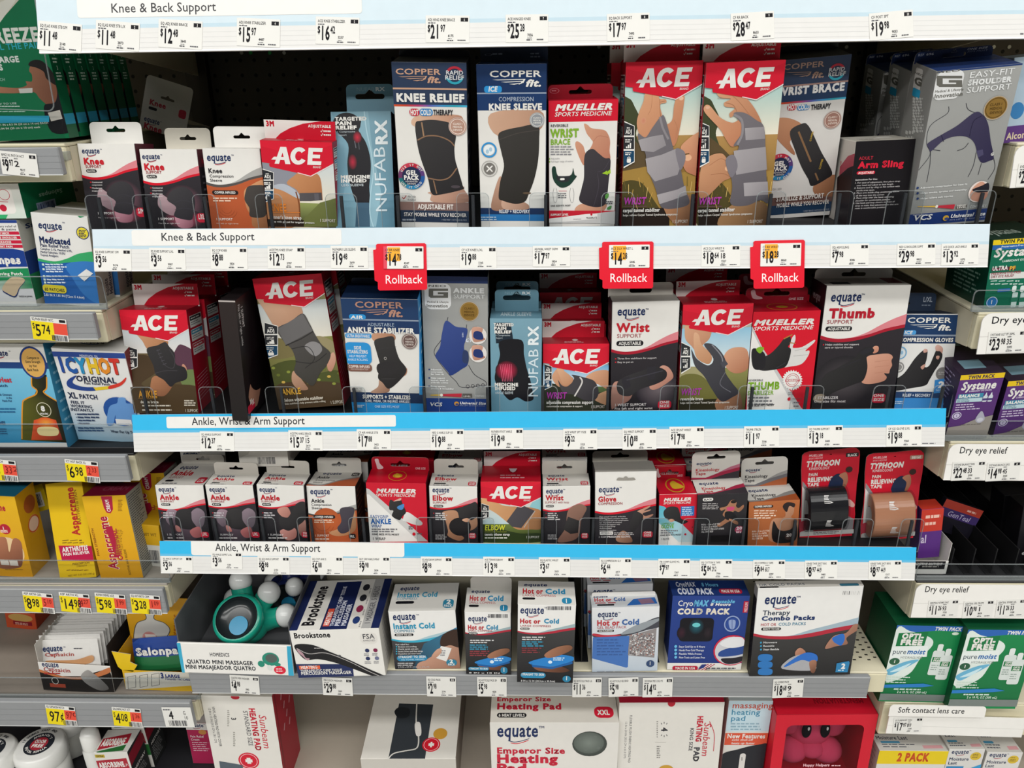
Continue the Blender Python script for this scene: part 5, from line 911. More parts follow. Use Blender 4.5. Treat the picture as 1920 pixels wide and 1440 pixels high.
def mue_tab2(f): f.fr(); f.P([(8,20),(14,15),(17,45),(26,60),(27,70),(18,72),(11,62)],'e0b8bc',1); f.T('ONE SIZE',70,82,14,'e8c8cc',w=24,b=.05)
carton('thumb_stabilizer_box','red thumb stabilizer box with green lettering and a white gloved hand',[(1411,583),(1537,584),(1520,766),(1400,766)],.03,.055,ZB,None,0,dict(front='d4152c',right='7a1020',left='7a1020',top='c0142a'),'c0142a',mue_thumb,dict(top=(1475,538),inl=.0,inr=.05,sw=.4,col='a01228',art=mue_tab2,y=.85,hz=.6),group='red thumb stabilizer boxes',
       more=[((.004,.062,.006),'dark thumb stabilizer box in shadow behind the front red one')])
def eq_thumb(F):
    f = F['front']; wave(f,61.5,'a81c30',vend=200); f.at(1440,340,4); f.E(560,1500,220,190,'4a4448','232125'); f.at(1440,340,4)
    limb(f,[(780,1260),(800,1235),(828,1240),(825,1275),(790,1290)],'d8a088','b8785e'); limb(f,[(740,1320),(800,1300),(900,1292),(935,1315),(925,1345),(930,1380),(915,1410),(905,1440),(870,1440),(890,1470),(860,1500),(760,1520),(700,1500),(730,1400)],'d8a48c','ac7460'); 
    for y in (1345,1385,1430): f.L([(800,y+8),(905,y-4)],3,'b47c66',1)
    fabric(f,[(350,1620),(420,1460),(520,1400),(640,1330),(700,1265),(760,1240),(795,1262),(780,1290),(740,1310),(745,1400),(715,1490),(650,1520),(520,1570),(420,1620)],'141316'); f.P([(690,1280),(760,1245),(790,1262),(720,1300)],'2a292e',1); f.L([(540,1400),(700,1330)],6,'2c2a30',1)
    limb(f,[(340,1640),(360,1600),(420,1600),(400,1660)],'b0a08a','7a6a58')
    eq(f,466,900,232); f.T('Thumb',456,1024,66,'b81c30',w=345,b=.1); f.T('SUPPORT',440,1068,28,'a04a50',w=196,b=.01); pill(f,428,1086,632,1124,'ADJUSTABLE')
    f.B(410,1220,420,1230,'c0202e'); f.T('Helps stabilize and support',428,1230,13,'d0cccc',w=252,b=.03); f.T('sore or injured thumbs',424,1252,13,'d0cccc',w=210,b=.03)
    f.T('1 STABILIZER',345,1632,20,'d8d4d4',w=178,b=.02,it=.1); f.T('One size fits most',342,1658,18,'d0cccc',w=236,b=.02,it=.1); sizetag(f,772,1590,884,1660,['ONE','SIZE']); dark_side(F['left'],'2a1a20'); l = F['left']; l.fr(); l.T('equ',20,14,6,'b8b4b8',w=50,b=.05); l.T('T',30,30,6,'a82438',w=20,b=.06)
    t = F['top']; t.fr(); t.B(10,60,32,85,'2b2a2e'); t.B(78,20,95,75,'8a2a38')
carton('thumb_support_box','large white over black thumb support box, widest on the second shelf',[(1550,536),(1709,534),(1672,765),(1522,765)],.03,.06,ZB,None,0,dict(front='e6e4df',right='232026',left='2a1a20',top='cfcbc2'),'d8d4cb',eq_thumb,dict(top=(1620,503),inl=.0,inr=.05,sw=.3,col='cfcbc2',y=.85,hz=.4))
def cf_glove(F):
    f = F['front']; f.at(1440,340,4); X = 1220; f.band(1000,1150,'1c3a63',X); f.band(1150,1162,'8d99ac',X); f.band(1162,1216,'1a3358',X); f.band(1578,1625,'24406a',X); f.band(1625,1720,'3a86c8',X)
    fabric(f,[(1100,1330),(1160,1270),(1195,1262),(1190,1330),(1175,1390),(1210,1380),(1250,1290),(1280,1235),(1308,1300),(1290,1360),(1250,1420),(1210,1490),(1180,1530),(1080,1550),(930,1570),(940,1500),(1020,1440)],'1a191c'); limb(f,[(1165,1270),(1175,1255),(1195,1262),(1192,1280),(1168,1285)],'d8b0a4','b88878'); limb(f,[(1255,1240),(1275,1225),(1310,1250),(1305,1290),(1290,1275),(1260,1270)],'d8b0a4','b88878'); limb(f,[(1145,1390),(1180,1370),(1170,1400),(1155,1410)],'d0a494','b08070'); limb(f,[(1262,1310),(1285,1310),(1278,1335),(1262,1330)],'d0a494','b08070')
    copperfit(f,1042,1060,330,38,'w'); f.B(1000,1116,1112,1150,'4a98d4',22); f.T('ICE',1020,1146,24,'w',w=60,b=.06,it=.2); f.T('COMPRESSION GLOVES',984,1202,28,'w',w=402,b=.08,it=.06)
    f.ring(992,1286,44,8,'6fa8d0'); f.E(992,1286,32,32,'d0dfe8'); f.E(985,1286,9,14,'8fb8d4'); f.E(1003,1284,9,14,'8fb8d4'); f.E(980,1394,40,40,'8d8c8a'); f.ring(980,1394,26,6,'dcdad6'); f.E(1305,1440,47,47,'7a7876'); f.ln(1275,1435,1335,2,14,7,'a8a6a4',2)
    f.P([(1250,1490),(1360,1470),(1355,1580),(1240,1590)],'3a86c8',0); f.T('2',1275,1545,42,'w',w=48,b=.12); f.T('GLOVES',1255,1572,16,'d8e8f4',w=80); f.T('RELIEF + RECOVERY',1005,1614,22,'e4eaf0',w=210,b=.03); f.ln(945,1655,1020,2,14,8,'c8e0f0',3); dark_side(F['left'],'14202f')
def cf_tab(f): f.fr(); f.T('L/XL',72,50,26,'b0b8c4',w=20,b=.04); f.ln(70,72,95,1,1,6,'7f8a9a',3)
carton('compression_glove_box','navy and white compression gloves box beside the big thumb support box',[(1697,590),(1799,587),(1777,764),(1675,764)],.036,.05,ZB,None,0,dict(front='e0dfdc',left='14202f',top='1a2c48'),'1a2c48',cf_glove,dict(top=(1740,549),inl=-.04,inr=.18,sw=.3,col='26354c',art=cf_tab,y=.85,cx=-.2,hz=.4))

# ------------------------------------------------------------------ third shelf: small supports and tapes
ZC = ZT['c']+.0008
def ankle_small(X,size,sub='ELASTIC',onesize=False):
    def art(F):
        f = F['front']; wave(f,50,k=.8); f.at(0,680,4); x = X
        if not onesize:
            f.E(x+200,1230,150,120,'5a4a55','332f36'); limb(f,[(x+90,1105),(x+160,1110),(x+165,1180),(x+130,1230),(x+80,1180)],'a08a96','6a5862'); limb(f,[(x+270,1120),(x+320,1090),(x+370,1130),(x+360,1220),(x+310,1240),(x+270,1180)],'8f7f8a','5a4f58')
            fabric(f,[(x+165,1110),(x+260,1100),(x+275,1180),(x+310,1240),(x+240,1250),(x+180,1235),(x+150,1200)],'1c1a1e'); limb(f,[(x+150,1220),(x+180,1230),(x+195,1265),(x+160,1262)],'d0908a','b06a66'); limb(f,[(x+260,1260),(x+330,1230),(x+350,1300),(x+290,1310)],'b06a6a','7a4448')
        else:
            limb(f,[(x+160,1100),(x+230,1080),(x+260,1130),(x+240,1160),(x+190,1150)],'d0988a','a06a60'); limb(f,[(x+180,1260),(x+290,1240),(x+300,1310),(x+230,1330)],'c89088','8a5850'); limb(f,[(x+320,1220),(x+370,1180),(x+370,1300),(x+330,1290)],'b88478','84564c')
            fabric(f,[(x+180,1155),(x+240,1160),(x+300,1060),(x+370,1050),(x+370,1170),(x+300,1230),(x+240,1260),(x+180,1220)],'1c1a1e')
        eq(f,x+25,965,118); f.T('Ankle',x+38,1027,36,'c0202e',w=143,b=.08); f.T('SUPPORT',x+40,1047,14,'a04a50',w=102,b=.02); pill(f,x+47,1054,x+112,1072,'ADJUSTABLE' if onesize else sub)
        f.ln(x+60,1130,x+150,3,17,8,'c8c4c8',2)
        for i in (0,2): f.B(x+48,1121+i*17,x+54,1129+i*17,'c0202e')
        f.T('1 SUPPORT',x+88,1294,13,'e0dcdc',w=120,b=.02); f.ln(x+95,1317,x+240,1,1,9,'c4c0c0',5); sizetag(f,x+345,1268,x+400,1310,[size] if not onesize else ['ONE','SIZE'])
        t = F['top']; t.at(0,680,4); yy = 0
        t.fr(); t.T('equate',12,30,17,'navy',w=38,b=.05,it=.1); t.T('Ankle',10,58,20,'c0202e',w=44,b=.08); t.T('SUPPORT',11,72,9,'a04a50',w=30); t.B(11,77,28,85,'k',20); t.ln(10,94,48,1,1,4,'77777b',5); t.B(76,66,95,92,'c8213a',15); t.T('L/XL' if not onesize else 'ONE',79,86,12,'w',w=13,b=.05); dark_side(F['right'],'201d22'); dark_side(F['left'],'201d22')
    return art
g3 = 'small ankle support boxes'
carton('ankle_support_box','small white and black ankle support box, leftmost on the third shelf',[(291,910),(381,910),(394,1012),(304,1012)],.02,.06,ZC,None,0,dict(front='e6e4df',right='201d22',left='201d22',top='d9d6cf'),'d8d4cb',ankle_small(1165,'L/XL'),dict(top=(347,852),inl=.06,inr=.02,sw=.3,col='d3cfc6',y=.97),g3,back=(345,867),
       more=[((.0,.085,.012),'small ankle support box standing behind the leftmost one, its flap torn')])
carton('ankle_support_box','small white and black ankle support box, second on the third shelf',[(386,911),(476,909),(486,1012),(400,1012)],.02,.06,ZC,None,0,dict(front='e6e4df',right='201d22',left='201d22',top='d9d6cf'),'d8d4cb',ankle_small(1545,'L/XL'),dict(top=(430,867),inl=.05,inr=.02,sw=.3,col='cfcbc2',y=.97),g3,back=(432,888))
carton('ankle_support_box','small white adjustable ankle support box with one size tag, third on its shelf',[(482,909),(571,911),(575,1012),(489,1012)],.02,.06,ZC,None,0,dict(front='e6e4df',right='201d22',left='201d22',top='d9d6cf'),'d8d4cb',ankle_small(1920,'ONE',onesize=True),dict(top=(535,863),inl=.05,inr=.02,sw=.3,col='cfcbc2',y=.97),g3,back=(530,886))
def ank_sleeve(F):
    f = F['front']; wave(f,61,'4a4644','a3a39f','a8512e','b4562e',.8); f.at(480,680,4); f.E(530,1180,100,90,'c0602e','b0562e'); limb(f,[(620,1240),(720,1110),(740,1100),(750,1240),(690,1290),(600,1300),(545,1270)],'d8a880','a06a44'); fabric(f,[(632,1095),(735,1090),(722,1180),(700,1260),(640,1280),(610,1240),(640,1190)],'3a3440')
    for r in (60,85): f.ring(500,1200,r,3,'94441f',22,200,340)
    eq(f,406,985,150); f.T('Ankle',416,1048,27,'2c2a2e',w=98,b=.06); f.T('Compression',416,1073,18,'3c3a3e',w=152,b=.02); f.T('Sleeve',418,1098,18,'3c3a3e',w=78,b=.02); pill(f,432,1143,594,1168,'COPPER INFUSED','2a2020'); f.ln(438,1185,590,2,14,8,'ecccb4',4); f.T('1 SUPPORT',442,1302,14,'ead8cc',w=108,b=.03); f.ln(445,1326,590,1,1,9,'dcc4b4',5); f.B(698,1282,748,1318,'2a2020',15); f.T('M/L',704,1310,18,'w',w=38,b=.05)
    t = F['top']; t.fr(); t.G([(0,100),(0,88),(30,96),(60,66),(100,40),(100,100)],'b4562e','b4562e',(0,0),(1,1)); t.L([(0,86),(30,95),(60,64),(100,36)],5,'8f8d8a',1); t.T('equate',18,22,16,'navy',w=40,b=.05,it=.1); t.T('Ankle',12,50,15,'2c2a2e',w=26,b=.06); t.T('Compression',12,68,11,'3c3a3e',w=40); t.T('Sleeve',10,84,11,'3c3a3e',w=20); t.B(80,8,96,34,'2a2020',15); t.T('M/L',82,29,13,'w',w=12); dark_side(F['right'],'2a1c18','8a4a34')
carton('ankle_sleeve_box','white and orange-brown ankle compression sleeve box with a euro slot tab',[(575,911),(666,911),(672,1012),(581,1012)],.02,.06,ZC,None,0,dict(front='e6e4df',right='2a1c18',top='dad7d0'),'d8d4cb',ank_sleeve,dict(top=(630,858),inl=.05,inr=.02,sw=.32,col='cfcbc2',y=.97),'copper ankle sleeve boxes',back=(622,884),more=[((.006,.075,.004),'gray lid tab of an ankle sleeve box standing behind the front one')])
def mue_ankle(F):
    f = F['front']; f.fr(); f.B(0,0,100,100,'cf1730'); f.at(480,680,4); f.P([(825,940),(850,950),(1290,1340),(820,1345)],'c9c8c6'); f.P([(825,985),(850,990),(1220,1340),(820,1345)],'eae8e4')
    limb(f,[(1100,1180),(1130,1120),(1200,1160),(1248,1200),(1235,1220),(1190,1215),(1120,1190)],'e8e6e4','bcb8b4'); fabric(f,[(1005,1030),(1040,1040),(1085,1030),(1100,1060),(1125,1120),(1100,1150),(1075,1180),(1020,1150),(1030,1110),(1000,1100)],'1b1a1d'); f.P([(1060,1080),(1110,1060),(1100,1100),(1070,1100)],'4a8ac8',1); f.P([(1030,1040),(1085,1015),(1085,1032),(1060,1036)],'d8b0a0',1)
    mueller(f,900,973,300,28,20); f.T('EASYGRIP',858,1164,22,'2a5a9c',w=135,b=.02); f.T('ANKLE',864,1206,36,'2460a8',w=152,b=.09); f.T('WRAP',866,1235,22,'2a5a9c',w=78,b=.03); f.ln(868,1254,1080,2,17,10,'77777b',6); f.T('ONE SIZE FITS MOST',870,1291,12,'2b2b30',w=205,b=.07); f.T('1 WRAP',874,1328,20,'2b2b30',w=98,b=.02); f.ln(1145,1235,1190,2,14,8,'55555a',2); f.E(1185,1284,12,12,'d0182e'); f.ln(1205,1286,1265,1,1,8,'66666a',2)
    t = F['top']; t.at(480,680,4); t.E(1062,848,36,16,'c89a2a'); t.ring(1062,848,66,4,'c89a2a',ry=36); t.P([(1040,850),(1055,830),(1070,835),(1085,855),(1060,860)],'e0b83a',1); dark_side(F['right'],'5a0f1c','8a3040'); dark_side(F['left'],'5a0f1c','8a3040')
def mue_tab3(f): f.fr(); f.P([(6,22),(12,18),(14,50),(20,80),(18,92),(10,94),(8,60)],'e8d0d2',1); f.T('ONE SIZE',76,92,16,'e8c8cc',w=18,b=.04)
carton('ankle_wrap_box','red and white ankle wrap box with a blue printed name, third shelf',[(687,906),(800,906),(801,1013),(693,1013)],.02,.06,ZC,None,0,dict(front='cf1730',right='5a0f1c',left='5a0f1c',top='c8152c'),'c0142a',mue_ankle,dict(top=(748,857),inl=.02,inr=.0,sw=.34,col='b5142a',art=mue_tab3,y=.97,hz=.4),'red ankle wrap boxes',back=(748,880),more=[((.004,.075,.003),'red ankle wrap box behind the front one, only its lid card showing')])
def eq_small(title,x,kind,sub='SUPPORT'):
    def art(F):
        f = F['front']; wave(f,48 if kind == 'elbow' else 54,k=.85); 
        if kind == 'elbow':
            f.at(480,680,4); limb(f,[(1440,1260),(1420,1180),(1400,1120),(1500,1110),(1520,1180),(1480,1260),(1560,1310),(1520,1335),(1440,1300)],'c09070','7a5440'); limb(f,[(1560,1180),(1640,1130),(1660,1220),(1600,1260),(1570,1220)],'cfa080','94664c'); fabric(f,[(1520,1100),(1600,1060),(1655,1050),(1660,1150),(1580,1190),(1530,1170)],'1b191c'); f.E(1530,1230,82,68,'1b191c'); limb(f,[(1545,1180),(1580,1165),(1610,1180),(1580,1195)],'d8ac90','b07c60'); X = 1300
        else:
            f.at(960,680,4); limb(f,[(420,1110),(500,1060),(560,1090),(520,1180),(500,1300),(430,1340),(340,1340),(400,1240)],'9a7464','5a4038'); fabric(f,[(420,1155),(505,1185),(495,1275),(440,1285),(385,1250)],'171518',None,0); X = 222
        eq(f,X+(22 if kind == 'elbow' else 32),970 if kind == 'elbow' else 980,128); f.T(title,X+(24 if kind == 'elbow' else 32),1032,36,'c0202e',w=155 if kind == 'elbow' else 133,b=.08); f.T(sub,X+26,1056,16,'a04a50',w=106 if kind == 'elbow' else 180,b=.01); pill(f,X+32,1066,X+104 if kind == 'elbow' else X+92,1084,'ADJUSTABLE' if kind == 'elbow' else 'ELASTIC')
        for i in (0,2): f.B(X+30,1124+i*15,X+37,1132+i*15,'c0202e')
        f.ln(X+46,1133,X+145,4,15,8,'c8c4c4',2); f.ln(X+46,1296,X+130,3,14,8,'a8a4a4',3); sizetag(f,X+296,1276,X+350,1318,['ONE','SIZE'])
        t = F['top']; t.fr(); t.T('equate',12,26,16,'navy',w=36,b=.05,it=.1); t.T(title,9,56,20,'c0202e',w=46,b=.08); t.T('SUPPORT',10,70,9,'a04a50',w=34); t.B(9,76,34,84,'k',20); t.ln(8,95,50,1,1,5,'77777b',5); t.B(80,64,96,94,'c8213a',15); t.T('ONE',82,78,9,'w',w=12,b=.05); t.T('SIZE',82,90,9,'w',w=12,b=.05); dark_side(F['right'],'201d22'); dark_side(F['left'],'201d22')
    return art
carton('elbow_support_box','small white and black elbow support box left of the red elbow strap box',[(805,912),(896,912),(895,1013),(807,1013)],.02,.06,ZC,None,0,dict(front='e6e4df',right='201d22',left='201d22',top='d9d6cf'),'d8d4cb',eq_small('Elbow',0,'elbow'),dict(top=(855,861),inl=.05,inr=.02,sw=.34,col='cfcbc2',y=.97),'small elbow support boxes',back=(853,887),more=[((.004,.075,.004),'small elbow support box behind the front one, only its gray tab showing')])
def ace_elbow(F):
    f = F['front']; f.at(480,680,4); outdoors(f,1000,1210,1340,1900,('d8d2c4','b8cfd4'),('6a7a3a','1f2a16')); f.P([(2100,1000),(2140,1000),(2140,1180),(2040,1100)],'8fc4cc')
    limb(f,[(1690,1020),(1760,1010),(1850,1070),(1990,1080),(2080,1090),(2140,1120),(2140,1240),(2060,1250),(1960,1250),(1900,1210),(1800,1130),(1700,1070)],'dca878','a06c44'); f.P([(1700,1300),(1690,1215),(1800,1240),(1980,1280),(2130,1280),(2130,1345),(1690,1345)],'2c3a1c',1)
    fabric(f,[(1880,1190),(1960,1080),(2000,1070),(2090,1110),(2020,1200),(1990,1240),(1920,1230)],'3f3c42',None,0); f.L([(2092,1112),(2010,1235)],6,'b0aca8')
    ace(f); f.at(480,680,4); acetag(f,1692,1060,1745,1165,2); f.T('ELBOW',1715,1255,38,'cfd23a',w=152,b=.05,it=.12); f.L([(1715,1268),(1880,1268)],2,'cfd23a'); f.T('tennis elbow strap',1716,1295,17,'w',w=188,b=.05); f.ln(1716,1316,1915,1,1,9,'dcdcd0',6); f.T('1 SUPPORT',2025,1315,17,'d8d8cc',w=100); ace_side(F['right']); ace_side(F['left'])
    t = F['top']; t.fr(); t.B(0,0,100,100,'c4162c'); t.E(53,34,8,14,'9a1222'); t.P([(46,22),(60,22),(57,40),(53,46),(49,40)],'e4e4ea'); t.ln(32,66,75,2,14,6,'e8b0b6',5)
carton('elbow_strap_box','red tennis elbow strap box with a bare forearm, third shelf',[(902,904),(1014,902),(1014,1014),(903,1014)],.02,.06,ZC,None,0,dict(front='a8b07a',right='a9152b',left='a9152b',top='c4162c'),'c4162c',ace_elbow,dict(top=(960,846),inl=.02,inr=-.0,sw=.34,art=ace_tab(),y=.97),back=(960,872))
carton('wrist_support_box','small white and black elastic wrist support box with a black wrist band',[(1017,912),(1107,911),(1106,1015),(1019,1015)],.02,.06,ZC,None,0,dict(front='e6e4df',right='201d22',left='201d22',top='d9d6cf'),'d8d4cb',eq_small('Wrist',0,'wrist','SUPPORT with loop'),dict(top=(1060,864),inl=.0,inr=.04,sw=.34,col='cfcbc2',y=.97),'small wrist support boxes',back=(1062,887),more=[((.0,.075,.012),'small wrist support box behind the front one, only its gray tab showing')])
def eq_glove(F):
    f = F['front']; wave(f,68,k=.8); f.at(960,680,4); limb(f,[(935,1120),(980,1095),(1035,1072),(1030,1085),(990,1110),(1040,1100),(1030,1112),(980,1130),(1000,1150),(1055,1135),(1050,1150),(1000,1172),(960,1160)],'d0a088','9a6c58'); fabric(f,[(880,1230),(900,1160),(920,1115),(960,1125),(985,1150),(970,1190),(930,1250),(900,1270)],'161418'); limb(f,[(780,1310),(830,1260),(880,1290),(900,1345),(800,1345)],'a88068','6a4a3c')
    eq(f,648,972,156); f.T('Glove',646,1042,36,'c0202e',w=138,b=.08); f.T('COMPRESSION',646,1067,18,'9a3038',w=184,b=.03)
    for i,t in enumerate(('For carpal tunnel, arthritis','and repetitive motion injuries','Provides warmth and compression','for improved circulation','Contoured support with','wrap around strap','Antimicrobial','product protection')): f.T(t,656,1160+i*14.5,9,'c8c4c4',w=len(t)*7,b=.03)
    f.B(658,1264,758,1290,'e4e0dc',10); f.T('MICROBAN',664,1285,14,'55555a',w=86,it=.2,b=.03); f.ln(764,1278,950,2,12,6,'a8a4a4',6); f.T('1 COMPRESSION GLOVE',648,1313,13,'dcd8d8',w=236,b=.03); sizetag(f,978,1262,1055,1310,['ONE','SIZE'])
    f.P([(787,872),(800,860),(835,862),(845,852),(862,852),(872,862),(910,860),(922,868),(915,880),(795,882)],'9a968e',1); dark_side(F['left'],'201d22')
carton('compression_glove_box','white and black compression glove box whose tall front carries the hanging slot',[(1115,885),(1230,884),(1230,1017),(1116,1016)],.016,.045,ZC,None,0,dict(front='e6e4df',right='201d22',left='201d22',top='d3cfc6'),'d8d4cb',eq_glove,None,'white compression glove boxes')
def glove_top(F):
    t = F['top']; t.fr(); t.T('equate',5,30,20,'navy',w=34,b=.05,it=.1); t.T('Glove',6,66,24,'c0202e',w=26,b=.08); t.T('COMPRESSION',6,90,14,'9a3038',w=44); t.T('MICROBAN',62,30,16,'55555a',w=36,it=.2); t.B(82,54,98,100,'b8203a',12); t.T('ONE',85,76,16,'w',w=10,b=.05); t.T('SIZE',85,97,16,'w',w=10,b=.05)
carton('compression_glove_box','white and gray compression glove box behind the front glove box, lid and tab showing',[(1113,884),(1222,884),(1222,1010),(1115,1010)],.075,.05,ZC,0,0,dict(front='e6e4df',right='201d22',left='201d22',top='c4c0b8'),'d8d4cb',glove_top,dict(top=(1164,845),inl=.0,inr=.04,sw=.32,col='bcb8ae',y=.97),'white compression glove boxes',back=(1165,864))
def mue_glove(F):
    f = F['front']; f.fr(); f.B(0,0,100,100,'e8e6e2'); f.at(960,680,4); f.P([(1095,985),(1390,985),(1390,1340),(1350,1345),(1230,1180),(1140,1080),(1095,1070)],'cf1730'); f.G([(1100,1070),(1145,1080),(1385,1320),(1385,1345),(1250,1345),(1100,1200)],'58b4c8','c8dce0',(1150,1120),(1300,1340))
    fabric(f,[(1140,1110),(1180,1080),(1240,1085),(1260,1130),(1270,1170),(1320,1190),(1280,1210),(1230,1190),(1170,1180),(1140,1150)],'151519'); limb(f,[(1175,1180),(1200,1172),(1220,1185),(1190,1195)],'d8a890','a87860'); f.B(1265,1075,1368,1150,'2a6cb0'); f.ln(1275,1090,1358,5,14,8,'c8e0f4',3)
    mueller(f,1137,1040,206,22,16); f.T('COMPRESSION',1118,1212,10,'5a9a3a',w=98,b=.04); f.T('GLOVE',1118,1242,26,'6aa82e',w=96,b=.07); f.ln(1115,1264,1250,2,16,9,'77777b',5); f.T('ONE SIZE FITS MOST',1112,1300,11,'2b2b30',w=158,b=.06); f.T('1 GLOVE',1118,1330,14,'44444a',w=62,b=.02); f.E(1300,1286,8,8,'c8203a'); f.E(1352,1232,4,4,'k')
    t = F['top']; t.fr(); t.ring(50,50,24,3,'c89a2a',ry=38); t.P([(38,40),(48,24),(58,36),(72,62),(44,70)],'d8b030',1); dark_side(F['right'],'5a0f1c','8a3040'); dark_side(F['left'],'5a0f1c','8a3040')
carton('compression_glove_box','small red compression glove box with a yellow printed foot on its lid',[(1235,927),(1306,926),(1305,1016),(1236,1016)],.02,.06,ZC,None,0,dict(front='e8e6e2',right='5a0f1c',left='5a0f1c',top='cf1730'),'c8152c',mue_glove,dict(top=(1262,874),inl=.02,inr=.16,sw=.5,col='b5142a',art=mue_tab3,y=.97,hz=.4),'small red glove boxes',back=(1262,894),more=[((-.004,.075,.012),'small red glove box standing in shadow behind the front one')])
def kines(copper):
    def art(F):
        f = F['front']; f.fr(); f.grad(0,100,'2c2a2e' if not copper else 'b4683a','1c1a1d' if not copper else '8a4a26'); f.at(960,680,4)
        if not copper:
            f.B(1430,1012,1510,1040,'e8e6e2',25); f.T('BLACK',1440,1034,13,'k',w=60,b=.07); f.ln(1428,1060,1560,4,13,7,'b8b4b4',4)
            limb(f,[(1640,1035),(1670,1030),(1685,1050),(1680,1075),(1700,1090),(1735,1065),(1735,1090),(1700,1120),(1670,1110),(1650,1140),(1660,1170),(1610,1200),(1560,1230),(1540,1215),(1600,1170),(1580,1140),(1600,1100),(1570,1110),(1560,1090),(1610,1075)],'b88464','7a4e38'); f.P([(1612,1085),(1665,1080),(1660,1105),(1620,1110)],'c84a74',1); f.P([(1600,1120),(1655,1120),(1690,1170),(1640,1180),(1600,1170)],'17161a',1); limb(f,[(1630,1170),(1690,1190),(1690,1215),(1640,1190)],'b88464','7a4e38'); f.E(1662,1042,22,12,'241c1a')
            for i,t in enumerate(('ROLL - 2 in x 5.4 YDS','50 mm x 5 m WITH','20 BLACK PRE-CUT STRIPS','ALL ONE SIZE')): f.T(t,1420,1220+i*18,12,'d0cccc',w=(140,120,170,88)[i],b=.03)
            f.B(1668,1222,1740,1278,'a83a58',25); f.T('20',1704,1250,20,'f0e0e4',w=44,al='c',b=.06); f.ln(1680,1266,1730,2,10,6,'f0d0d8',2); f.B(1488,1290,1650,1345,'0d0c0e')
        else:
            f.B(1810,1065,1960,1095,'2a1a14',25); f.T('COPPER INFUSED',1820,1088,13,'w',w=128,b=.06); f.ln(1815,1115,1990,4,18,9,'ecd4c0',4)
            limb(f,[(2040,1070),(2080,1060),(2115,1080),(2110,1130),(2095,1160),(2150,1190),(2160,1260),(2130,1340),(1940,1340),(1930,1240),(1960,1170),(2040,1160),(2050,1120)],'c89474','7a4c34'); f.P([(2030,1080),(2060,1048),(2120,1055),(2115,1085),(2080,1075),(2060,1120)],'2a2020',1); f.P([(1960,1190),(2000,1250),(2050,1260),(2100,1240),(2120,1180),(2140,1260),(2110,1340),(1960,1340)],'141214',1)
            for i,t in enumerate(('ROLL - 2 in x 5.4 YDS','50 mm x 5 m WITH','20 PRE-CUT STRIPS','ALL ONE SIZE')): f.T(t,1800,1272+i*18,12,'e8d4c4',w=(130,110,120,80)[i],b=.03)
            f.B(2045,1275,2112,1330,'3a2a26',25); f.T('20',2078,1302,20,'e0d8d4',w=42,al='c',b=.06)
        t = F['top']; t.fr(); c1,c2 = (('a82848','3a343a') if not copper else ('8f8d8a','a8562e')); t.B(0,0,100,100,'dcd9d2')
        t.P([(0,94),(30,92),(60,76),(100,60),(100,100),(0,100)],c2); t.P([(0,90),(30,90),(55,76),(80,52),(100,40),(100,62),(60,80),(30,96),(0,98)],c1); t.T('equate',10,40,18,'navy',w=40,b=.05,it=.1); t.T('Kinesiology',12,70,15,'c0202e' if not copper else '2c2a2e',w=48,b=.05); t.T('Tape',13,88,14,'c0202e' if not copper else '2c2a2e',w=20,b=.05); dark_side(F['right'],'1c1a1d'); dark_side(F['left'],'1c1a1d')
    return art
def kin_tab(copper):
    def art(f):
        f.fr(); c1,c2 = (('a82848','3a343a') if not copper else ('77757a','b4623a'))
        f.P([(0,92),(30,94),(60,76),(80,62),(100,54),(100,100),(0,100)],c1); f.P([(0,99),(40,99),(70,84),(100,72),(100,101),(0,101)],c2); f.P([(55,78),(80,58),(100,48),(100,60),(75,70)],'c07088' if not copper else 'a8a6a4')
        eq(f,9,46,32); f.T('Kinesiology',8,70,10,'c0202e' if not copper else '2c2a2e',w=50,b=.04); f.T('Tape',8,83,10,'c0202e' if not copper else '2c2a2e',w=22,b=.04)
    return art
carton('stretch_tape_box','black stretch tape box with a running woman and a white rounded tab',[(1306,927),(1401,926),(1397,1017),(1307,1017)],.02,.06,ZC,None,0,dict(front='2c2a2e',right='1c1a1d',left='1c1a1d',top='dcd9d2'),'d8d4cb',kines(0),dict(top=(1346,846),inl=-.02,inr=.04,sw=.38,r=.009,col='dcd9d2',art=kin_tab(0),y=.97,hz=.78),'black stretch tape boxes',back=(1350,896),more=[((-.002,.075,.0),'black stretch tape box behind the front one with the running woman')])
carton('stretch_tape_box','orange-brown stretch tape box with a woman in a black top',[(1402,940),(1497,939),(1497,1018),(1404,1018)],.02,.06,ZC,None,0,dict(front='a85e34',right='5a3018',left='5a3018',top='dcd9d2'),'d8d4cb',kines(1),dict(top=(1440,857),inl=.0,inr=.06,sw=.38,r=.009,col='dcd9d2',art=kin_tab(1),y=.97,hz=.8),'copper stretch tape boxes',back=(1440,909),more=[((-.004,.075,.012),'orange-brown stretch tape box behind the front one, its tab in shadow')])
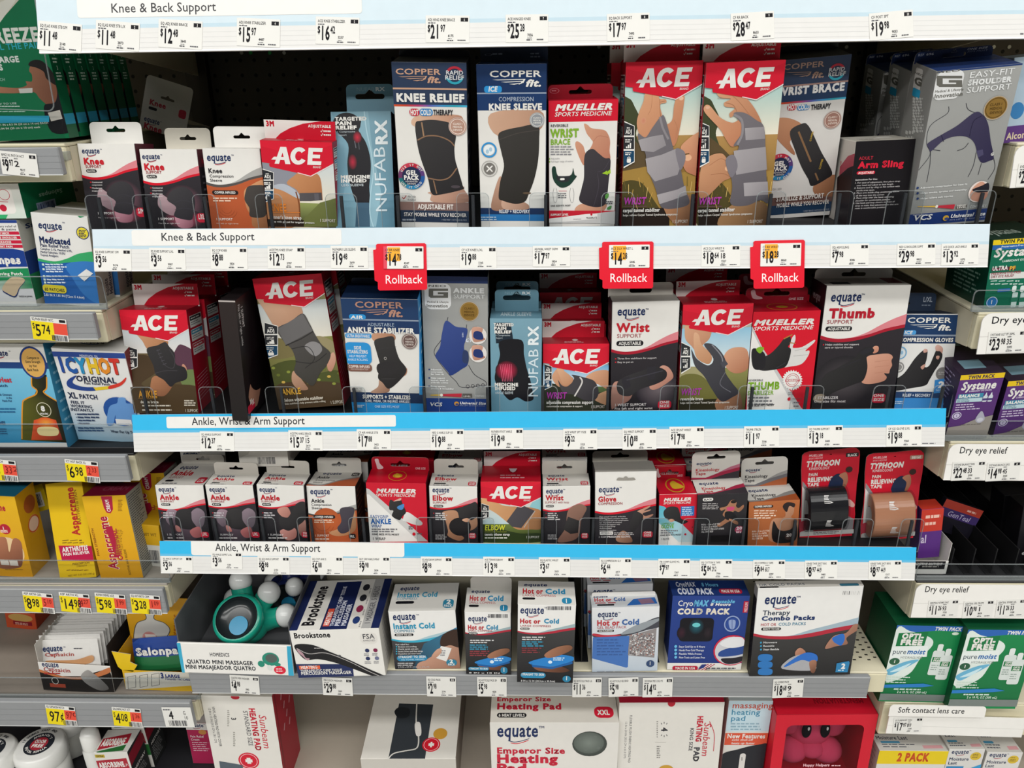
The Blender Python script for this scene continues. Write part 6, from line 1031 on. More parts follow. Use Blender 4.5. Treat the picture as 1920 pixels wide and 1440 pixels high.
# stretch tape on hanging cards
def tape_card(quad,rollq,rollcol,word,lab,ox,oy):
    mw,W,H,ln,al = fitquad(quad,.055,4); root = bpy.data.objects.new('tape_pack',None); COL.objects.link(root); root.matrix_world = mw; tag(root,lab,'tape','stretch tape rolls on red cards')
    it = Item(mw); out = [(-W/2+.002,0),(W/2-.004,0),(W/2-.001,H*.25),(W/2-.004,H*.45),(W/2,H*.75),(W/2,H*.93)]+[(W/2-.012+.012*math.cos(math.radians(a)),H*.96-.0+.01*math.sin(math.radians(a))) for a in (20,60,90)]+[(0,H+.002)]+[(-W/2+.012+.012*math.cos(math.radians(a)),H*.95+.01*math.sin(math.radians(a))) for a in (90,130,160)]+[(-W/2,H*.8),(-W/2+.003,H*.5),(-W/2,H*.2)]
    it.extr([out,slot_hole(0,H*.93,W*.3)],.001,'d0182e','c8c8c4'); f = Face(it,(-W/2,0,0),(1,0,0),(0,0,1),W,H); f.at(ox,oy,4)
    cl = lambda pts,c: f.P(pts,c)
    f.fr(); f.G([(2,4),(98,4),(98,50),(97,97),(3,97),(2,60)],'d81a32','b8152a',(0,30),(100,60)); f.P([(3,36),(26,54),(26,97),(4,97)],'dcd8d4'); f.P([(3,32),(8,36),(30,56),(26,58),(3,38)],'8d8b8c'); f.P([(70,70),(97,80),(96,97),(80,97)],'8a8688')
    f.T('MUELLER',12,5,2.4,'f0c8cc',w=24,b=.06,it=.2); f.T('SPORTS MEDICINE',12,8,1.8,'f0c8cc',w=24,it=.2); f.B(76,3.5,98,8,'2a2426' if word == 'BLACK' else 'b08a78',10); f.T(word,79,7.2,2.7,'w',w=16,b=.07)
    f.T('TYPHOON',8,16,5.8,'w',w=58,b=.1,it=.2); f.T('KINESIOLOGY',13,20,2.9,'f0d8da',w=36,b=.03); f.T('PAIN',13,27,3.4,'w',w=16,b=.06); f.T('RELIEVING',12,33.5,4.6,'w',w=44,b=.1); f.T('TAPE',12,38.6,3.6,'w',w=20,b=.06)
    f.P([(48,40),(54,30),(66,26),(78,32),(82,36),(76,42),(74,52),(58,56),(52,54),(50,44)],'1f2a48',1); limb(f,[(66,28),(78,25),(82,34),(78,42),(72,44),(74,34)],'c08468','84523c'); f.E(83,22,6,3.4,'3a2420'); f.P([(56,46),(76,44),(82,50),(84,58),(78,60),(62,58)],'33303a',1); f.P([(80,58),(86,56),(96,62),(94,66),(82,62)],'d8a8a0',1)
    f.P([(2,80),(16,79),(19,87),(2,91)],'c03a4c',1); f.B(2,92,98,97,'c8c6c2'); f.ln(26,94,74,2,1.6,.8,'66666a',8)
    it.build('backing_card',CARD,root)
    # the roll itself, lying across the card
    cx = [(p[0]+rollq[0][0])/2 for p in [rollq[1]]][0]; 
    n = mw.col[1].to_3d(); O = mw.translation
    def loc(p):
        d = ray(*p); t = (O-n*.016-CAMP).dot(n)/d.dot(n); q = mw.inverted() @ (CAMP+d*t); return q.x,q.z
    (x0,z1),(x1,z0) = loc(rollq[0]),loc(rollq[1]); r = (z1-z0)/2; zc = (z0+z1)/2; yc = -r*.3
    it = Item(mw); N = 40; w_ = x1-x0
    prof = [(r*.45,0),(r*.97,0),(r,.001),(r,w_-.001),(r*.97,w_),(r*.45,w_),(r*.45,0)]; it.lathe(prof,N,rollcol,(x0,yc,zc),(1,0,0))
    # printed foot marks along the tape
    k = '#e8e4e0'
    for (fx,ang) in ((.52,-28),(.45,42)):
        pts = [(-.10,-.30),(.04,-.34),(.16,-.28),(.05,-.1),(.02,.1),(.06,.3),(-.08,.32),(-.1,.05)]
        P3 = [(x0+w_*(fx+a*.9),ang+b*38) for a,b in pts]
        for tr in tris([P3]): it.face([(p[0],yc-(r+.0003)*math.cos(math.radians(p[1])),zc+(r+.0003)*math.sin(math.radians(p[1]))) for p in tr],lin(k))
        for j in range(4):
            a0 = ang-10+j*5; it.face([(x0+w_*(fx-.09),yc-(r+.0006)*math.cos(math.radians(a0)),zc+(r+.0006)*math.sin(math.radians(a0))),(x0+w_*(fx+.08),yc-(r+.0006)*math.cos(math.radians(a0)),zc+(r+.0006)*math.sin(math.radians(a0))),(x0+w_*(fx+.08),yc-(r+.0006)*math.cos(math.radians(a0+2)),zc+(r+.0006)*math.sin(math.radians(a0+2))),(x0+w_*(fx-.09),yc-(r+.0006)*math.cos(math.radians(a0+2)),zc+(r+.0006)*math.sin(math.radians(a0+2)))],lin(rollcol))
    it.v = [(a,b_*.6,c) for a,b_,c in it.v]; it.build('tape_roll',GLOSS,root)
    it = Item(mw); prof = [(0,0),(r*1.06,0),(r*1.06,w_+.004),(0,w_+.004)]; it.lathe(prof,N,'w',(x0-.002,yc,zc),(1,0,0)); it.v = [(a,min(-.0003,b_*.6),c) for a,b_,c in it.v]; it.build('clear_blister',CLEAR,root)
    return root
tape_card([(1499,846),(1610,846),(1604,1007),(1502,1007)],((1517,921),(1583,994)),'1d1c1f','BLACK','red hanging card with a black roll of stretch tape',1440,680)
tape_card([(1619,850),(1732,850),(1717,1011),(1617,1011)],((1637,932),(1705,1007)),'b98264','BEIGE','red hanging card with a beige roll of stretch tape',1440,680)
def upside(F):
    f = F['front']; f.fr(); f.B(0,0,100,100,'dbd8d0'); f.bars(38,55,74,88,'44444a',20); f.P([(0,0),(30,0),(20,40),(0,60)],'c4c1b8')
carton('upturned_carton','white carton turned over with a barcode, wedged on top of the small ankle boxes',[(447,834),(538,838),(540,869),(449,880)],.06,.07,None,6,0,dict(front='dbd8d0',top='c8c5bc'),'d0cdc4',upside)

# ------------------------------------------------------------------ fourth shelf: massagers and cold packs
ZD = ZT['d']+.0008
def open_tray():
    q = [(329,1205),(545,1212),(551,1267),(343,1259)]; mw,W,H,ln,al = fitquad(q,unpz(447,1264,ZD+.003).y,0); dz = mw.translation.z-ZD-.003; mw.translation.z -= dz; H += dz; it = Item(mw); D = .24
    it.box(-W/2,0,0,W/2,.004,H,.0006,dict(front='e8e6e1',back='55565a',top='d8d6d0'),'e8e6e1'); F = it.faces(-W/2,0,0,W/2,.004,H)['front']; f = F; f.at(0,1020,3.4292)
    f.P([(1120,620),(1157,620),(1190,830),(1160,830)],'3aa6c8'); f.P([(1843,640),(1880,640),(1890,860),(1856,860)],'3aa6c8')
    f.T('HOMEDICS',1350,721,22,'3a3a40',w=126,b=.04); f.T('QUATRO MINI MASSAGER',1203,766,24,'33363c',w=424,b=.06); f.T('MINI MASAJEADOR QUATRO',1195,800,24,'33363c',w=450,b=.06)
    f.E(1740,740,54,42,'2a8a74'); f.E(1745,735,38,28,'55605c'); f.E(1735,795,16,18,'d8dcd8'); f.E(1680,770,22,20,'2a8a74'); f.E(1785,775,20,12,'2a8a74'); f.E(1800,810,38,26,'d8203a'); f.ln(1775,806,1825,2,14,7,'f0c8cc',3)
    r0 = it.build('display_tray',CARD); tag(r0,'open display tray with a white printed front lip holding the teal massager','tray')
    for nm,b in (('side_panel',(-W/2,.004,0,-W/2+.002,D,H*1.7)),('side_panel',(W/2-.002,.004,0,W/2,D,H*1.7)),('back_panel',(-W/2,D,0,W/2,D+.002,H*2.2)),('tray_floor',(-W/2,.004,.0,W/2,D,.002))):
        i2 = Item(mw); i2.box(*b,.0004,None,'5a5b5e'); i2.build(nm,CARD,r0)
    return mw,W,H
TM,TW,TH = open_tray()
def massager(name,label,ctr,y,s,body,legs,face):
    c = unpz(ctr[0],ctr[1],ZD+y); root = bpy.data.objects.new(name,None); COL.objects.link(root); root.location = c; tag(root,label,'massager')
    mw = Matrix.Translation(c); it = Item(mw)
    R = Matrix.Rotation(math.radians(face),3,'X'); it.ell(R @ V((0,.018*s,0)),(.046*s,.034*s,.042*s),body,28,16,R)
    ax = R @ V((0,-1,0)); o = ax*.010*s
    it.lathe([(.043*s,-.004*s),(.046*s,.012*s),(.043*s,.021*s),(.038*s,.021*s)],32,body,o,ax); it.build('shell',GLOSS,root,True)
    it = Item(mw); it.lathe([(.038*s,.021*s),(.036*s,.010*s),(.020*s,.0085*s),(0,.0085*s)],32,'23292b',o,ax); it.build('hollow',GLOSS,root,True)
    it = Item(mw); t = ax.orthogonal().normalized(); 
    it.lathe([(.017*s,.0086*s),(.017*s,.0105*s),(0,.0105*s)],24,'2a8fb8',o+R @ V((.002,0,-.012*s)),ax); it.build('printed_disc',GLOSS,root)
    for d in legs:
        d = V(d); L = d.length; d = d.normalized()
        it = Item(mw); it.lathe([(.026*s,.01*s),(.0215*s,L*.45),(.0185*s,L*.62),(.019*s,L*.74)],22,body,R @ V((0,.028*s,0)),d); lg = it.build('leg',GLOSS,root,True)
        it = Item(mw); it.ell(R @ V((0,.028*s,0))+d*L*.86,(.021*s,.021*s,.022*s),'e6e8e6',20,12); b = it.build('ball_tip',GLOSS,lg,True); b['label'] = 'white ball tip'
    return root
massager('massager','teal four-legged mini massager with white ball tips lying in the tray',(454,1164),.046,.98,'1d9a82',[(-.014,.035,.085),(.05,.02,.066),(.088,-.002,.024),(-.05,.07,.01)],-50)
massager('massager','dark blue mini massager with white ball tips behind the teal one',(544,1118),.034,.82,'1c2554',[(-.01,.02,.075),(.02,-.045,.05),(.05,.02,.04),(-.06,.04,.0)],-20)
it = Item(Matrix.Identity(4)); c = unpz(418,1196,ZD+.01)
for i in range(5): it.tube([tuple(c+V((.012*math.cos(a/3+i)+.003*i,.004*i,.010*math.sin(a/3+i)+.012))) for a in range(0,18,2)],.0007,6,'c8ccd0')
it.mw = Matrix.Identity(4); tag(it.build('plastic_tie',CLEAR),'coil of clear plastic tie below the teal massager','tie')
def brook(F):
    f = F['front']; f.at(480,1020,3.4292); f.T('Brookstone',246,606,32,'1d1b1f',w=236,b=.07); f.B(674,568,775,645,'dcd9d3',20); f.T('FSA',686,610,30,'3a3a40',w=78,b=.02); f.T('APPROVED',688,627,10,'44444a',w=80)
    f.P([(250,772),(620,772),(632,870),(270,870)],'1f2b58'); f.B(280,780,410,806,'e0603a'); f.T('HEATING',290,802,18,'w',w=108,b=.06); f.T('THERAPEUTIC DEEP TISSUE',288,823,14,'w',w=268,b=.04); f.T('PERCUSSION MASSAGER',292,842,18,'w',w=324,b=.05)
    f.P([(246,660),(280,642),(370,650),(470,690),(590,740),(720,800),(830,850),(760,850),(620,800),(500,760),(400,740),(330,745),(290,720)],'1c1b1e',1); f.L([(262,670),(340,705),(450,700),(600,755),(720,815),(800,850)],5,'b8b4b2',1); f.P([(262,674),(300,700),(320,730),(345,735),(330,748),(300,720),(275,700)],'b4909a',1); f.ln(375,672,440,1,1,6,'b8b4b2',3); f.E(535,718,12,6,'55555a')
    for x,y,c in ((715,684,'25305a'),(768,682,'7a2048'),(720,735,'25305a'),(778,733,'6a7090')): f.E(x,y,14,12,c); f.ln(x-20,y+24,x+22,2,9,5,'88888c',3)
    t = F['top']; t.fr(); t.B(0,0,100,100,'d8d5ce'); t.B(0,0,9,100,'1c2650'); t.B(91,0,100,100,'1c2650'); t.B(34,4,64,100,'1c2650'); t.B(80,0,91,100,'a8a7a5')
    v = 100*t.h/t.w; t.T('Brookstone',25,92,13,'1d1b1f',w=80,rot=90,b=.07); t.B(36,60,43,94,'d0503a'); t.T('HEATING',42,92,5,'w',w=26,rot=90,b=.06); t.T('THERAPEUTIC DEEP TISSUE',48,94,4,'d8dae4',w=80,rot=90,b=.04); t.T('PERCUSSION',54.5,94,5,'d8dae4',w=50,rot=90,b=.06); t.T('MASSAGER',61.5,94,5,'d8dae4',w=42,rot=90,b=.06); t.T('1 MASSAGER, 5 HEADS',88.5,92,6,'55555a',w=76,rot=90,b=.02)
    for i,c in enumerate(('24386a','8a2848','2a2a30','2a2a30')): t.E(72,84-i*22,4,7,c); t.ln(77,88-i*22,79,4,3,1.6,'77777b',1)
    dark_side(F['right'],'c4c0b8','8a8a8c')
carton('massager_box','white and navy box of a black handheld percussion massager',[(543,1183),(710,1177),(724,1266),(559,1271)],None,.2,ZD,0,0,dict(front='e4e2dc',top='d8d5ce',right='c4c0b8',left='8f8d8a'),'d8d5ce',brook,back=(640,1088))
def coldwave(f,v0,c1,c2,dark='24242a'):
    f.wu(); bt = [(0,v0),(15,v0+3.5),(35,v0+4),(55,v0-3),(75,v0-9),(100,v0-17)]
    f.P(spline(bt,4,False)+[(100,v0+30),(0,v0+30)],c2); b2 = [(0,v0),(15,v0+3.5),(38,v0+4),(60,v0),(80,v0-5),(100,v0-9)]; f.P(spline(b2,4,False)+[(100,v0+30),(0,v0+30)],c1); b3 = [(0,v0+3),(15,v0+7),(38,v0+8),(60,v0+5),(80,v0),(100,v0-4)]; f.G(spline(b3,4,False)+[(100,300),(0,300)],mix(dark,'w',.05),dark,(0,v0),(0,v0+70))
def instant(F):
    f = F['front']; coldwave(f,50,'3aa6c4','a8c4cc'); f.at(480,1020,3.4292); f.G([(1080,640),(1320,520),(1320,820),(1000,820)],'3a7a9c','26404e',(1300,600),(1060,800)); limb(f,[(1100,740),(1180,690),(1230,640),(1310,640),(1310,810),(1060,810),(1040,770)],'d0a088','9a705c'); f.P([(1190,600),(1240,560),(1310,555),(1310,660),(1250,650),(1190,660)],'3a2820',1); f.P([(1190,655),(1258,670),(1225,755),(1150,730)],'e4e2de'); f.ln(1185,690,1230,3,14,8,'8a8a8e',2); limb(f,[(1130,720),(1160,680),(1190,670),(1190,700),(1150,735)],'d8ac94','b08068')
    eq(f,880,488,148); f.T('Instant Cold',884,545,33,'2a94b8',w=270,b=.08); f.T('COMPRESS',888,568,16,'44809a',w=132,b=.01); pill(f,892,574,1012,592,'READY TO USE')
    f.T('Fast relief for:',898,650,9,'dcdcdc',w=88,b=.04)
    for i,t in enumerate(('Bruises and swelling','Muscle sprain and pain','Insect bites and bee stings','Headaches and minor burns')): f.T(t,915,664+i*15,9,'dcdcdc',w=len(t)*5.9,b=.03); f.B(900,655+i*15,908,663+i*15,'3aa6c4')
    f.B(908,712,1100,752,'2a86b0',25); f.T('STRAIGHT TO SKIN',916,732,14,'w',w=176,b=.07); f.T('NO TOWEL NEEDED',935,747,9,'c8e4f4',w=150); f.ln(912,768,1030,2,12,7,'c8c8c8',5); f.T('5.75 IN x 8.5 IN (14.6 cm x 21.6 cm)',915,795,10,'c8c8c8',w=200); f.B(1226,738,1290,782,'2f7f9c',25); f.T('2',1258,762,22,'w',w=24,al='c',b=.08); f.T('PACK',1258,778,12,'w',w=46,al='c',b=.06)
    t = F['top']; t.fr(); t.B(0,0,100,100,'d4d2cc'); t.T('equate',10,24,15,'navy',w=30,b=.05,it=.1); t.T('Instant Cold',8,50,17,'3a94b4',w=62,b=.07); t.T('COMPRESS',8,60,8,'44809a',w=32); t.B(8,64,36,74,'k',25); t.B(80,60,96,92,'2f7f9c',20); t.T('2',85,77,14,'w',w=7,b=.08); t.T('PACK',82,88,8,'w',w=12,b=.06); dark_side(F['right'],'1c1b1f'); dark_side(F['left'],'3c3c40')
carton('cold_pack_box','white and blue box of two instant cold compresses with READY TO USE under its name',[(728,1148),(856,1143),(861,1252),(741,1256)],None,.1,ZD,0,0,dict(front='e6e5e2',top='d4d2cc',right='1c1b1f',left='3c3c40'),'d4d2cc',instant,back=(800,1094))
def hotcoldbox(ox,s,x0,y0,big):
    def art(F):
        f = F['front']; coldwave(f,54 if not big else 56,'b02a3c','9ab0b4','17161a'); f.at(ox,1020,3.4292); X = x0; Y = y0; w = 290 if not big else 370
        eq(f,X+16,Y+55,w*.42); f.bars(X+w*.51,Y+10,X+w*.94,Y+34,'33333a',16); f.T('Hot or',X+15,Y+108 if not big else Y+118,27,'b8242f',w=w*.36,b=.08); f.T('Cold',X+w*.46,Y+108 if not big else Y+118,27,'2a86b0',w=w*.27,b=.08); f.T(('SMALL' if not big else 'LARGE')+' COMPRESS',X+16,Y+(122 if not big else 140),11,'a83a44',w=w*.54,b=.02); pill(f,X+18,Y+(128 if not big else 148),X+78,Y+(142 if not big else 160),'REUSABLE')
        f.ln(X+30,Y+182+(30 if big else 0),X+190,2,14,7,'d0d0d0',5); f.ln(X+28,Y+212+(30 if big else 0),X+180,3,13,7,'3a90b0',4); f.ln(X+28,Y+252+(30 if big else 0),X+170,3,13,7,'8a3a40',4)
        dx,dy,sc_ = (X+70,Y+250,1) if not big else (X+85,Y+285,1.25)
        q = lambda pts: [(dx+a*sc_,dy+b*sc_) for a,b in pts]
        limb(f,q([(10,80),(60,70),(160,90),(200,110),(150,120),(40,110)]),'8a5a44','4a2c20'); f.P(q([(0,62),(140,30),(220,40),(215,60),(110,90),(10,80)]),'2a80c8',1); f.P(q([(0,70),(10,80),(110,92),(215,62),(215,75),(110,102),(10,92)]),'1c5c9c'); limb(f,q([(70,30),(100,5),(150,-15),(200,-20),(215,-5),(190,15),(140,35),(90,45)]),'b07c60','6a4430'); f.E(dx+100*sc_,dy+66*sc_,13,10,'d8e8f4'); f.ln(dx+115*sc_,dy+48*sc_,dx+190*sc_,2,12,7,'c8e0f0',3)
        f.B(X+20,Y+350 if not big else Y+435,X+(150 if not big else 182),Y+370 if not big else Y+468,'2a86b0',25); f.T('STRAIGHT TO SKIN',X+26,Y+364 if not big else Y+452,10 if not big else 13,'w',w=118 if not big else 146,b=.07); f.T('8 IN x 10 IN' if not big else '8 IN x 12 IN (20.3cm x 30.5cm)',X+22,Y+390 if not big else Y+492,9 if not big else 11,'d0d0d0',w=220 if big else 200,b=.04); f.B(X+w*.78,Y+(348 if not big else 455),X+w*.93,Y+(392 if not big else 495),'2a7fa4',25); f.T('1',X+w*.855,Y+(378 if not big else 482),22,'w',w=12,al='c',b=.1)
        t = F['top']; t.fr(); t.B(0,0,100,100,'d4d2cc'); t.T('equate',10,22,13,'navy',w=42,b=.05,it=.1); t.T('Hot or',8,54,20,'b8242f',w=36,b=.08); t.T('Cold',48,54,20,'2a86b0',w=36,b=.08); t.T(('SMALL' if not big else 'LARGE')+' COMPRESS',8,67,9,'a83a44',w=58); t.B(8,71,30,80,'k',25); t.B(76,70,93,95,'2a7fa4',20); t.T('1',82,90,15,'w',w=4,b=.1); dark_side(F['right'],'121114'); dark_side(F['left'],'6a686a')
    return art
carton('cold_pack_box','small hot or cold compress box, narrower of the two on the cold pack shelf',[(872,1148),(958,1148),(958,1264),(873,1264)],None,.09,ZD,0,0,dict(front='e6e5e2',top='d4d2cc',right='121114',left='6a686a'),'d4d2cc',hotcoldbox(480,1,1347,440,0),dict(top=(916,1082),inl=.08,inr=.0,sw=.4,slot=None,col='bcb9b2',y=.97),'hot or cold compress boxes',back=(915,1102))
carton('cold_pack_box','large hot or cold compress box sticking out over the gray rail',[(970,1132),(1079,1136),(1075,1281),(970,1278)],None,.1,ZD,0,0,dict(front='e6e5e2',top='d4d2cc',right='121114',left='121114'),'d4d2cc',hotcoldbox(960,1,35,390,1),None,'hot or cold compress boxes',back=(1022,1090))
def gelbead(F):
    f = F['front']; f.fr(); f.grad(0,100,'dfe0e2','b8c4d0'); f.at(960,1020,3.4292); f.P([(525,580),(640,585),(760,560),(860,500),(950,470),(950,530),(860,555),(740,590),(620,600),(530,600)],'3a3c46',1); f.P([(525,575),(600,585),(690,582),(690,590),(600,600),(525,590)],'b8243a',1); f.P([(700,580),(800,520),(950,475),(950,490),(820,560)],'8f969c',1)
    f.P([(520,600),(755,590),(745,790),(735,795),(515,735)],'3a6cb4'); f.ln(545,620,735,6,19,8,'2a5494',4); f.P([(755,590),(930,540),(915,730),(745,715)],'8a8484')
    for i in range(420):
        x = 758+rnd.random()*158; y = 575+rnd.random()*140; s = 2+rnd.random()*4; f.E(x,y,s,s,('b4b0b0','6a6468','dcdcdc','9a6a60','5a5458')[i % 5],n=6); f.layer -= 1
    f.layer += 3
    eq(f,550,470,130); f.T('Hot or',546,524,33,'b82430',w=146,b=.08); f.T('Cold',706,518,33,'2a5a9c',w=114,b=.08); f.T('GEL BEAD PACK',546,545,16,'b05a60',w=190,b=.01); pill(f,548,550,656,566,'MULTI-PURPOSE'); f.B(862,745,916,790,'24406a',25); f.T('1',888,775,20,'w',w=10,al='c',b=.1); f.ln(545,828,800,1,1,12,'8a9098',5)
    t = F['top']; t.fr(); t.grad(0,100,'d0d2d4','c4c8cc'); t.T('equate',4,24,16,'navy',w=22,b=.05,it=.1); t.T('Hot or',5,54,26,'b82430',w=26,b=.08); t.T('Cold',34,52,26,'2a5a9c',w=18,b=.08); t.ln(6,70,40,1,1,8,'b05a60',2); t.B(8,76,34,88,'k',25); t.P([(52,90),(64,40),(96,30),(98,80)],'2f66b0'); t.P([(70,45),(90,38),(94,74),(74,82)],'8a6a80')
    r = F['right']; r.fr(); r.B(0,0,100,100,'9aa0a8'); dark_side(F['left'],'7d848c','a8b0b8')
carton('gel_pack_box','clear plastic box of a gel bead pack, gray beads and blue card showing',[(1113,1140),(1237,1136),(1232,1255),(1107,1262)],None,.045,ZD+.001,0,0,dict(front='d8dadc',top='c8ccd0',right='9aa0a8',left='7d848c'),'b8bec4',gelbead,dict(h=.004,slot=None,y=.9),'clear gel bead pack boxes',mat=GLOSS,back=(1170,1114),more=[((-.004,.05,.008),'clear gel bead pack box behind the front one, leaning back'),((-.008,.10,.014),'clear gel bead pack box third in its row, mostly in shadow')])
def cryo(F):
    f = F['front']; f.fr(); f.grad(0,100,'26418a','1f357a'); f.at(960,1020,3.4292); f.band(765,830,'e4e2dc',1250); f.T('Cryo',1066,398,34,'w',w=98,b=.02); f.T('MAX',1166,398,34,'6ab8e0',w=92,b=.12,it=.25); f.T('Reusable',1280,378,19,'6ab8e0',w=152,b=.09,it=.25); f.T('8 Hours',1274,396,16,'w',w=132,b=.1,it=.2); f.T('COLD PACK',1062,450,34,'e4dccc',w=336,b=.11,it=.05)
    f.B(1070,475,1302,626,'0e0d16',8); f.E(1185,530,48,50,'1c5a6a','101820'); f.E(1185,520,26,14,'6ac4c8'); f.E(1090,570,30,40,'3a1a2a','120e18'); f.E(1260,570,30,40,'2a2028','100e16')
    f.ring(1415,512,48,8,'8fa0c8'); f.E(1415,512,40,40,'2c4a94'); f.P([(1395,490),(1435,490),(1432,535),(1415,548),(1398,535)],'8fa0c8',1); f.L([(1415,485),(1415,545)],3,'26418a'); f.B(1482,366,1522,440,'b8203a'); f.T('MEDIUM',1510,436,18,'f0d0d4',w=62,rot=90,b=.04)
    for i,t in enumerate(('Stays Cold Up to 8 Hours','Hands Free Cold Therapy','Flexible While Frozen','Non-Toxic and Latex Free')): f.E(1052,657+i*23,9,9,'6ab8e0'); f.T(t,1072,664+i*23,12,'d8dce8',w=len(t)*7,b=.04)
    f.E(1412,682,118,98,'c82844'); f.E(1414,684,110,90,'c8c8cc'); f.P([(1335,690),(1400,665),(1490,650),(1490,700),(1400,720),(1330,720)],'2c4a8c',1); f.P([(1345,735),(1420,730),(1488,720),(1470,755),(1400,770),(1360,760)],'26232a',1); f.P([(1335,640),(1400,600),(1480,600),(1490,650),(1400,665)],'e0e0e2',1)
    f.B(1030,782,1195,808,'b8203a',20); f.T('MADE IN USA',1048,803,16,'w',w=128,b=.06)
    for i in range(5): f.L([(1190+i*10,812),(1262+i*10,770)],5,('b8203a','f0eeea')[i % 2])
    f.P([(1196,800),(1220,772),(1250,770),(1230,795)],'2a3a7a'); f.ln(1245,800,1445,2,12,7,'55555a',7)
    t = F['top']; t.fr(); t.B(0,0,100,100,'20366e'); t.T('CryoMAX',8,42,30,'d8dce8',w=26,b=.06); t.T('8 Hours',42,40,22,'6ab8e0',w=22,b=.06); t.T('COLD PACK',8,90,36,'d8dce8',w=46,b=.1); t.B(62,55,92,88,'a8203a',20); t.T('MADE IN USA',65,80,18,'w',w=24,b=.05)
    l = F['left']; l.fr(); l.B(0,0,100,84,'1a2a5c'); l.B(0,84,100,100,'d8d4ca')
carton('cold_pack_box','royal blue cold pack box with a small window and a red lined photo circle',[(1260,1118),(1406,1116),(1389,1258),(1252,1253)],None,.1,ZD+.001,0,0,dict(front='22397c',top='20366e',left='1a2a5c',right='1a2a5c'),'1a2a5c',cryo,back=(1330,1088))
def combo(F):
    f = F['front']; coldwave(f,54,'b02a3c','a0b4c0','121114'); f.at(1440,1020,3.4292);     f.bars(480,302,596,326,'33333a',12); eq(f,-26,386,206); f.T('Therapy',-36,458,30,'25354a',w=176,b=.03); f.T('Combo Packs',-42,492,26,'22386a',w=344,b=.09); f.T('HOT OR',-48,528,18,'b03a44',w=100,b=.02); f.T('COLD PACKS',66,524,18,'3a7f9c',w=176,b=.02); pill(f,-45,535,84,556,'READY TO USE')
    for i,t in enumerate(('Microwave','Reusable','Stays flexible')): f.T(t,-32,638+i*22,11,'dcdcdc',w=(90,72,102)[i],b=.04); f.B(-52,627+i*22,-40,639+i*22,'3a9cc4',20)
    for j in range(3): f.P([(-60,715+j*45),(-20,705+j*45),(25,715+j*45),(22,745+j*45),(-20,752+j*45),(-62,745+j*45)],'2f74b8',1)
    limb(f,[(365,670),(420,590),(500,570),(545,520),(575,515),(575,550),(505,600),(510,640),(440,655)],'c09078','7a5040'); f.P([(415,600),(480,575),(492,610),(470,650),(440,640),(420,625)],'2f6cc0',1); limb(f,[(175,690),(205,665),(240,690),(230,720),(180,720)],'c08c74','94644e'); f.P([(90,800),(130,740),(200,710),(260,720),(300,760),(290,810)],'a8a8ac',1); f.P([(105,780),(180,725),(250,695),(310,710),(315,750),(270,755),(210,745),(120,785)],'2f6cc0',1); limb(f,[(265,755),(310,750),(300,820),(275,820)],'a87860','6a4434')
    f.P([(440,765),(518,750),(524,760),(510,822),(432,822)],'2f7fb0',0); f.T('2',482,798,30,'w',w=28,al='c',b=.1); f.ln(448,812,505,1,1,6,'c8e0f0',2)
    l = F['left']; l.fr(); l.B(0,0,100,100,'1a181c'); l.B(0,0,100,12,'8f8d8c'); 
    for i in range(12): l.L([(20,20+i*6),(85,14+i*6)],3,'55535a')
    t = F['top']; t.fr(); t.B(0,0,100,100,'c8c5be'); t.T('OR COLD PACKS',2,70,30,'55606a',w=44,b=.02); t.B(2,80,20,98,'k',20); t.B(78,60,96,96,'2f6a80',20)
carton('cold_pack_box','wide white over black box of two combo packs at the right of the cold packs',[(1424,1103),(1622,1098),(1592,1261),(1402,1271)],None,.1,ZD+.001,0,0,dict(front='e6e5e2',top='c8c5be',left='1a181c',right='1a181c'),'d4d2cc',combo,back=(1515,1088))
for lab,x0,x1,y0,hh,cfy in (('black steel divider at the right end of the cold pack shelf',.545,.553,.03,.075,0),('black plastic divider left of the gel bead pack',.082,.085,.02,.1,0),('black plastic divider between the gel bead pack and the blue cold pack',.207,.210,.02,.1,0)):
    it = Item(Matrix.Translation(((x0+x1)/2,y0,ZT['d']))); t = (x1-x0)/2
    P = [(0,0),(.36,0),(.36,hh*1.5),(.05,hh*1.5),(0,hh*.6)]
    a = [(-.001,y,z) for y,z in P]; b = [(.001,y,z) for y,z in P]; c = lin('1b1c1e'); it.face(a,c); it.face(b[::-1],c)
    for i in range(len(P)): it.face([a[i],b[i],b[(i+1) % 5],a[(i+1) % 5]],c)
    it.box(-.012,0,0,.012,.36,.0012,.0003,None,'1b1c1e'); tag(it.build('shelf_divider',METAL),lab,'divider')

ORD = 'first second third fourth fifth sixth seventh eighth ninth tenth eleventh twelfth thirteenth fourteenth fifteenth'.split()
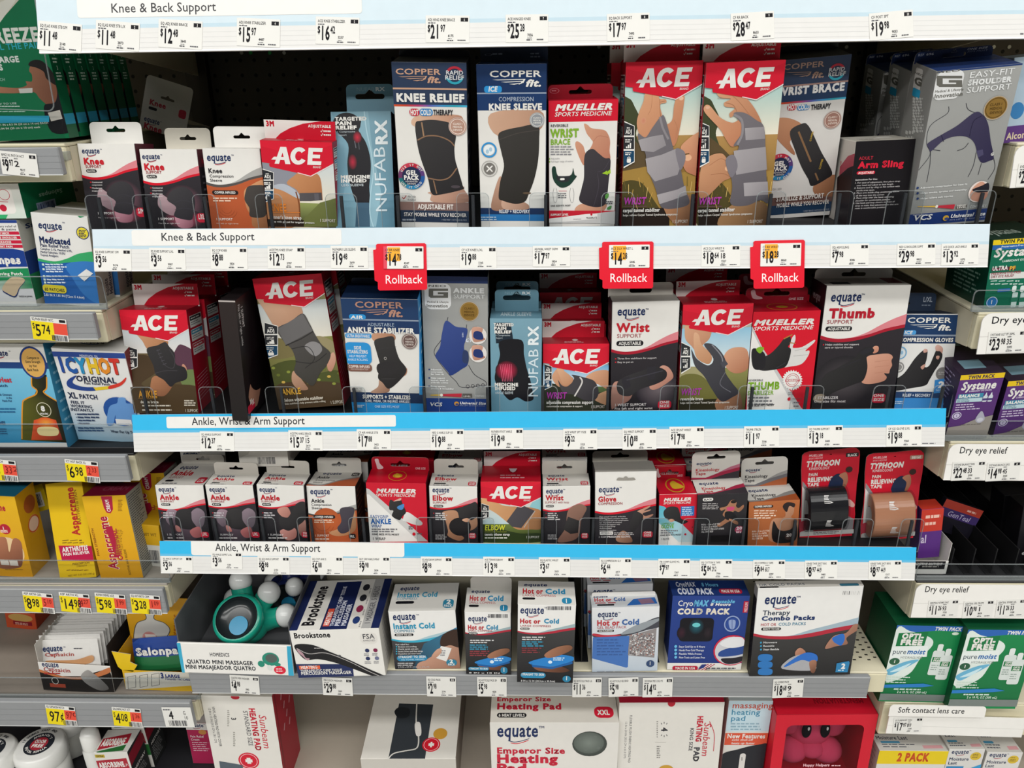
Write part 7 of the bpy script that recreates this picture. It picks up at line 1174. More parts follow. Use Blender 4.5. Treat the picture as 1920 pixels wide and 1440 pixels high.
# ------------------------------------------------------------------ base shelf: heating pads
ZE = ZT['base']+.0008
def sunbeam(big):
    def art(F):
        f = F['front']; f.fr(); f.B(0,0,100,100,'e2dfd8')
        if not big:
            f.at(0,1020,3.4292); f.E(1512,985,28,14,'b81c30'); f.T('VINYL HEATING PAD WITH COVER',1362,1045,17,'3a3a40',w=262,rot=-90,b=.02); f.T('12 IN x 15 IN (30.5 CM x 38.1 CM)',1338,1052,15,'3a3a40',w=232,rot=-90); f.T('3',1486,1115,30,'3a3a40',w=18,rot=-90,b=.05); f.ln(1462,1075,1478,9,12,6,'9a9890',1); f.ln(1500,1215,1515,8,12,6,'9a9890',1); f.T('STANDARD SIZE',1562,1072,28,'55555a',w=230,rot=-90,b=.01); f.T('HEATING PAD',1600,1055,36,'c8243a',w=280,rot=-90,b=.08); f.T('Sunbeam',1662,1095,46,'c8243a',w=222,rot=-90,it=.2); f.E(1600,1393,66,52,'d01c34'); f.ring(1600,1393,54,4,'f0c8cc',ry=43); f.B(1580,1384,1622,1402,'w'); f.B(1592,1374,1610,1412,'w'); f.P([(1410,1395),(1560,1420),(1570,1470),(1420,1470)],'55606a')
            r = F['right']; r.fr(); r.B(0,0,100,100,'a8182e'); r.B(8,0,14,100,'8a1226')
            for i in range(9): r.L([(30+(i*29) % 50,6+i*6),(36+(i*29) % 50,2+i*6)],5,'d8a0a8')
        else:
            f.at(960,1020,3.4292); f.E(1026,1022,25,24,'b81c30'); f.T('FLEXIBLE PLUSH FABRIC HEATING PAD',758,1100,15,'44444a',w=316,rot=-90,b=.01); f.T('12 IN x 24 IN (30.5 CM x 61.0 CM)',728,1140,13,'55555a',w=244,rot=-90); f.T('4',962,1180,38,'33333a',w=26,rot=-90,b=.06)
            for a in (60,90,120,240,270,300): f.L([(978+30*math.cos(math.radians(a)),1192-38*math.sin(math.radians(a))),(978+38*math.cos(math.radians(a)),1192-48*math.sin(math.radians(a)))],4,'33333a')
            f.ln(930,1145,940,8,14,7,'8a8884',1); f.ln(930,1305,960,6,14,7,'8a8884',1); f.L([(920,1274),(990,1274)],2,'a8a6a0'); f.T('KING SIZE',1148,1182,22,'44444a',w=150,rot=-90,b=.02); f.T('HEATING',1195,1105,34,'c8243a',w=170,rot=-90,b=.08); f.T('PAD',1172,1305,34,'44444a',w=95,rot=-90,b=.08); f.T('Sunbeam',1238,1145,44,'c8243a',w=222,rot=-90,it=.2); f.L([(1270,1140),(1300,1220),(1295,1330)],4,'c8243a',1); f.E(990,1450,48,30,'c89a3a')
            t = F['top']; t.fr(); t.B(0,0,100,100,'b01c36')
    return art
carton('heating_pad_box','white and red heating pad box at the left, its sideways lettering reading STANDARD SIZE',[(376,1304),(511,1307),(529,1440),(403,1440)],.03,.1,ZE,0,0,dict(front='e2dfd8',right='a8182e',top='c8c5be'),'d8d4cc',sunbeam(0))
carton('heating_pad_box','white heating pad box with sideways KING SIZE lettering beside the big XXL box',[(1161,1317),(1358,1317),(1347,1440),(1158,1440)],.03,.05,ZE,0,0,dict(front='e2dfd8',right='b01c36',top='b01c36',left='c8c5be'),'d8d4cc',sunbeam(1))
def emperor(F):
    f = F['front']; f.fr(); f.B(0,0,100,100,'e2dfd9'); f.at(480,1020,3.4292); eq(f,1547,1238,268); f.E(2145,1285,112,80,'6a726c','3a403c'); f.E(2140,1278,98,68,'7d867f','5a625c')
    for x,y in ((2090,1255),(2180,1240),(2120,1320),(2200,1310)): f.E(x,y,12,9,'6a726c')
    f.T('Emperor Size',1548,1345,36,'c8243e',w=440,b=.07); f.T('Heating',1548,1404,50,'c8243e',w=394,b=.09); f.T('Pad',1548,1464,50,'c8243e',w=200,b=.09)
    t = F['top']; t.at(480,1020,3.4292); t.T('Emperor Size',1548,1010,26,'c8243e',w=350,b=.07); t.T('Heating Pad',1548,1062,36,'c8243e',w=420,b=.09); t.B(1548,1086,1740,1116,'1c1b1f',25); t.T('6 HEAT LEVELS',1560,1110,18,'w',w=168,b=.06); t.B(2178,1046,2294,1118,'d0203a',20); t.T('XXL',2198,1098,30,'w',w=78,b=.09); dark_side(F['left'],'5a1a28','9a5a66')
carton('heating_pad_box','big white heating pad box with red lettering and a red XXL flag on its lid',[(919,1355),(1161,1355),(1157,1440),(921,1440)],.02,.16,ZE,0,0,dict(front='e2dfd9',top='dedad2',left='5a1a28'),'d8d4cc',emperor)
def massaging(F):
    f = F['front']; f.fr(); f.B(0,0,100,100,'dcdad4'); f.at(960,1020,3.4292); f.P([(1390,1000),(1730,1000),(1720,1205),(1375,1205)],'c4dce6'); f.T('massaging',1414,1055,36,'c8503a',w=262,b=.02); f.T('heating',1408,1098,34,'3a86a8',w=186,b=.02); f.T('pad',1404,1136,32,'3a86a8',w=98,b=.02); f.ln(1405,1160,1620,3,18,9,'8fb0c0',6); f.P([(1372,1215),(1720,1215),(1710,1292),(1364,1292)],'d8563a'); f.T('New Features',1382,1247,26,'w',w=246,b=.06); f.T('auto shut-off',1412,1264,13,'w',w=135,it=.2,b=.03); f.T('heats up faster',1408,1286,13,'w',w=150,it=.2,b=.03)
    f.P([(1345,1360),(1450,1320),(1580,1290),(1660,1300),(1700,1500),(1330,1500)],'22252c',1); f.B(1452,1345,1505,1460,'dcdad6',40); f.L([(1478,1370),(1478,1390)],8,'9a9894')
carton('heating_pad_box','pale blue and white massaging heating pad box with an orange New Features band',[(1368,1313),(1448,1315),(1432,1440),(1351,1440)],.045,.05,ZE,0,0,dict(front='dcdad4',top='b8c4c8'),'c8c5be',massaging)
def happy():
    mw,W,H,ln,al = fitquad([(1457,1344),(1650,1336),(1625,1440),(1443,1440)],.02,0); d = (mw.translation.z-ZE)/mw.col[2].z; mw.translation -= mw.col[2].to_3d()*d; H += d; D = .12
    it = Item(mw); col = 'd0182f'
    def L2(px,py):
        n = mw.col[1].to_3d(); dd = ray(px,py); t = (mw.translation-CAMP).dot(n)/dd.dot(n); q = mw.inverted() @ (CAMP+dd*t); return q.x,q.z
    (wx0,wz1),(wx1,_) = L2(1476,1360),L2(1622,1358); wz0 = H*.22
    it.extr([rrect(-W/2,0,W/2,H,.001),rrect(wx0,wz0,wx1,wz1,.012)],.001,col,'a81226')
    it.box(-W/2,.001,0,-W/2+.002,D,H,.0003,None,col); it.box(W/2-.002,.001,0,W/2,D,H,.0003,None,col); it.box(-W/2,D,0,W/2,D+.002,H,.0003,None,'b81428'); it.box(-W/2,.001,0,W/2,D,.002,.0003,None,col)
    it.box(-W/2,.001,H-.002,W/2,D,H,.0003,None,'c4162c'); t = Face(it,(-W/2,0,H),(1,0,0),(0,1,0),W,D); t.fr(); t.T('Happy Helpers',78,34,11,'e8a0aa',w=28,rot=180,b=.06); t.T('MENSTRUATION',92,68,10,'8a0f20',w=50,rot=180,b=.05); t.ln(46,30,60,1,1,6,'e8a0aa',2)
    f = Face(it,(-W/2,0,0),(1,0,0),(0,0,1),W,H); f.at(1440,1020,3.4292); f.T('Happy Helpers',225,1430,16,'f0c0c8',w=170,b=.06); f.ln(408,1428,470,1,1,7,'f0c0c8',3)
    root = it.build('plush_toy_box',CARD); tag(root,'bright red box with a rounded window showing a pink plush toy','box')
    pl = Item(mw); cx = (wx0+wx1)/2; cz = (wz0+wz1)/2; w = (wx1-wx0)/2; h = (wz1-wz0)/2
    for (x,y,z,a,b,c) in ((0,.068,.0,.62,.028,.62),(-.62,.066,.25,.36,.02,.42),(.6,.066,.2,.36,.02,.46),(0,.06,.62,.2,.018,.4),(-.5,.05,-.55,.42,.022,.36),(.45,.05,-.58,.42,.022,.36),(0,.045,-.45,.34,.018,.25)): pl.ell((cx+x*w,y,cz+z*h),(a*w,b*1.15,c*h),'c8405e',22,14)
    for x in (-.24,.26): pl.ell((cx+x*w,.037,cz+.28*h),(.13*w,.004,.26*h),'0f0c10',16,10); pl.ell((cx+(x+.03)*w,.0335,cz+.38*h),(.03*w,.0015,.06*h),'w',10,6)
    o = pl.build('plush_toy',PLUSH,None,True); tag(o,'pink plush toy with two black oval eyes sitting inside the red window box','plush toy')
    wi = Item(mw); wi.extr([rrect(wx0-.003,wz0-.003,wx1+.003,wz1+.003,.012)],.0003,'w','w',.0013); wi.build('clear_window',CLEAR,root)
happy()
p0 = unpz(671,1440,.30); p1 = unpz(853,1440,.30); q0 = unpz(704,1307,.30); q1 = unpz(863,1307,.30); ctr = (p0+p1)/2; up_ = ((q0+q1)/2-ctr)
it = Item(Matrix.Translation(V((ctr.x,-.0+.02,ZE))) @ Matrix.Rotation(-math.atan2(up_.x,up_.y),4,'Z')); w_ = (p1-p0).length
it.box(-w_/2,0,0,w_/2,.40,.30-ZE,.0008,dict(top='d8d5ce',front='c8c4bc',left='8d8478',right='8d8478'),'c8c4bc'); t = it.faces(-w_/2,0,0,w_/2,.40,.30-ZE)['top']; t.at(480,1020,3.4292)
t.P([(920,1025),(1140,1032),(1085,1392),(850,1385)],'34393f'); t.P([(890,1080),(920,1050),(985,1060),(980,1110),(920,1120)],'24282d',1); t.L([(1035,1000),(1030,1150),(1045,1230),(1035,1310),(960,1330),(880,1350),(820,1410),(700,1430)],8,'d8d6d0',1); t.P([(1022,1155),(1055,1150),(1062,1225),(1030,1230)],'e0deda',1); t.E(1185,1220,45,36,'c8963a'); t.E(1127,1290,58,46,'d01c30'); t.ring(1127,1290,47,3,'f0c8cc',ry=38); t.B(1108,1282,1146,1298,'w'); t.B(1119,1273,1135,1308,'w'); t.T('KING SIZE',1058,1408,18,'33333a',w=182,rot=180,b=.03); t.T('HEATING PAD',1050,1436,24,'c8243a',w=260,rot=180,b=.08)
tag(it.build('heating_pad_box'),'white king size heating pad box lying flat, its print upside down','box')
# ------------------------------------------------------------------ left bay
LZ6 = .19
def freeze(F):
    f = F['front']; f.fr(); f.B(0,0,100,100,'0f6a43'); f.at(0,0,4); f.P([(-100,-100),(230,-100),(0,160),(-100,200)],'c8c2b0',0); f.P([(-50,40),(150,-50),(100,30),(0,170)],'d8d4c8')
    f.T('FREEZE',-90,325,100,'dcdcd2',w=400,b=.08); f.T('CONTROL THE PAIN',-268,388,44,'2fa6b8',w=600,b=.03); f.T('LARGE',-30,472,42,'d8dcd4',w=182,b=.09); f.T('PADS',-110,532,42,'d8dcd4',w=140,b=.09); f.T('1 PATCH',-70,612,22,'a8c8b8',w=112)
    limb(f,[(-60,640),(0,650),(130,660),(200,640),(195,610),(240,610),(240,560),(220,530),(240,490),(330,510),(360,600),(430,650),(440,760),(380,800),(300,740),(250,690),(100,700),(-60,690)],'b07a5c','6a4030'); f.P([(215,490),(240,455),(310,455),(380,520),(440,620),(420,640),(350,590),(330,540),(280,510)],'1c1816',1); f.P([(420,610),(490,700),(520,880),(560,980),(390,990),(330,800),(410,770),(430,700)],'16161a',1); f.P([(140,665),(245,660),(245,695),(150,700)],'c8c4bc'); f.P([(360,845),(450,825),(470,890),(385,910)],'c0bab0')
    f.T('HOW TO USE',-60,790,14,'c8dcd0',w=190,b=.02); f.ln(-20,802,205,1,1,9,'c8dcd0',6); f.ln(-20,840,255,1,1,8,'a8c8b8',7); f.P([(-100,868),(370,868),(370,915),(-100,925)],'2f9fc0'); f.T('6 LARGE 5.51 IN x 8.5 IN (20 cm x 14 cm) EACH',-120,950,14,'d8dcd4',w=490,b=.03); f.T('2.97 IN x 3.94 IN (20 cm x 10 cm) each',-110,978,14,'d8dcd4',w=420,b=.03)
    r = F['right']; r.fr(); r.B(0,0,100,100,'0e5a3a'); r.B(0,84,100,91,'2f8fb0')
    for i,y in enumerate((38,47,56)): r.T(str(i+1),44,y,2.5,'c8dcd0',w=12); r.ln(22,y+2.5,78,2+(i > 1),2,1,'c8dcd0',2)
carton('cold_patch_box','big green cold pain patch box with a kneeling man, front one of its row',[(-110,-40),(52,-40),(131,249),(-19,249)],.03,.024,LZ[0]+.004,0,0,dict(front='0f6a43',right='0e5a3a',top='0c4a30'),'0c4a30',freeze,None,'green cold pain patch boxes',
       more=[((.0,.03*i,0),'green cold pain patch box number %s back in its row, only its side showing' % n) for i,n in enumerate(('two','three','four','five','six','seven'),1)])
def tilted_knee(F):
    f = F['front']; f.wu(); eq(f,8,20,34); f.T('Knee',10,36,12,'a83040',w=40,b=.08)
carton('knee_support_box','white knee support box lying tilted in the shadow at the back of the top shelf',[(264,202),(352,236),(345,262),(262,240)],.23,.09,None,6,0,dict(front='c8c4bc',top='c8c4bc'),'bcb8b0',tilted_knee,dict(h=.055,inl=.0,inr=.0,sw=.3,col='c4c0b8',y=0,art=lambda f: (f.fr(),f.T('Knee',14,78,14,'a83040',w=36,b=.08),f.B(14,84,32,92,'2b2a2e',20),f.B(78,66,94,90,'b8243a',15))))
def salon(top):
    def art(F):
        f = F['front']; f.at(0,340,4)
        if top:
            f.G([(-200,-20),(200,-20),(210,290),(-200,290)],'e6e4de','d0e0d4',(0,0),(0,280)); f.B(-60,40,75,245,'f0ece6',8); f.ring(30,100,40,4,'c8304a'); f.L([(-20,150),(60,155)],4,'c8304a'); f.E(25,200,26,26,'c8243e'); f.P([(-200,250),(60,250),(40,290),(-200,290)],'3ab070')
            r = F['right']; r.fr(); r.B(0,0,100,100,'0f6f48'); r.T('Salonpas',76,42,12,'a8c8b8',w=46,rot=180,b=.06); r.B(22,66,58,92,'9aa8c4'); r.bars(24,70,56,92,'2a3a6a',14)
        else:
            f.G([(-300,280),(140,280),(300,900),(-300,900)],'e6e4e2','d8d8da',(0,300),(0,500)); f.B(-300,290,140,312,'24408a'); f.TT(['temporary relief of','aches & pains'],-82,345,22,15,'33333a',w=205,b=.03)
            for i,t in enumerate(('STIFF NECK','SORE SHOULDER','BACKACHE','JOINT PAIN')): f.P([(-200,376+i*33),(140+i*9,376+i*33),(148+i*9,400+i*33),(-200,400+i*33)],'c8203e'); f.T(t,(-40,-42,-38,-20)[i],396+i*33,14,'w',w=(112,172,125,118)[i],b=.07)
            f.P([(-300,500),(100,505),(220,530),(240,640),(100,640),(-300,660)],'1e3f8c',0); f.P([(-300,690),(60,655),(240,650),(260,700),(265,740),(-300,770)],'1f8a54'); f.G([(-300,760),(265,730),(290,800),(-300,820)],'1f8a54','d4dcd6',(0,735),(0,810)); f.T('Salonpas',-155,615,54,'w',w=318,b=.11); f.T('Pain Relieving Patch',-145,703,23,'w',w=320,b=.05)
            f.P([(20,810),(90,725),(188,742),(150,800),(120,868),(60,850)],'24356a',1); f.P([(18,800),(90,718),(188,735),(145,800),(115,858),(60,840)],'cfb898',1); f.T('MADE IN JAPAN',145,868,12,'33333a',w=100,b=.04)
            r = F['right']; r.fr(); r.B(0,0,100,100,'b4b4ac'); r.B(0,36,100,62,'1a3674'); r.B(0,62,100,92,'1b7448'); r.T('Salonpas',12,12,5,'24305a',w=76,b=.06); r.T('60',36,28,6,'44444a',w=24); r.B(30,40,90,58,'c8c8c4'); r.E(65,52,16,4,'b02a4a')
    return art
carton('pain_patch_box','green and white pain patch box, upper one of the left stack',[(-70,345),(34,345),(50,409),(-50,411)],.03,.13,None,0,0,dict(front='e2e4de',right='0f6f48',top='cfd0ca'),'0f6f48',salon(1),None,'stacked pain patch boxes')
carton('pain_patch_box','white, blue and green pain patch box, lower one of the left stack',[(-60,413),(32,412),(65,559),(-20,561)],.03,.13,LZ[1]+.001,0,0,dict(front='dcdcda',right='b4b4ac'),'b4b4ac',salon(0),None,'stacked pain patch boxes')
def medic(F):
    f = F['front']; f.at(0,340,4); f.G([(240,600),(760,600),(760,920),(240,920)],'1f55a0','2a68b4',(300,700),(700,900)); f.P([(500,620),(760,600),(760,900),(640,860),(540,720)],'3a7cc4',1); f.P([(240,568),(400,600),(500,580),(600,540),(760,528),(760,600),(620,600),(500,610),(400,618),(240,585)],'3aa86a',1); f.P([(510,200),(680,195),(690,245),(600,275)],'2f8a5c',0)
    f.B(255,225,280,228,'w'); eq(f,288,350,178); f.E(620,388,47,47,'24346a'); f.E(620,388,41,41,'e8d63a'); f.ln(592,370,650,5,12,6,'33334a',3); f.T('Medicated',298,458,44,'1c2c5a',w=232,b=.08); f.T('Pain Relief Patch',302,488,24,'1c2c5a',w=218,b=.03); f.TT(['Camphor 3.1%, Menthol 6.0%,','Methyl Salicylate 10.0%/','Topical Analgesic'],305,512,23,16,'1c2c5a',b=.02,sx=.78)
    for i,y in enumerate((625,660,713,738,760)): f.B(318+i*4,y-9,332+i*4,y+5,'d8ecdc'); f.ln(342+i*4,y+2,510+i*5,2 if i < 2 else 1,18,8,'d8e4f0',5)
    f.P([(585,705),(650,657),(700,690),(635,748)],'e8e8e6'); f.B(328,783,496,828,'ecd83a',20); f.T('60 PATCHES',340,818,22,'33332a',w=148,b=.07); f.T('2.83 IN X 1.81 IN (7.2cm X 4.6cm)',334,856,17,'e4ecf4',w=300,b=.04); r = F['right']; r.fr(); r.B(0,0,100,100,'b0aca0'); r.T('equate',68,92,24,'44444a',w=20,rot=90,b=.05); r.T('Medicated',92,92,18,'33333a',w=30,rot=90,b=.07)
carton('pain_patch_box','white, green and blue medicated patch box with a yellow 60 PATCHES flash, front one',[(64,404),(166,401),(182,560),(77,559)],.034,.045,LZ[1]+.001,0,0,dict(front='e4e3df',right='b0aca0',top='d4d2ca'),'d0cdc4',medic,None,'blue medicated patch boxes',more=[((.006,.05,0),'medicated patch box second in its row, right side showing by the red brace box')])
def heat(F):
    f = F['front']; f.at(0,680,4); f.G([(-200,30),(500,0),(500,600),(-200,600)],'7cc4e0','2a8ab8',(0,40),(0,580)); f.B(-200,0,420,40,'1f4078'); f.G([(160,580),(165,320),(190,270),(260,240),(275,200),(240,170),(235,90),(350,90),(350,190),(330,230),(430,290),(500,600)],'5a5a1a','1c1c12',(165,300),(330,300)); f.L([(165,570),(168,320),(190,275),(265,240),(275,205),(240,175),(236,110)],10,'d8902a',1); f.L([(350,110),(350,190),(330,225),(430,290)],10,'d8902a',1); f.G([(235,580),(255,430),(340,410),(420,430),(470,580)],'d8542a','8a2420',(340,480),(470,580),0); f.E(345,450,70,40,'e89a3a','d8542a'); f.P([(290,485),(425,488),(428,545),(300,542)],'ecd89a',1); f.E(250,0,98,122,'1f3a78'); f.E(250,0,84,108,'d8a85a'); f.TT(['Compare to','Extra Strength','Icy Hot','Back Patch'],250,-28,30,18,'33332a',al='c',b=.05,sx=.62); f.ring(330,352,52,5,'d8d4b8'); f.T('8',313,362,36,'w',w=32,b=.1); f.T('HOURS',305,388,13,'w',w=60,b=.07)
    eq(f,-75,-55,138); f.T('Heat',0,145,36,'c8303e',w=92,b=.07); f.T('Patch',-25,180,20,'1f3a68',w=86,b=.03); f.TT(['with Ointment','in the','Patch Pad'],92,247,23,15,'1f3a68',al='r',sx=.72,b=.03); f.ln(-40,350,140,2,22,9,'1f5a88',6); f.T('PATCHES',-60,462,24,'1f3a68',w=105,b=.06); f.ln(-40,500,80,3,17,8,'2a5a80',4); dark_side(F['right'],'3a8ab0','8fc4dc')
carton('heat_patch_box','sky blue heat patch box with a glowing human back, at the left edge',[(-76,643),(83,644),(121,824),(-22,824)],.03,.05,LZ[2]+.001,0,0,dict(front='e4e3df',right='3a8ab0',top='d4d2ca'),'d0cdc4',heat)
def icy(F):
    f = F['front']; f.at(0,680,4); f.G([(380,260),(1100,260),(1100,600),(380,600)],'e4e4e4','8fc4e0',(500,300),(500,540)); f.P([(360,-85),(960,-70),(965,-30),(372,-48)],'2a4a98'); f.T('MENTHOL 5%',598,-43,18,'dfe4f0',w=136,b=.02)
    for t,x,y,w,c in (('I',462,65,34,'1f4a9c'),('C',508,68,85,'1f5aa8'),('Y',588,72,78,'2a94c8'),('H',670,74,88,'e8c02a'),('O',752,74,92,'e8902a'),('T',842,78,76,'d8382a')): f.T(t,x+5,y+5,102,'5a4a3a',w=w,b=.1); f.T(t,x,y,102,c,w=w,b=.1)
    f.P([(575,95),(520,120),(500,155),(530,190),(640,210),(720,208),(720,185),(640,182),(570,165),(545,140)],'22438e',1); f.P([(700,184),(720,185),(830,172),(830,196),(720,208)],'e8c82a'); f.P([(820,174),(900,148),(945,110),(940,140),(900,175),(822,197)],'d8382a',1); f.T('ORIGINAL',577,137,40,'1c2340',w=296,b=.06,it=.05); f.T('Pain Relief Patch',635,160,17,'1c2340',w=192,b=.04); f.T('XL',520,264,42,'1c2a4a',w=66,b=.07); f.T('PATCH',600,267,32,'1c2a4a',w=136,b=.06); f.TT(['FEEL IT','WORKING','INSTANTLY'],534,304,27,20,'1c2a4a',b=.05,it=.05,sx=.86)
    for i in range(4): f.E(568+i*7,384+i*23,3,4,'1c2a4a'); f.ln(580+i*6,390+i*23,(750,752,728,694)[i],1,1,10,'3a4a68',4)
    f.E(905,365,122,106,'2454a0'); f.P([(805,460),(810,370),(830,320),(880,300),(890,262),(940,262),(950,300),(1010,320),(1030,460),(985,440),(980,400),(970,460),(880,460),(868,390),(850,460)],'6a9cd8',1); f.B(878,426,985,462,'e8e8e8'); f.ln(590,492,800,2,18,9,'3a5a80',6); f.T("Wear For Up To 8 Hours",836,520,18,'1c2a4a',w=260,b=.05); t = F['top']; t.fr(); t.B(0,0,100,100,'c0c0bc'); t.T('ORIGINAL',30,60,26,'2a2a3a',w=34,b=.04); t.ring(45,50,16,3,'22438e',20,120,320)
carton('heat_patch_box','white and pale blue XL patch box with rainbow lettering and a blue torso',[(96,654),(236,659),(268,815),(143,811)],.05,.05,LZ[2]+.001,None,0,dict(front='e6e6e4',top='c0c0bc',right='7a2a2a'),'c8c8c6',icy)
def asp(k):
    def art(F):
        f = F['front']; f.fr(); f.grad(0,100,'e8b61e','d89a1c') if k != 1 else f.B(0,0,100,100,'e4bc1c'); f.at(0,680,4)
        if k == 0:
            f.T('Aspercreme',-190,1100-680+680 if 0 else 1100,46,'b82034',w=232,b=.08); f.E(38,1248,40,38,'b82034'); f.T('1',18,1250,20,'w',w=20,b=.06); f.ln(5,1262,70,2,11,7,'f0d0c0',3); f.E(70,1420,110,110,'e8c89a'); limb(f,[(-60,1340),(40,1310),(70,1420),(100,1320),(160,1350),(170,1500),(130,1540),(0,1540),(-60,1480)],'b87858','7a4c3a'); f.B(10,1478,62,1515,'e0d8cc'); f.B(78,1482,130,1520,'e0d8cc'); f.ln(40,1555,180,1,1,7,'a87a1a',6)
            t = F['top']; t.fr(); t.B(0,0,100,100,'2a7fa0'); r = F['right']; r.fr(); r.B(0,0,100,100,'cf9c1c'); r.E(60,20,30,10,'a85a2a'); r.E(60,44,30,10,'e8c8b0'); r.ring(60,44,28,5,'c85a2a',ry=9)
        elif k == 1:
            f.T('Aspercreme',600,1290,55,'b8302a',w=362,rot=90,b=.08); f.T('ARTHRITIS PAIN',610,1202,26,'8a5a1a',w=255,rot=90,b=.03); f.ln(468,1338,630,2,18,10,'7a5a1a',3); f.P([(438,1372),(690,1374),(716,1490),(466,1486)],'b81c48'); f.T('ARTHRITIS',470,1422,34,'w',w=196,b=.08); f.T('PAIN RELIEVER',474,1450,20,'w',w=202,b=.06); f.T('PRESCRIPTION',585-40,1518,15,'7a5a1a',w=130,b=.04); f.T('STRENGTH',575,1534,13,'7a5a1a',w=80); f.ln(500,1560,680,1,1,9,'9a741a',6); f.T('NET WT 3.53 OZ (100 g)',512,1605,13,'7a5a1a',w=200)
        else:
            f.P([(755,1002),(840,1000),(848,1100),(830,1130),(800,1125),(780,1090)],'b02040'); f.T('CREAM',832,1118,26,'w',w=92,rot=90,b=.06); f.T('Aspercreme',890,1545,66,'f0e4d4',w=388,rot=90,b=.12); f.T('Aspercreme',888,1545,66,'b02038',w=388,rot=90,b=.06); f.P([(790,1230),(840,1225),(905,1450),(870,1460)],'b02040'); f.T('ORIGINAL',925,1480,36,'b02038',w=235,rot=90,b=.06); f.T('MAX STRENGTH',748,1448,16,'8a4a1a',w=205,rot=90,b=.04); f.ln(886,1035,920,8,11,7,'a87a1a',2); f.ln(870,1260,925,16,12,6,'a87a1a',2); f.T('SOOTHE AND RELIEVE',985,1590,16,'7a5a1a',w=190,rot=90,b=.03)
            t = F['top']; t.fr(); t.B(0,0,100,100,'8f1c3a'); t.T('CREAM',30,60,30,'a84a62',w=60,b=.06); r = F['right']; r.fr(); r.B(0,0,100,100,'aaa89c'); r.ln(8,5,92,34,2.7,1.3,'5a5a58',7)
    return art
carton('pain_cream_box','yellow pain cream box with a pair of bare knees, at the left edge',[(-68,930),(27,928),(60,1075),(-40,1073)],.03,.05,LZ[3]+.001,0,0,dict(front='e0ac1c',right='cf9c1c',top='2a7fa0'),'cf9c1c',asp(0))
carton('pain_cream_box','yellow arthritis cream box standing upright with a crimson ARTHRITIS panel',[(81,905),(146,905),(187,1081),(115,1074)],.026,.04,LZ[3]+.001,None,0,dict(front='e4bc1c',right='c8a018'),'d8ac1a',asp(1))
carton('pain_cream_box','yellow cream box with a crimson lid reading CREAM and long side print',[(152,930),(234,929),(270,1083),(190,1083)],.026,.05,LZ[3]+.001,None,0,dict(front='e0a81e',right='aaa89c',top='8f1c3a'),'c89a1a',asp(2),more=[((.03,.075,.0),'yellow cream box in shadow behind the one reading CREAM')],group='yellow original cream boxes')
carton('pain_cream_box','white ended yellow box fallen back with a barcode on its end flap',[(30,918),(80,908),(92,955),(53,965)],.1,.05,None,20,0,dict(front='d8bc1c',top='cfae18'),'d0b01a',lambda F: (F['front'].fr(),F['front'].B(26,28,86,84,'d8d6d0'),F['front'].bars(32,34,80,78,'33333a',12)))
carton('pain_cream_box','yellow and white box at the right end of the yellow cream shelf',[(262,985),(300,985),(306,1082),(272,1082)],.06,.06,LZ[3]+.001,0,0,dict(front='d8a81e'),'c89a1a',lambda F: (F['front'].fr(),F['front'].T('NET WT',12,26,7,'7a5a1a',w=70,b=.04),F['front'].B(0,48,100,100,'d8d6ce'),F['front'].bars(14,60,84,92,'44444a',14)))
carton('pain_cream_box','orange-red small box standing alone at the back of the pouch shelf',[(8,1150),(73,1150),(66,1211),(20,1211)],.2,.05,LZ[4]+.001,0,0,dict(front='c4502e'),'b04428',lambda F: (F['front'].fr(),F['front'].E(50,30,40,24,'c8a05a'),F['front'].B(24,52,86,76,'8a1c28'),F['front'].ln(30,66,80,2,8,4,'e0b0a0',4)))
# pouches in a tray
mw,W,H,ln,al = fitquad([(70,1237),(201,1253),(219,1296),(80,1290)],.03,0); mw.translation.z += LZ[4]+.001-mw.translation.z; H += .004
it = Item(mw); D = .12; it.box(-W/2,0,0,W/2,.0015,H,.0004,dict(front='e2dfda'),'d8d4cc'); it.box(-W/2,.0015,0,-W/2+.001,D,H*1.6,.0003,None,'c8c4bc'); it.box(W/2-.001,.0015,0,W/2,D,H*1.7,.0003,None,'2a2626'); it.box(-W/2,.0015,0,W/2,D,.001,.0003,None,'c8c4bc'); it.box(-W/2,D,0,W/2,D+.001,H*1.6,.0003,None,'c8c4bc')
f = Face(it,(-W/2,0,0),(1,0,0),(0,0,1),W,H); f.at(0,1020,3.4292); f.P([(235,800),(400,850),(520,850),(700,800),(760,960),(235,960)],'26211f'); f.P([(235,800),(400,850),(560,850),(700,795),(700,830),(560,868),(400,862),(235,815)],'c8784a',1); eq(f,270,786,108); f.T('Capsaicin',282,816,24,'a83a34',w=172,b=.04); f.ln(285,836,400,1,1,9,'a83a34',4); limb(f,[(520,850),(560,810),(600,830),(660,880),(700,930),(640,940),(560,900)],'a8a4a0','6a6664'); f.B(325,900,420,918,'b04a34'); f.ring(355,878,20,4,'c8c4bc')
tr_ = it.build('pouch_tray'); tag(tr_,'low open carton tray holding a row of white pouches','tray')
mp,Wp,Hp,l_,a_ = fitquad([(61,1198),(178,1202),(194,1262),(80,1258)],.038,12); it = Item(mp)
N = 8
for s_,yy in ((-1,0),(1,.004)):
    def P(i,j): u,v = i/N*2-1,j/N*2-1; b = (1-u**4)*(1-v**4); return (u*Wp/2,.002+s_*.0022*b,(v+1)/2*Hp)
    for i in range(N):
        for j in range(N): it.face([P(i,j),P(i+1,j),P(i+1,j+1),P(i,j+1)],lin('dcdad6'))
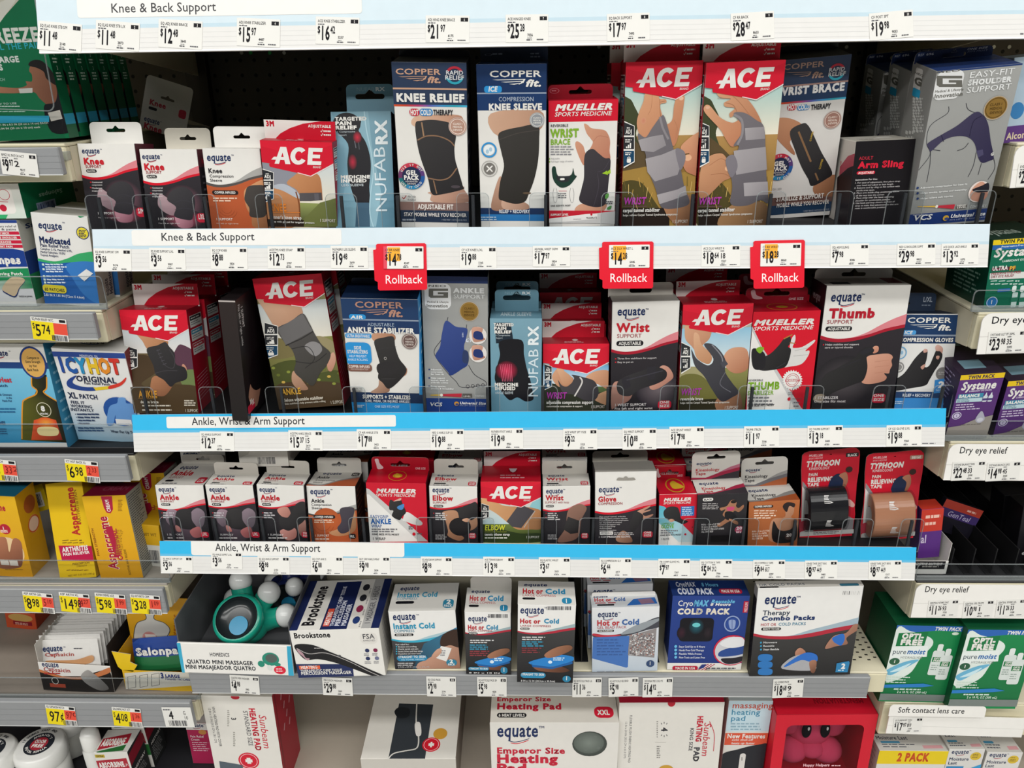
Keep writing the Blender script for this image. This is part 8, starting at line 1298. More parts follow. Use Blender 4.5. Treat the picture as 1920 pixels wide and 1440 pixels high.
f = Face(it,(-Wp/2,-.0006,0),(1,0,0),(0,0,1),Wp,Hp); f.at(0,1020,3.4292); eq(f,275,692,130); f.T('Capsaicin',290,724,22,'a8483e',w=190,b=.04); f.P([(300,750),(480,745),(590,715),(590,760),(450,790),(330,770)],'c8966a',1); f.ln(475,676,550,1,1,8,'55555a',3)
po = it.build('pouch',FOIL); tag(po,'white medicated pouch at the front of the tray, brown wave printed below','pouch','white pouches in the tray')
for i in range(1,12):
    c = po.copy(); COL.objects.link(c); c.matrix_world = Matrix.Translation(V((.0012*i+.001*((i*7) % 3-1),.0082*i,.0008*i+.0015*((i*5) % 3)))) @ mp; c['label'] = 'white medicated pouch, %s from the front of its tray, crimped top edge showing' % ORD[i]
# torn yellow box with a foil pouch
mw,W,H,ln,al = fitquad([(217,1150),(352,1150),(366,1288),(228,1298)],.034,0); mw.translation.z += LZ[4]+.001-mw.translation.z; it = Item(mw); D = .045
it.box(-W/2,D,0,W/2,D+.001,H,.0004,dict(front='e0a51e'),'c8921a'); f = Face(it,(-W/2,D,0),(1,0,0),(0,0,1),W,H); f.at(0,1020,3.4292)
o = [(870,660),(860,590),(880,510),(940,480),(925,420),(1000,420),(990,480),(1060,510),(1092,560),(1040,640)]; f.P(o,'d4d2cc',1); f.L(o,5,'55504a',1); f.E(965,605,48,42,'c8404a','d4a09a'); f.B(940,582,1000,624,'e6dcd6')
for i,t in enumerate(('Simple','backache','Arthritis','Strains','Bruises','Sprains')): f.T(t,1118,470+i*22,15,'a8481e',w=76,b=.04)
it.box(-W/2,0,0,W/2,.001,H*.26,.0004,dict(front='e2b42a'),'c8921a'); f = Face(it,(-W/2,0,0),(1,0,0),(0,0,1),W,H*.26); f.at(0,1020,3.4292); f.P([(800,830),(1300,800),(1300,905),(810,940)],'d8d4c8',0)
for i in range(3): f.L([(822+i*76,855-i*8),(872+i*76,845-i*8),(874+i*76,920-i*8),(824+i*76,930-i*8)],3,'55555a',0,True)
f.T('3',1036,864,34,'2a3a78',w=22,b=.1); f.T('LARGE',1064,856,18,'2a3a78',w=94,b=.1); f.T('FOLDED PATCHES',1064,872,13,'2a3a78',w=158,b=.08)
it.box(-W/2,.001,0,-W/2+.001,D,H*.5,.0003,None,'d8a01c'); it.box(W/2-.001,.001,0,W/2,D,H,.0003,None,'b8881a'); it.box(-W/2,.001,0,W/2,D,.001,.0003,None,'b8881a')
it.extr([[(-W/2,H*.26),(-W/2+.02,H*.24),(-W/2+.03,H*.33),(-W/2+.018,H*.37),(-W/2+.022,H*.47),(-W/2-.012,H*.5),(-W/2-.006,H*.3)]],.001,'e8c21e','b8b4a8')
bx = it.build('pain_patch_box'); tag(bx,'torn open yellow pain patch box with a figure of a bare back','box')
it = Item(mw); N = 8; Wp,Hp,z0 = W*.86,H*.42,H*.2
for s_ in (-1,1):
    def P(i,j): u,v = i/N*2-1,j/N*2-1; return (u*Wp/2+.008,.016+s_*.006*(1-u**4)*(1-v**4)+v*.004,z0+(v+1)/2*Hp+u*.008)
    for i in range(N):
        for j in range(N): it.face([P(i,j),P(i+1,j),P(i+1,j+1),P(i,j+1)],lin('20408a' if j > 3 else '1f6a3c'))
f = Face(it,(-Wp/2+.008,.0095,z0),(1,0,.11),(0,0,1),Wp,Hp); f.fr(); f.T('Salonpas',8,52,22,'w',w=76,b=.09); f.T('CAPSICUM',34,88,14,'b8d8c0',w=52,b=.03)
tag(it.build('pouch',FOIL),'blue and green foil pouch standing inside the torn yellow box','pouch')
# jars and liniment on the lowest shelf
def jar(px,py,y,r,lab,labc,zt=None):
    c = unp(px,py,y) if zt is None else unpz(px,py,zt); y = c.y; z0 = LZ6+.0012; h = c.z-z0; it = Item(Matrix.Translation(V((c.x,y+r*.2,z0)))); it.lathe([(0,0),(r*.86,0),(r*.93,.004),(r*.93,h*.62),(r*.8,h*.66)],36,labc); root = it.build('ointment_jar',GLOSS,None,True); tag(root,lab,'jar','white ointment jars')
    it = Item(Matrix.Translation(V((c.x,y+r*.2,z0)))); it.lathe([(r*.96,h*.62),(r,h*.66),(r,h*.9),(r*.95,h*.97),(r*.88,h),(0,h)],40,'e2e2de'); it.mw = Matrix.Identity(4); lid = it.build('lid',GLOSS,root,True)
    it = Item(Matrix.Identity(4)); f = Face(it,(-r,-r,h+.0002),(1,0,0),(0,1,0),2*r,2*r); f.fr(); f.ring(50,50,23,12,'22262e'); f.E(50,50,17,17,'a82a38'); f.T('ODOR',38,48,8,'w',w=24,b=.08); f.T('FREE',38,59,8,'w',w=24,b=.08)
    for t,a0,a1,rr in (("AMERICA'S",140,40,20),('IT WORKS FAST AND',175,60,33),('EMU OIL FORMULA',210,330,25)):
        for i,ch in enumerate(t): a = a0+(a1-a0)*i/(len(t)-1); ra = math.radians(a); f.T(ch,50+rr*math.cos(ra),50-rr*math.sin(ra),5,'w' if rr < 30 else '33333a',al='c',b=.05,rot=(a-90 if a1 < a0 else a+90))
    it.build('lid_print',PAPER,lid)
jar(68,1402,.05,.047,'white ointment jar with a round printed lid in the middle of the jars','e0e0da'); jar(-24,1412,.03,.045,'white ointment jar cut off by the left edge of the photo','1c2430'); jar(116,1338,.16,.047,'white ointment jar standing at the back behind the ODOR FREE jar','c8c8c2',unp(68,1402,.05).z)
def absorb(F):
    f = F['front']; f.wu(); f.B(2,8,30,20,'b8a02a'); f.T('EXTRA',6,17,6,'33332a',w=20,b=.05); f.P([(0,32),(92,22),(94,62),(2,78)],'a82434'); f.T('ABSORBINE',6,60,19,'w',w=76,b=.09,rot=4); f.T('Jr.',84,52,10,'w',w=9,it=.2); f.P([(2,78),(100,66),(100,110),(2,120)],'2a6a34'); f.ln(16,92,90,2,9,5,'d8e4d4',5); t = F['top']; t.wu(); v = 100*t.h/t.w; t.P([(6,v*.9),(4,v*.4),(80,v*.16),(84,v*.6)],'a82434'); t.T('ABSORBINE',10,v*.72,v*.28,'w',w=66,b=.09,rot=5); t.P([(8,v*.96),(84,v*.66),(84,v*.92),(10,v*1.02)],'2a6a34'); r = F['right']; r.fr(); r.B(0,0,100,100,'2a2c2c'); r.P([(0,8),(100,2),(100,28),(0,34)],'8a2030'); r.T('HISTORY',14,52,6,'d8d4d0',w=76,b=.05); r.ln(14,60,88,7,5,2,'8a8a8a',4)
carton('liniment_box','white liniment box with a red and green label, front one beside the white bottle',[(175,1411),(238,1411),(248,1440),(184,1440)],.03,.055,LZ6+.001,0,0,dict(front='dcdad4',top='d0cec8',right='2a2c2c'),'d0cec8',absorb,None,'liniment boxes',more=[((.004,.06,.0),'liniment box second in its row behind the front one')])
c = unp(165,1382,.05); h = c.z-LZ6; it = Item(Matrix.Translation(V((c.x,.055,LZ6+.001)))); it.lathe([(0,0),(.018,0),(.019,.003),(.019,h*.72),(.012,h*.8)],28,'d8d8d4'); b = it.build('liniment_bottle',GLOSS,None,True); tag(b,'white liniment bottle with a domed cap left of the liniment box','bottle')
it = Item(Matrix.Identity(4)); it.lathe([(.0165,h*.76),(.0175,h*.8),(.017,h*1.02),(.012,h*1.1),(0,h*1.12)],28,'e2e2de'); it.build('cap',GLOSS,b,True)
carton('pain_cream_box','crimson and white pain relief cream box left of the tall STANDARD SIZE heating pad box',[(347,1356),(390,1356),(404,1440),(364,1440)],.1,.04,LZ6+.001,0,0,dict(front='b02a54'),'c8c0bc',lambda F: (F['front'].wu(),F['front'].B(0,0,100,40,'d8d4d0'),eq(F['front'],12,22,68),F['front'].E(70,52,18,14,'c88a4a'),F['front'].TT(['Pain Relief','Cream'],12,84,18,12,'f0dce0',b=.04,sx=.75),F['front'].ln(14,116,88,5,12,5,'e0b8c4',4)))

# ------------------------------------------------------------------ right bay: eye care
def side_green(f): f.fr(); f.B(0,0,100,100,'0b3f30'); f.B(20,8,80,34,'8f9a98'); f.ln(20,42,85,8,6,2.5,'7fa093',4)
def ultra(F):
    f = F['front']; f.at(1440,340,4); f.grad(450,990,'0f6a50','0f6a50'); f.P([(1660,420),(2200,400),(2200,450),(1670,480)],'e8c81e'); f.T('TWIN PACK',1740,468,26,'2a3a2a',w=230,b=.07); f.P([(1670,482),(2200,452),(2200,490),(1675,515)],'2a62a8'); f.T('Preservative-Free',1748,497,13,'d8e4f0',w=165,b=.04,it=.15); f.T('Systane',1690,570,62,'w',w=340,b=.06,it=.15); f.T('LUBRICANT EYE DROPS',1756,606,15,'d8e8e0',w=250,b=.04)
    f.B(1676,636,1860,674,'5a2a3a'); f.T('ULTRA',1680,670,30,'w',w=115,b=.06); f.T('PF',1808,668,30,'e8b83a',w=45,b=.06); f.P([(1664,690),(2100,668),(2100,720),(1660,735)],'d8d8d4'); f.T('PRESERVATIVE-FREE',1672,704,17,'8a2a3a',w=220,b=.05); f.T('DRY EYE RELIEF',1670,726,17,'8a2a3a',w=170,b=.05); f.ln(1668,752,1960,2,22,10,'c8dcd4',6); f.E(1678,905,44,38,'2a70b0'); f.ring(1678,905,38,4,'d8e4ec'); f.T('1',1668,918,26,'w',w=14,b=.1)
    for x in (1845,1905): f.B(x-30,830,x+30,945,'c8dcd8',10); f.B(x-20,780,x+20,830,'d8e4e0',20); f.B(x-30,868,x+30,905,'2a7a60')
    f.B(1718,800,1815,830,'2a62a8'); side_green(F['left']); t = F['top']; t.fr(); t.T('Systane',14,70,30,'a8b8b0',w=50,b=.05,it=.15)
carton('eye_drop_box','dark green twin pack eye drop box with a yellow band on the right side shelf',[(1860,450),(1985,442),(1965,588),(1845,586)],.03,.11,RZ[1]+.001,0,0,dict(front='0f6a50',left='0b3f30',top='14352c'),'14352c',ultra)
def balance(F):
    f = F['front']; f.wu(); f.B(0,0,100,14,'e8c41e'); f.T('TWIN PACK',18,12,9,'3a2a4a',w=60,b=.08); f.grad(14,200,'5a2f78','4c2a68',50); f.T('Systane',8,42,21,'w',w=80,b=.07,it=.12); f.T('LUBRICANT EYE DROPS',28,49,4.5,'d8d0e4',w=52,b=.05); f.B(6,54,64,66,'3a8aa8'); f.T('BALANCE',8,64,8,'w',w=48,b=.09); f.B(4,67,64,78,'b8d4dc'); f.TT(['RESTORATIVE','DRY EYE RELIEF'],6,72,5,3.8,'3a6a80',b=.05,sx=.7)
    for x in (70,82): f.B(x-5,62,x+5,80,'d0d8e0',12); f.P([(x-3,62),(x,52),(x+3,62)],'d8e0e8'); f.B(x-5,70,x+5,76,'4a3a78')
    f.ln(6,86,66,3,7,3,'c8bcd8',5); f.ring(14,116,10,2,'c8c0dc'); f.E(14,116,7,7,'c8c0dc'); f.T('1',12.6,119,6,'4a2a68',w=3,b=.1); f.P([(0,150),(30,146),(60,130),(100,120),(100,200),(0,200)],'8f8a84',0); f.P([(70,106),(80,122),(82,134),(72,142),(62,134),(62,122)],'a8a8b8',1); f.E(72,132,7,6,'c4c6d0'); f.ln(30,146,90,1,1,2.5,'66605c',5)
    l = F['left']; l.fr(); l.B(0,0,100,100,'2c1c3a'); l.ln(15,10,85,9,6,2,'8a80a0',4); l.B(15,68,85,90,'8f8aa0'); t = F['top']; t.fr(); t.B(0,0,100,100,'2a2030'); t.B(20,50,70,80,'6a8a98')
carton('eye_drop_box','purple eye drop box with a yellow TWIN PACK band, left of two',[(1795,700),(1882,703),(1848,827),(1779,824)],.02,.08,RZ[2]+.001,None,0,dict(front='552c72',left='2c1c3a',top='2a2030'),'2a2030',balance,None,'purple eye drop boxes',more=[((.006,.085,.004),'purple eye drop box standing in shadow behind the left one')])
carton('eye_drop_box','purple eye drop box cut off by the right edge of the photo',[(1885,711),(1972,714),(1940,828),(1866,827)],.028,.08,RZ[2]+.001,None,0,dict(front='552c72',left='2c1c3a',top='2a2030'),'2a2030',balance,None,'purple eye drop boxes')
def gent(F): f = F['front']; f.fr(); f.B(0,0,100,45,'c83a2a'); f.B(0,45,100,100,'5a2f80'); f.ln(20,18,90,2,14,6,'f0c0b0',3); f.T('al',8,68,16,'d8cce4',w=26,b=.04)
carton('gel_box','small orange and purple gel box standing in a white tray by the beige tape',[(1726,954),(1766,956),(1766,1022),(1726,1020)],.05,.03,RZ[3]+.02,0,0,dict(front='5a2f80',top='c83a2a'),'48266a',gent)
def gent2(F): f = F['front']; f.fr(); f.B(0,0,100,26,'a8382a'); f.B(0,26,100,52,'3a2a60'); f.B(0,52,100,100,'16141f'); f.T('GenTeal',20,48,16,'b8b0cc',w=60,it=.1); f.ln(62,18,92,1,1,6,'d8a89c',2)
carton('gel_box','dark hanging gel card with an orange top edge, tilted in the shadow',[(1772,924),(1829,966),(1818,1020),(1760,985)],.1,.012,None,6,0,dict(front='16141f'),'16141f',gent2)
for i,(q,lb) in enumerate(([[(1880,925),(1935,930),(1925,1060),(1872,1058)],'black gel box with white upright lettering in the dark right bay, left one'],[[(1915,948),(1975,952),(1960,1062),(1906,1060)],'black gel box with white upright lettering cut off by the right edge'])):
    carton('gel_box',lb,q,.12-.06*i,.04,RZ[3]+.001,0,0,dict(front='18171b'),'111014',lambda F: (F['front'].fr(),F['front'].T('ine',60,84,40,'c8c8c8',w=40,rot=90,b=.07)))
it = Item(Matrix.Translation(unp(1745,1052,.03))); it.mw.translation.z = RZ[3]+.0008; it.box(-.03,0,0,.03,.002,.026,.0004,dict(front='dcdad4'),'c8c5be'); it.box(-.03,.002,0,.03,.12,.0015,.0003,None,'c8c5be'); it.box(.029,.002,0,.03,.12,.06,.0003,None,'d4d2cc'); f = Face(it,(-.03,0,0),(1,0,0),(0,0,1),.06,.026); f.fr(); f.B(0,0,92,60,'16151a'); f.T('NIGHTTIME OINTMENT',4,30,16,'d8d4d0',w=80,b=.06); f.ln(30,46,88,1,1,8,'9a9894',4)
tag(it.build('gel_tray'),'white lipped carton tray with a black printed band beside the gel boxes','tray')
for i in range(5):
    it = Item(Matrix.Translation(V((.69+.035*i,.03,RZ[3]+.0008)))); it.box(0,0,0,.002,.3,.05,.0004,None,'151517'); it.box(-.008,0,0,.01,.3,.001,.0003,None,'151517'); tag(it.build('shelf_divider',METAL),'thin black divider fin on the dark right shelf, %s from the left' % ORD[i],'divider','black divider fins on the right')
def opti(F):
    f = F['front']; f.wu(); f.grad(0,140,'17864c','0f6a3a',50); f.P([(0,0),(100,0),(100,10),(60,8),(30,12),(0,8)],'2a62b0'); f.T('TWIN PACK',55,8,6,'w',w=38,b=.08,it=.2); f.E(86,13,5,2.6,'d8e8d8'); f.P([(0,8),(20,10),(50,20),(58,34),(46,58),(34,90),(0,100)],'dce6e0',1); f.P([(5,14),(47,11),(46,36),(5,38)],'11743f'); f.T('OPTI-',11,24,9,'w',w=32,b=.12); f.T('FREE',11,35,9,'w',w=32,b=.12); f.P([(0,40),(52,36),(54,56),(0,62)],'e4ebe8',0); f.T('pure',3,52,8.5,'3a4a58',w=20,b=.01); f.T('moist',24,51.5,8.5,'2a6ab0',w=26,b=.06,it=.15); f.T('HYDRAGLYDE',16,60,4,'77807c',w=32,it=.1); f.E(9,66,7.5,6.5,'2a5a40'); f.T('1',8,68.5,5,'w',w=3,b=.1)
    f.P([(0,84),(14,72),(30,64),(44,62),(34,72),(24,80),(8,92)],'6ab0d0',1); f.P([(6,86),(20,76),(34,68),(22,82)],'c8e4ec',1)
    for x,y in ((70,44),(83,52)): f.B(x-8.5,y,x+8.5,y+46,'d4dcd8',10); f.B(x-4,y-12,x+4,y+1,'dde4e0',18); f.B(x-7,y+12,x+7,y+21,'17743f'); f.T('OPTI',x-5,y+16,3,'w',w=10,b=.08); f.T('FREE',x-5,y+20,3,'w',w=10,b=.08); f.ln(x-6,y+28,x+6,3,4,1.5,'8a9a92',2)
    f.ln(4,96,44,3,5,2,'c8dcd0',6); f.P([(0,110),(60,106),(76,110),(60,113),(0,116)],'2a7ac0'); f.T('2 x 10 FL OZ (300 mL)',24,125,4,'d8e8dc',w=44,b=.04); f.ln(18,119,66,1,1,2.5,'c8dcd0',6); f.band(127,140,'77807c'); l = F['left']; l.fr(); l.B(0,0,100,100,'0c4a2c'); t = F['top']; t.fr(); t.B(0,0,100,100,'0d4f30'); t.T('puremoist',40,60,22,'a8c0b4',w=40,b=.04)
carton('lens_solution_box','green lens solution twin pack box, left of two beside the black divider',[(1683,1172),(1813,1175),(1772,1318),(1646,1315)],None,.09,RZ[4]+.001,0,0,dict(front='17864c',left='0c4a2c',top='0d4f30'),'0c4a2c',opti,None,'green lens solution boxes')
carton('lens_solution_box','green lens solution twin pack box, second from the black divider',[(1815,1178),(1948,1184),(1905,1330),(1777,1328)],None,.09,RZ[4]+.001,0,0,dict(front='17864c',left='0c4a2c',top='0d4f30'),'0c4a2c',opti,None,'green lens solution boxes')
def last(two):
    def art(F):
        f = F['front']; f.wu()
        if two: f.B(0,0,100,26,'e8cc1e'); f.T('2 PACK',28,20,15,'c8501e',w=46,b=.1); eq(f,4,48,44); f.E(78,56,14,14,'d8b83a'); f.T('Moisture Last',4,72,11,'2a3a5a',w=60,b=.03)
        else: eq(f,8,16,48); f.E(78,26,15,15,'d8b83a'); f.ln(69,20,87,3,6,2.5,'6a5a2a',3); f.TT(['Moisture','Last'],6,42,15,11,'2a3a5a',b=.03,sx=.9); f.B(4,64,52,72,'3a8ac0'); f.P([(40,100),(60,78),(100,56),(100,100)],'3a9ad0')
        t = F['top']; t.fr(); t.T('Moisture Last',4,34,20,'33384a',w=46,b=.04) if two else t.T('Last',10,24,16,'33384a',w=30,b=.04); t.B(8,44,36,56,'4a94b8',20); t.ln(8,66,60,2,14,6,'66686e',5); t.P([(66,68),(94,66),(95,84),(66,86)],'d8a0a4'); dark_side(F['left'],'b8b6b0','8a8a8c')
    return art
carton('lens_drop_box','white lens drop box with a yellow 2 PACK band, lower right corner',[(1650,1408),(1780,1408),(1770,1440),(1641,1440)],.03,.1,LZ6+.001,0,0,dict(front='dcdad6',top='d0cec8'),'c8c6c0',last(1),back=(1700,1376))
for i,(q,lb) in enumerate(([[(1780,1405),(1848,1405),(1838,1440),(1771,1440)],'white lens drop box without a band, next to the 2 PACK box'],[[(1852,1411),(1920,1411),(1908,1440),(1841,1440)],'white lens drop box in the bottom right corner of the photo'])): carton('lens_drop_box',lb,q,.03,.1,LZ6+.001,0,0,dict(front='dcdad6',top='d0cec8'),'c8c6c0',last(0),group='white lens drop boxes',back=(1800+70*i,1374))
carton('eye_care_box','gray blue eye care box cut off by the right edge beside the shoulder support',[(1898,104),(1990,104),(1975,268),(1886,268)],.03,.08,RZ[0]+.001,0,0,dict(front='a8bccb',left='55616c',top='44505a'),'55616c',lambda F: (F['front'].fr(),F['front'].B(0,80,100,100,'5a3a78'),F['front'].T('Alcon',5,96,8,'d8c8a8',w=40,b=.04),F['front'].E(20,62,14,10,'3a7ab0'),F['left'].fr(),F['left'].ln(15,30,85,9,6,2,'2a3038',3)))
# ------------------------------------------------------------------ shelf-edge signs of the right bay and its labels
def on_plane(m,lift,px,py):
    o = m.translation; n = m.col[1].to_3d(); d = ray(px,py); t = (o-CAMP).dot(n)/d.dot(n); return (CAMP+d*t).y-lift
def sign(text,lab,q,tx,base,cap,r=.013):
    _,m,W,H = panel('shelf_edge_sign',lab,'sign',q,4,-.004,.0015,lambda F: (F.at(),F.T(text,tx[0],base,cap,'26262a',w=tx[1]-tx[0],b=.022) if text else None,F.fr(),F.B(0,56,100,57.5,'cfcdc8')),r,GLOSS,'e9e7e2',corners=(1,0,0,0)); return m
S2 = sign('Dry eye relief','white sign reading Dry eye relief under the green eye drop box',[(1840,586),(2010,586),(2000,664),(1836,660)],(1858,1975),607,13)
S3 = sign('Dry eye relief','white sign reading Dry eye relief under the purple eye drop boxes',[(1777,831),(1990,836),(1975,905),(1774,897)],(1798,1887),850,12)
S4 = sign('Dry eye relief','white sign reading Dry eye relief over the green lens solution boxes',[(1716,1094),(1950,1100),(1940,1164),(1712,1154)],(1733,1815),1110,11)
S5 = sign('','white sign reading Soft contact lens care at the lower right',[(1667,1340),(1925,1347),(1915,1384),(1662,1374)],(0,0),0,0,.001)
panel('sign_tab','raised white tab lettered Soft contact lens care on the lower right sign','sign',[(1670,1320),(1848,1326),(1848,1346),(1666,1342)],4,-.0052,.001,lambda F: (F.at(),F.T('Soft contact lens care',1683,1336,10,'26262a',w=125,b=.022)),.008,GLOSS,'e9e7e2',corners=(1,1,0,0))
S1 = sign('','white rounded sign holder at the upper right edge',[(1902,270),(1990,272),(1985,352),(1898,348)],(0,0),0,0)
RL = lambda q,m,nm,n,a,c,u,wh: plabel(*q,'',nm,n,a,c,u,slope=.02,tilt=4,strip=m,label='price label reading %s.%s %s' % (a,c,wh))
RL((1908,304,1975,348),S1,'EYE WIPES',61,'2','98',None,'at the upper right edge')
RL((1852,620,1925,661),S2,'SYSTANE ULT PF 20ML',62,'23','98','35','under the green eye drop box')
RL((1785,865,1846,900),S3,'SYSTANE BALANCE TWIN',63,'22','48','33','under the left purple eye drop box'); RL((1850,866,1912,901),S3,'SYSTANE BALNCE 33FO',64,'14','98','45','under the second purple eye drop box')
RL((1740,1125,1796,1156),S4,'GENTEAL NTIME OINT',70,'11','26','93','leftmost on the sign over the lens solution'); RL((1806,1126,1862,1158),S4,'GENTEAL GEL DROPS',71,'10','98','1','in the middle of the sign over the lens solution'); RL((1868,1124,1922,1156),S4,'GENTEAL SEVERE GEL',72,'11','26','33','at the right end of the sign over the lens solution')
RL((1675,1346,1729,1373),S5,'OF PUREMOIST TWN',73,'17','97','89.9','on the soft contact lens sign')
# ------------------------------------------------------------------ yellow and red labels of the left bay
def yel(name,main,cents,red,white=False):
    def art(F):
        F.fr()
        if white: F.T(main,20,58,38,'k',w=16,b=.05); F.T('G',70,38,20,'k',w=9); F.T('10',70,60,16,'k',w=14); F.bars(14,66,78,94,'33333a',18); F.ln(4,14,30,1,1,6,'66666a',4); return
        F.B(0,18,62,100,'e8d21c'); F.B(62,20,100,70,'e0503e'); F.T(name,4,14,11,'k',w=60,b=.02); F.B(80,3,97,15,'1c1b1f'); F.bars(54,74,98,98,'33333a',14)
        F.T('$',3,52,26,'k',w=7) if cents != 'c' else None; n = len(main); w = min(18,30/n+4); F.T(main,9,84,52,'k',w=w*n,b=.02); F.T(cents if cents != 'c' else '¢',10+w*n,72,40,'k',w=24 if cents != 'c' else 12,b=.02)
        if red: F.T(red[0],66,62,34,'7a1a18',w=11*len(red[0])); F.T(red[1],67+11*len(red[0]),50,22,'7a1a18',w=16)
    return art
for x0,y0,x1,y1,nm,a,c,rd,wh in ((60,597,126,638,'EQ PAIN RELIEF PATC','5','74',None,'under the medicated patch box'),(-33,862,31,900,'EQ HEAT PATCH','6','96',('33','2'),'under the glowing back heat patch box'),(124,864,185,903,'ICY HOT BACK XL','6','98',('2','33'),'under the XL patch box'),
        (45,1112,100,1148,'ASP ARTH GEL','8','98',('5','10'),'leftmost under the yellow cream boxes'),(113,1113,169,1148,'ASP ARTH XL','14','98',('4','27'),'second from left under the yellow cream boxes'),(180,1114,236,1150,'ASPERCREME 3OZ','5','98',('1','99'),'third from left under the yellow cream boxes'),(246,1116,301,1151,'EQ ARTHRITIS CRM','3','28',('1','09'),'rightmost under the yellow cream boxes'),
        (88,1324,142,1359,'EQ CAPSAICIN PATCH','97','c',('97','0'),'under the white pouches'),(212,1328,265,1362,'SALONPAS HOT 3CT','4','08',('1','36'),'under the torn yellow box')):
    plabel(x0,y0,x1,y1,'',nm,0,a,c,slope=.012,tilt=0,y=-.0124,art=yel(nm,a,c,rd),label='yellow and red price label reading %s %s %s' % (a,'cents' if c == 'c' else c,wh))
plabel(308,1327,360,1363,'','',0,'4','',slope=-.12,tilt=0,y=-.0132,art=yel('','4','',None,True),label='crooked white price label with a 4 at the end of the lowest left rail')
plabel(2,286,70,329,'','BFRZ XL PATCH ACT',60,'9','97','2',slope=.0,tilt=0,y=-.0124,label='white price label reading 9.97 on the gray rail at the upper left')
# ------------------------------------------------------------------ rollback tags with their labels
for k,(q,lab,lq,nm,n,a,c) in enumerate((([(703,457),(799,456),(801,543),(706,545)],'left red rollback tag, hanging over the navy ankle stabilizer',(719,462,794,504),'CF RR KNEE',16,'14','78'),
        ([(1127,453),(1225,453),(1225,541),(1127,541)],'middle red rollback tag, hanging over the white wrist support box',(1142,459,1218,502),'ACE DLX WRIST L',19,'14','28'),([(1410,451),(1509,450),(1508,540),(1411,541)],'right red rollback tag, hanging over the red thumb stabilizer',(1426,456,1502,499),'CF RR WRIST',21,'18','28'))):
    m0 = STRIPS[1]; y = on_plane(m0,.0016,(q[2][0]+q[3][0])/2,q[2][1]); x0,x1 = q[3][0],q[2][0]
    panel('rollback_tag',lab,'tag',q,TILT,y,.0008,lambda F: (F.at(),F.T('Rollback',x0+16,532 if k < 1 else 529,16,'f4e4e4',w=70,b=.006)),0,GLOSS,'d8162c','red rollback tags',[(5,0),(97,0),(100,3),(100,97),(97,100),(6,100),(3,97),(3,82),(-3,78),(-4,13),(1,12),(2,10),(2,2)])
    def art(F,f0=price_art(nm,n,a,c)): F.fr(); F.B(10,4,42,66,'eca83a'); F.B(0,0,9,100,'d84a5a') if k == 0 else None; f0(F)
    plabel(*lq,'',nm,n,a,c,slope=-.004,art=art,y=on_plane(m0,.0027,(lq[0]+lq[2])/2,lq[3]),label='white and orange price label reading %s.%s on the %s rollback tag' % (a,c,('left','middle','right')[k]))
# ------------------------------------------------------------------ clear front stops and fences
def stop(px0,px1,top,z,lab,grp):
    a = unp(px0,top,.0135); b = unp(px1,top,.0135); w = b.x-a.x; h = a.z-z; it = Item(frame(V(((a.x+b.x)/2,.0135,z)),V((1,0,0)),V((0,1,0)),V((0,0,1))))
    o = rrect(-w/2,0,w/2,h,.008,4,(0,0,1,1)); i_ = [(x*(1-.0016/w),max(.0004,y-.0006 if y > h/2 else y)) for x,y in o]
    it.extr([i_],.0012,'w'); it.cur = 1; it.extr([o,i_],.0014,'w'); r = it.build('shelf_front_stop',[CLEAR,RIM]); tag(r,lab,'clear stop',grp)
    it = Item(Matrix.Identity(4)); it.box(-.0022,.0015,0,.0022,.0055,h*.93,.0005,None,'34363a'); it.build('rib',METAL,r)
for lst,top,z,wh,grp in ((((156,206),(245,298),(358,403),(476,528),(608,668),(712,775),(855,917),(992,1055),(1128,1190),(1272,1330),(1420,1476),(1551,1604),(1666,1737),(1822,1871)),(366,357),ZT['a'],'under the tall brace boxes','clear stops of the first shelf'),
        (((243,286),(370,416),(495,555),(640,684),(766,822),(890,937),(989,1046),(1112,1170),(1239,1297),(1386,1440),(1486,1547),(1640,1701),(1752,1792)),(726,722),ZT['b'],'before the ankle and wrist boxes','clear stops of the second shelf'),
        (((297,336),(372,425),(462,514),(555,606),(652,706),(779,832),(877,927),(990,1044),(1086,1140),(1204,1256),(1281,1332),(1372,1425),(1465,1522),(1582,1640),(1692,1735)),(969,973),ZT['c'],'before the small supports','clear stops of the third shelf')):
    for i,(a,b) in enumerate(lst): stop(a,b,top[0]+(top[1]-top[0])*i/13,z,'clear plastic front stop %s, %s from the left' % (wh,ORD[i]),grp)
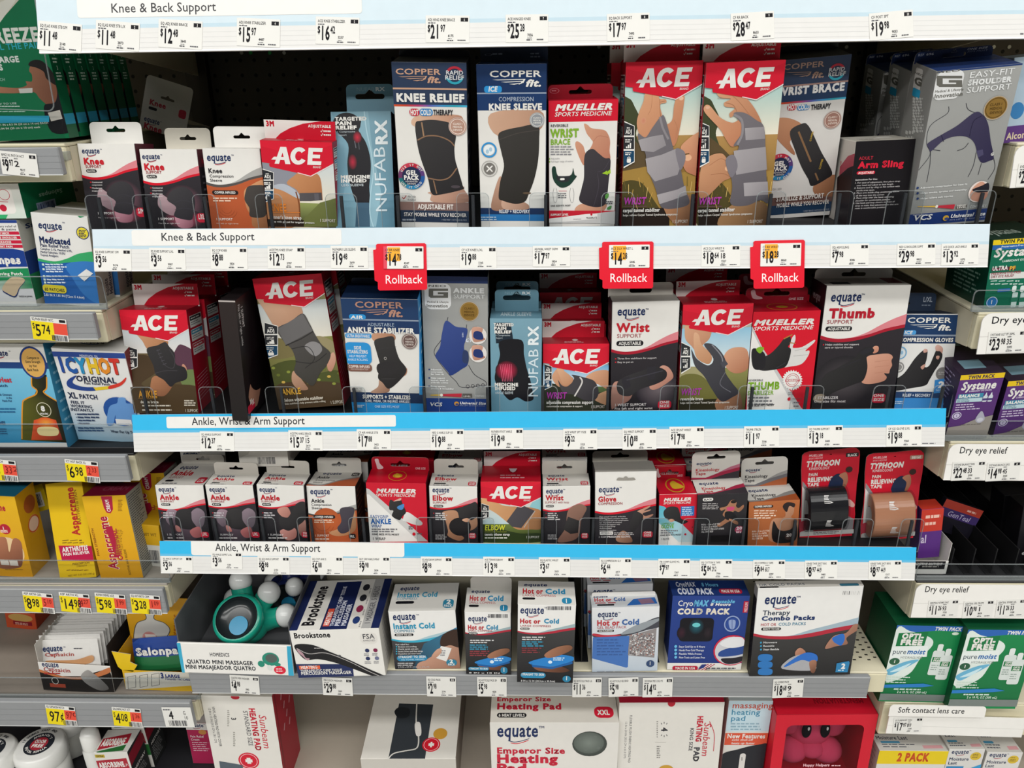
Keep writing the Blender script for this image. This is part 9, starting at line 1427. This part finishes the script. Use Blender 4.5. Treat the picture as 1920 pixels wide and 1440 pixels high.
def fence(lab,px0,px1,ytop,ybot,z,grp='clear fences of the side bays'):
    a = unp(px0,ytop,.016); b = unp(px1,ytop,.016); zt = a.z; zb = max(z,z); w = b.x-a.x; it = Item(Matrix.Translation(V(((a.x+b.x)/2,.016,zb+.0006)))); h = zt-zb
    o = rrect(-w/2,0,w/2,h,.006,4,(0,0,1,1)); i_ = [(x*(1-.002/w),max(.0003,y-.001 if y > h/2 else y)) for x,y in o]; it.extr([i_],.0014,'w'); it.cur = 1; it.extr([o,i_],.0016,'w'); r = it.build('shelf_fence',[CLEAR,RIM]); tag(r,lab,'clear fence',grp)
    it = Item(Matrix.Identity(4)); it.box(-w/2,-.0035,0,w/2,-.0002,.009,.0006,None,'b8b8b2' if z != LZ[2] else '1b1b1d'); it.build('base_rail',RIM if z != LZ[2] else METAL,r)
fence('clear plastic fence before the blue medicated patch box',-300,190,521,562,LZ[1]); fence('clear plastic fence before the two heat patch boxes',-300,248,796,832,LZ[2]); fence('clear plastic fence before the yellow cream boxes',-300,312,1050,1084,LZ[3]); fence('clear plastic fence before the white pouches',-300,368,1269,1300,LZ[4])
fence('clear plastic fence before the dark green eye drop box',1828,2300,545,586,RZ[1]); fence('clear plastic fence before the purple eye drop boxes',1776,2300,790,828,RZ[2]); fence('clear plastic fence before the black gel boxes',1722,2300,1058,1090,RZ[3])
mw,W,H,ln,al = fitquad([(-200,-40),(58,-40),(103,204),(-160,204)],.012,0); it = Item(mw); o = rrect(-W/2,0,W/2,H,.01,4); i_ = rrect(-W/2+.0012,.0012,W/2-.0012,H-.0012,.009,4); it.extr([i_],.0015,'w'); it.cur = 1; it.extr([o,i_],.0016,'w')
r = it.build('sign_holder',[CLEAR,RIM]); tag(r,'big clear sign holder sheet before the green cold patch box','sign holder')
it = Item(Matrix.Identity(4)); it.extr([rrect(-W/2,-.05,W/2+.004,.0,.004,3)],.0015,'w',None,.004); it.build('lower_sheet',CLEAR,r); it = Item(Matrix.Identity(4)); it.box(-W/2,-.003,-.062,W/2+.006,.009,-.05,.001,None,'c4c4be'); it.build('base_rail',RIM,r)
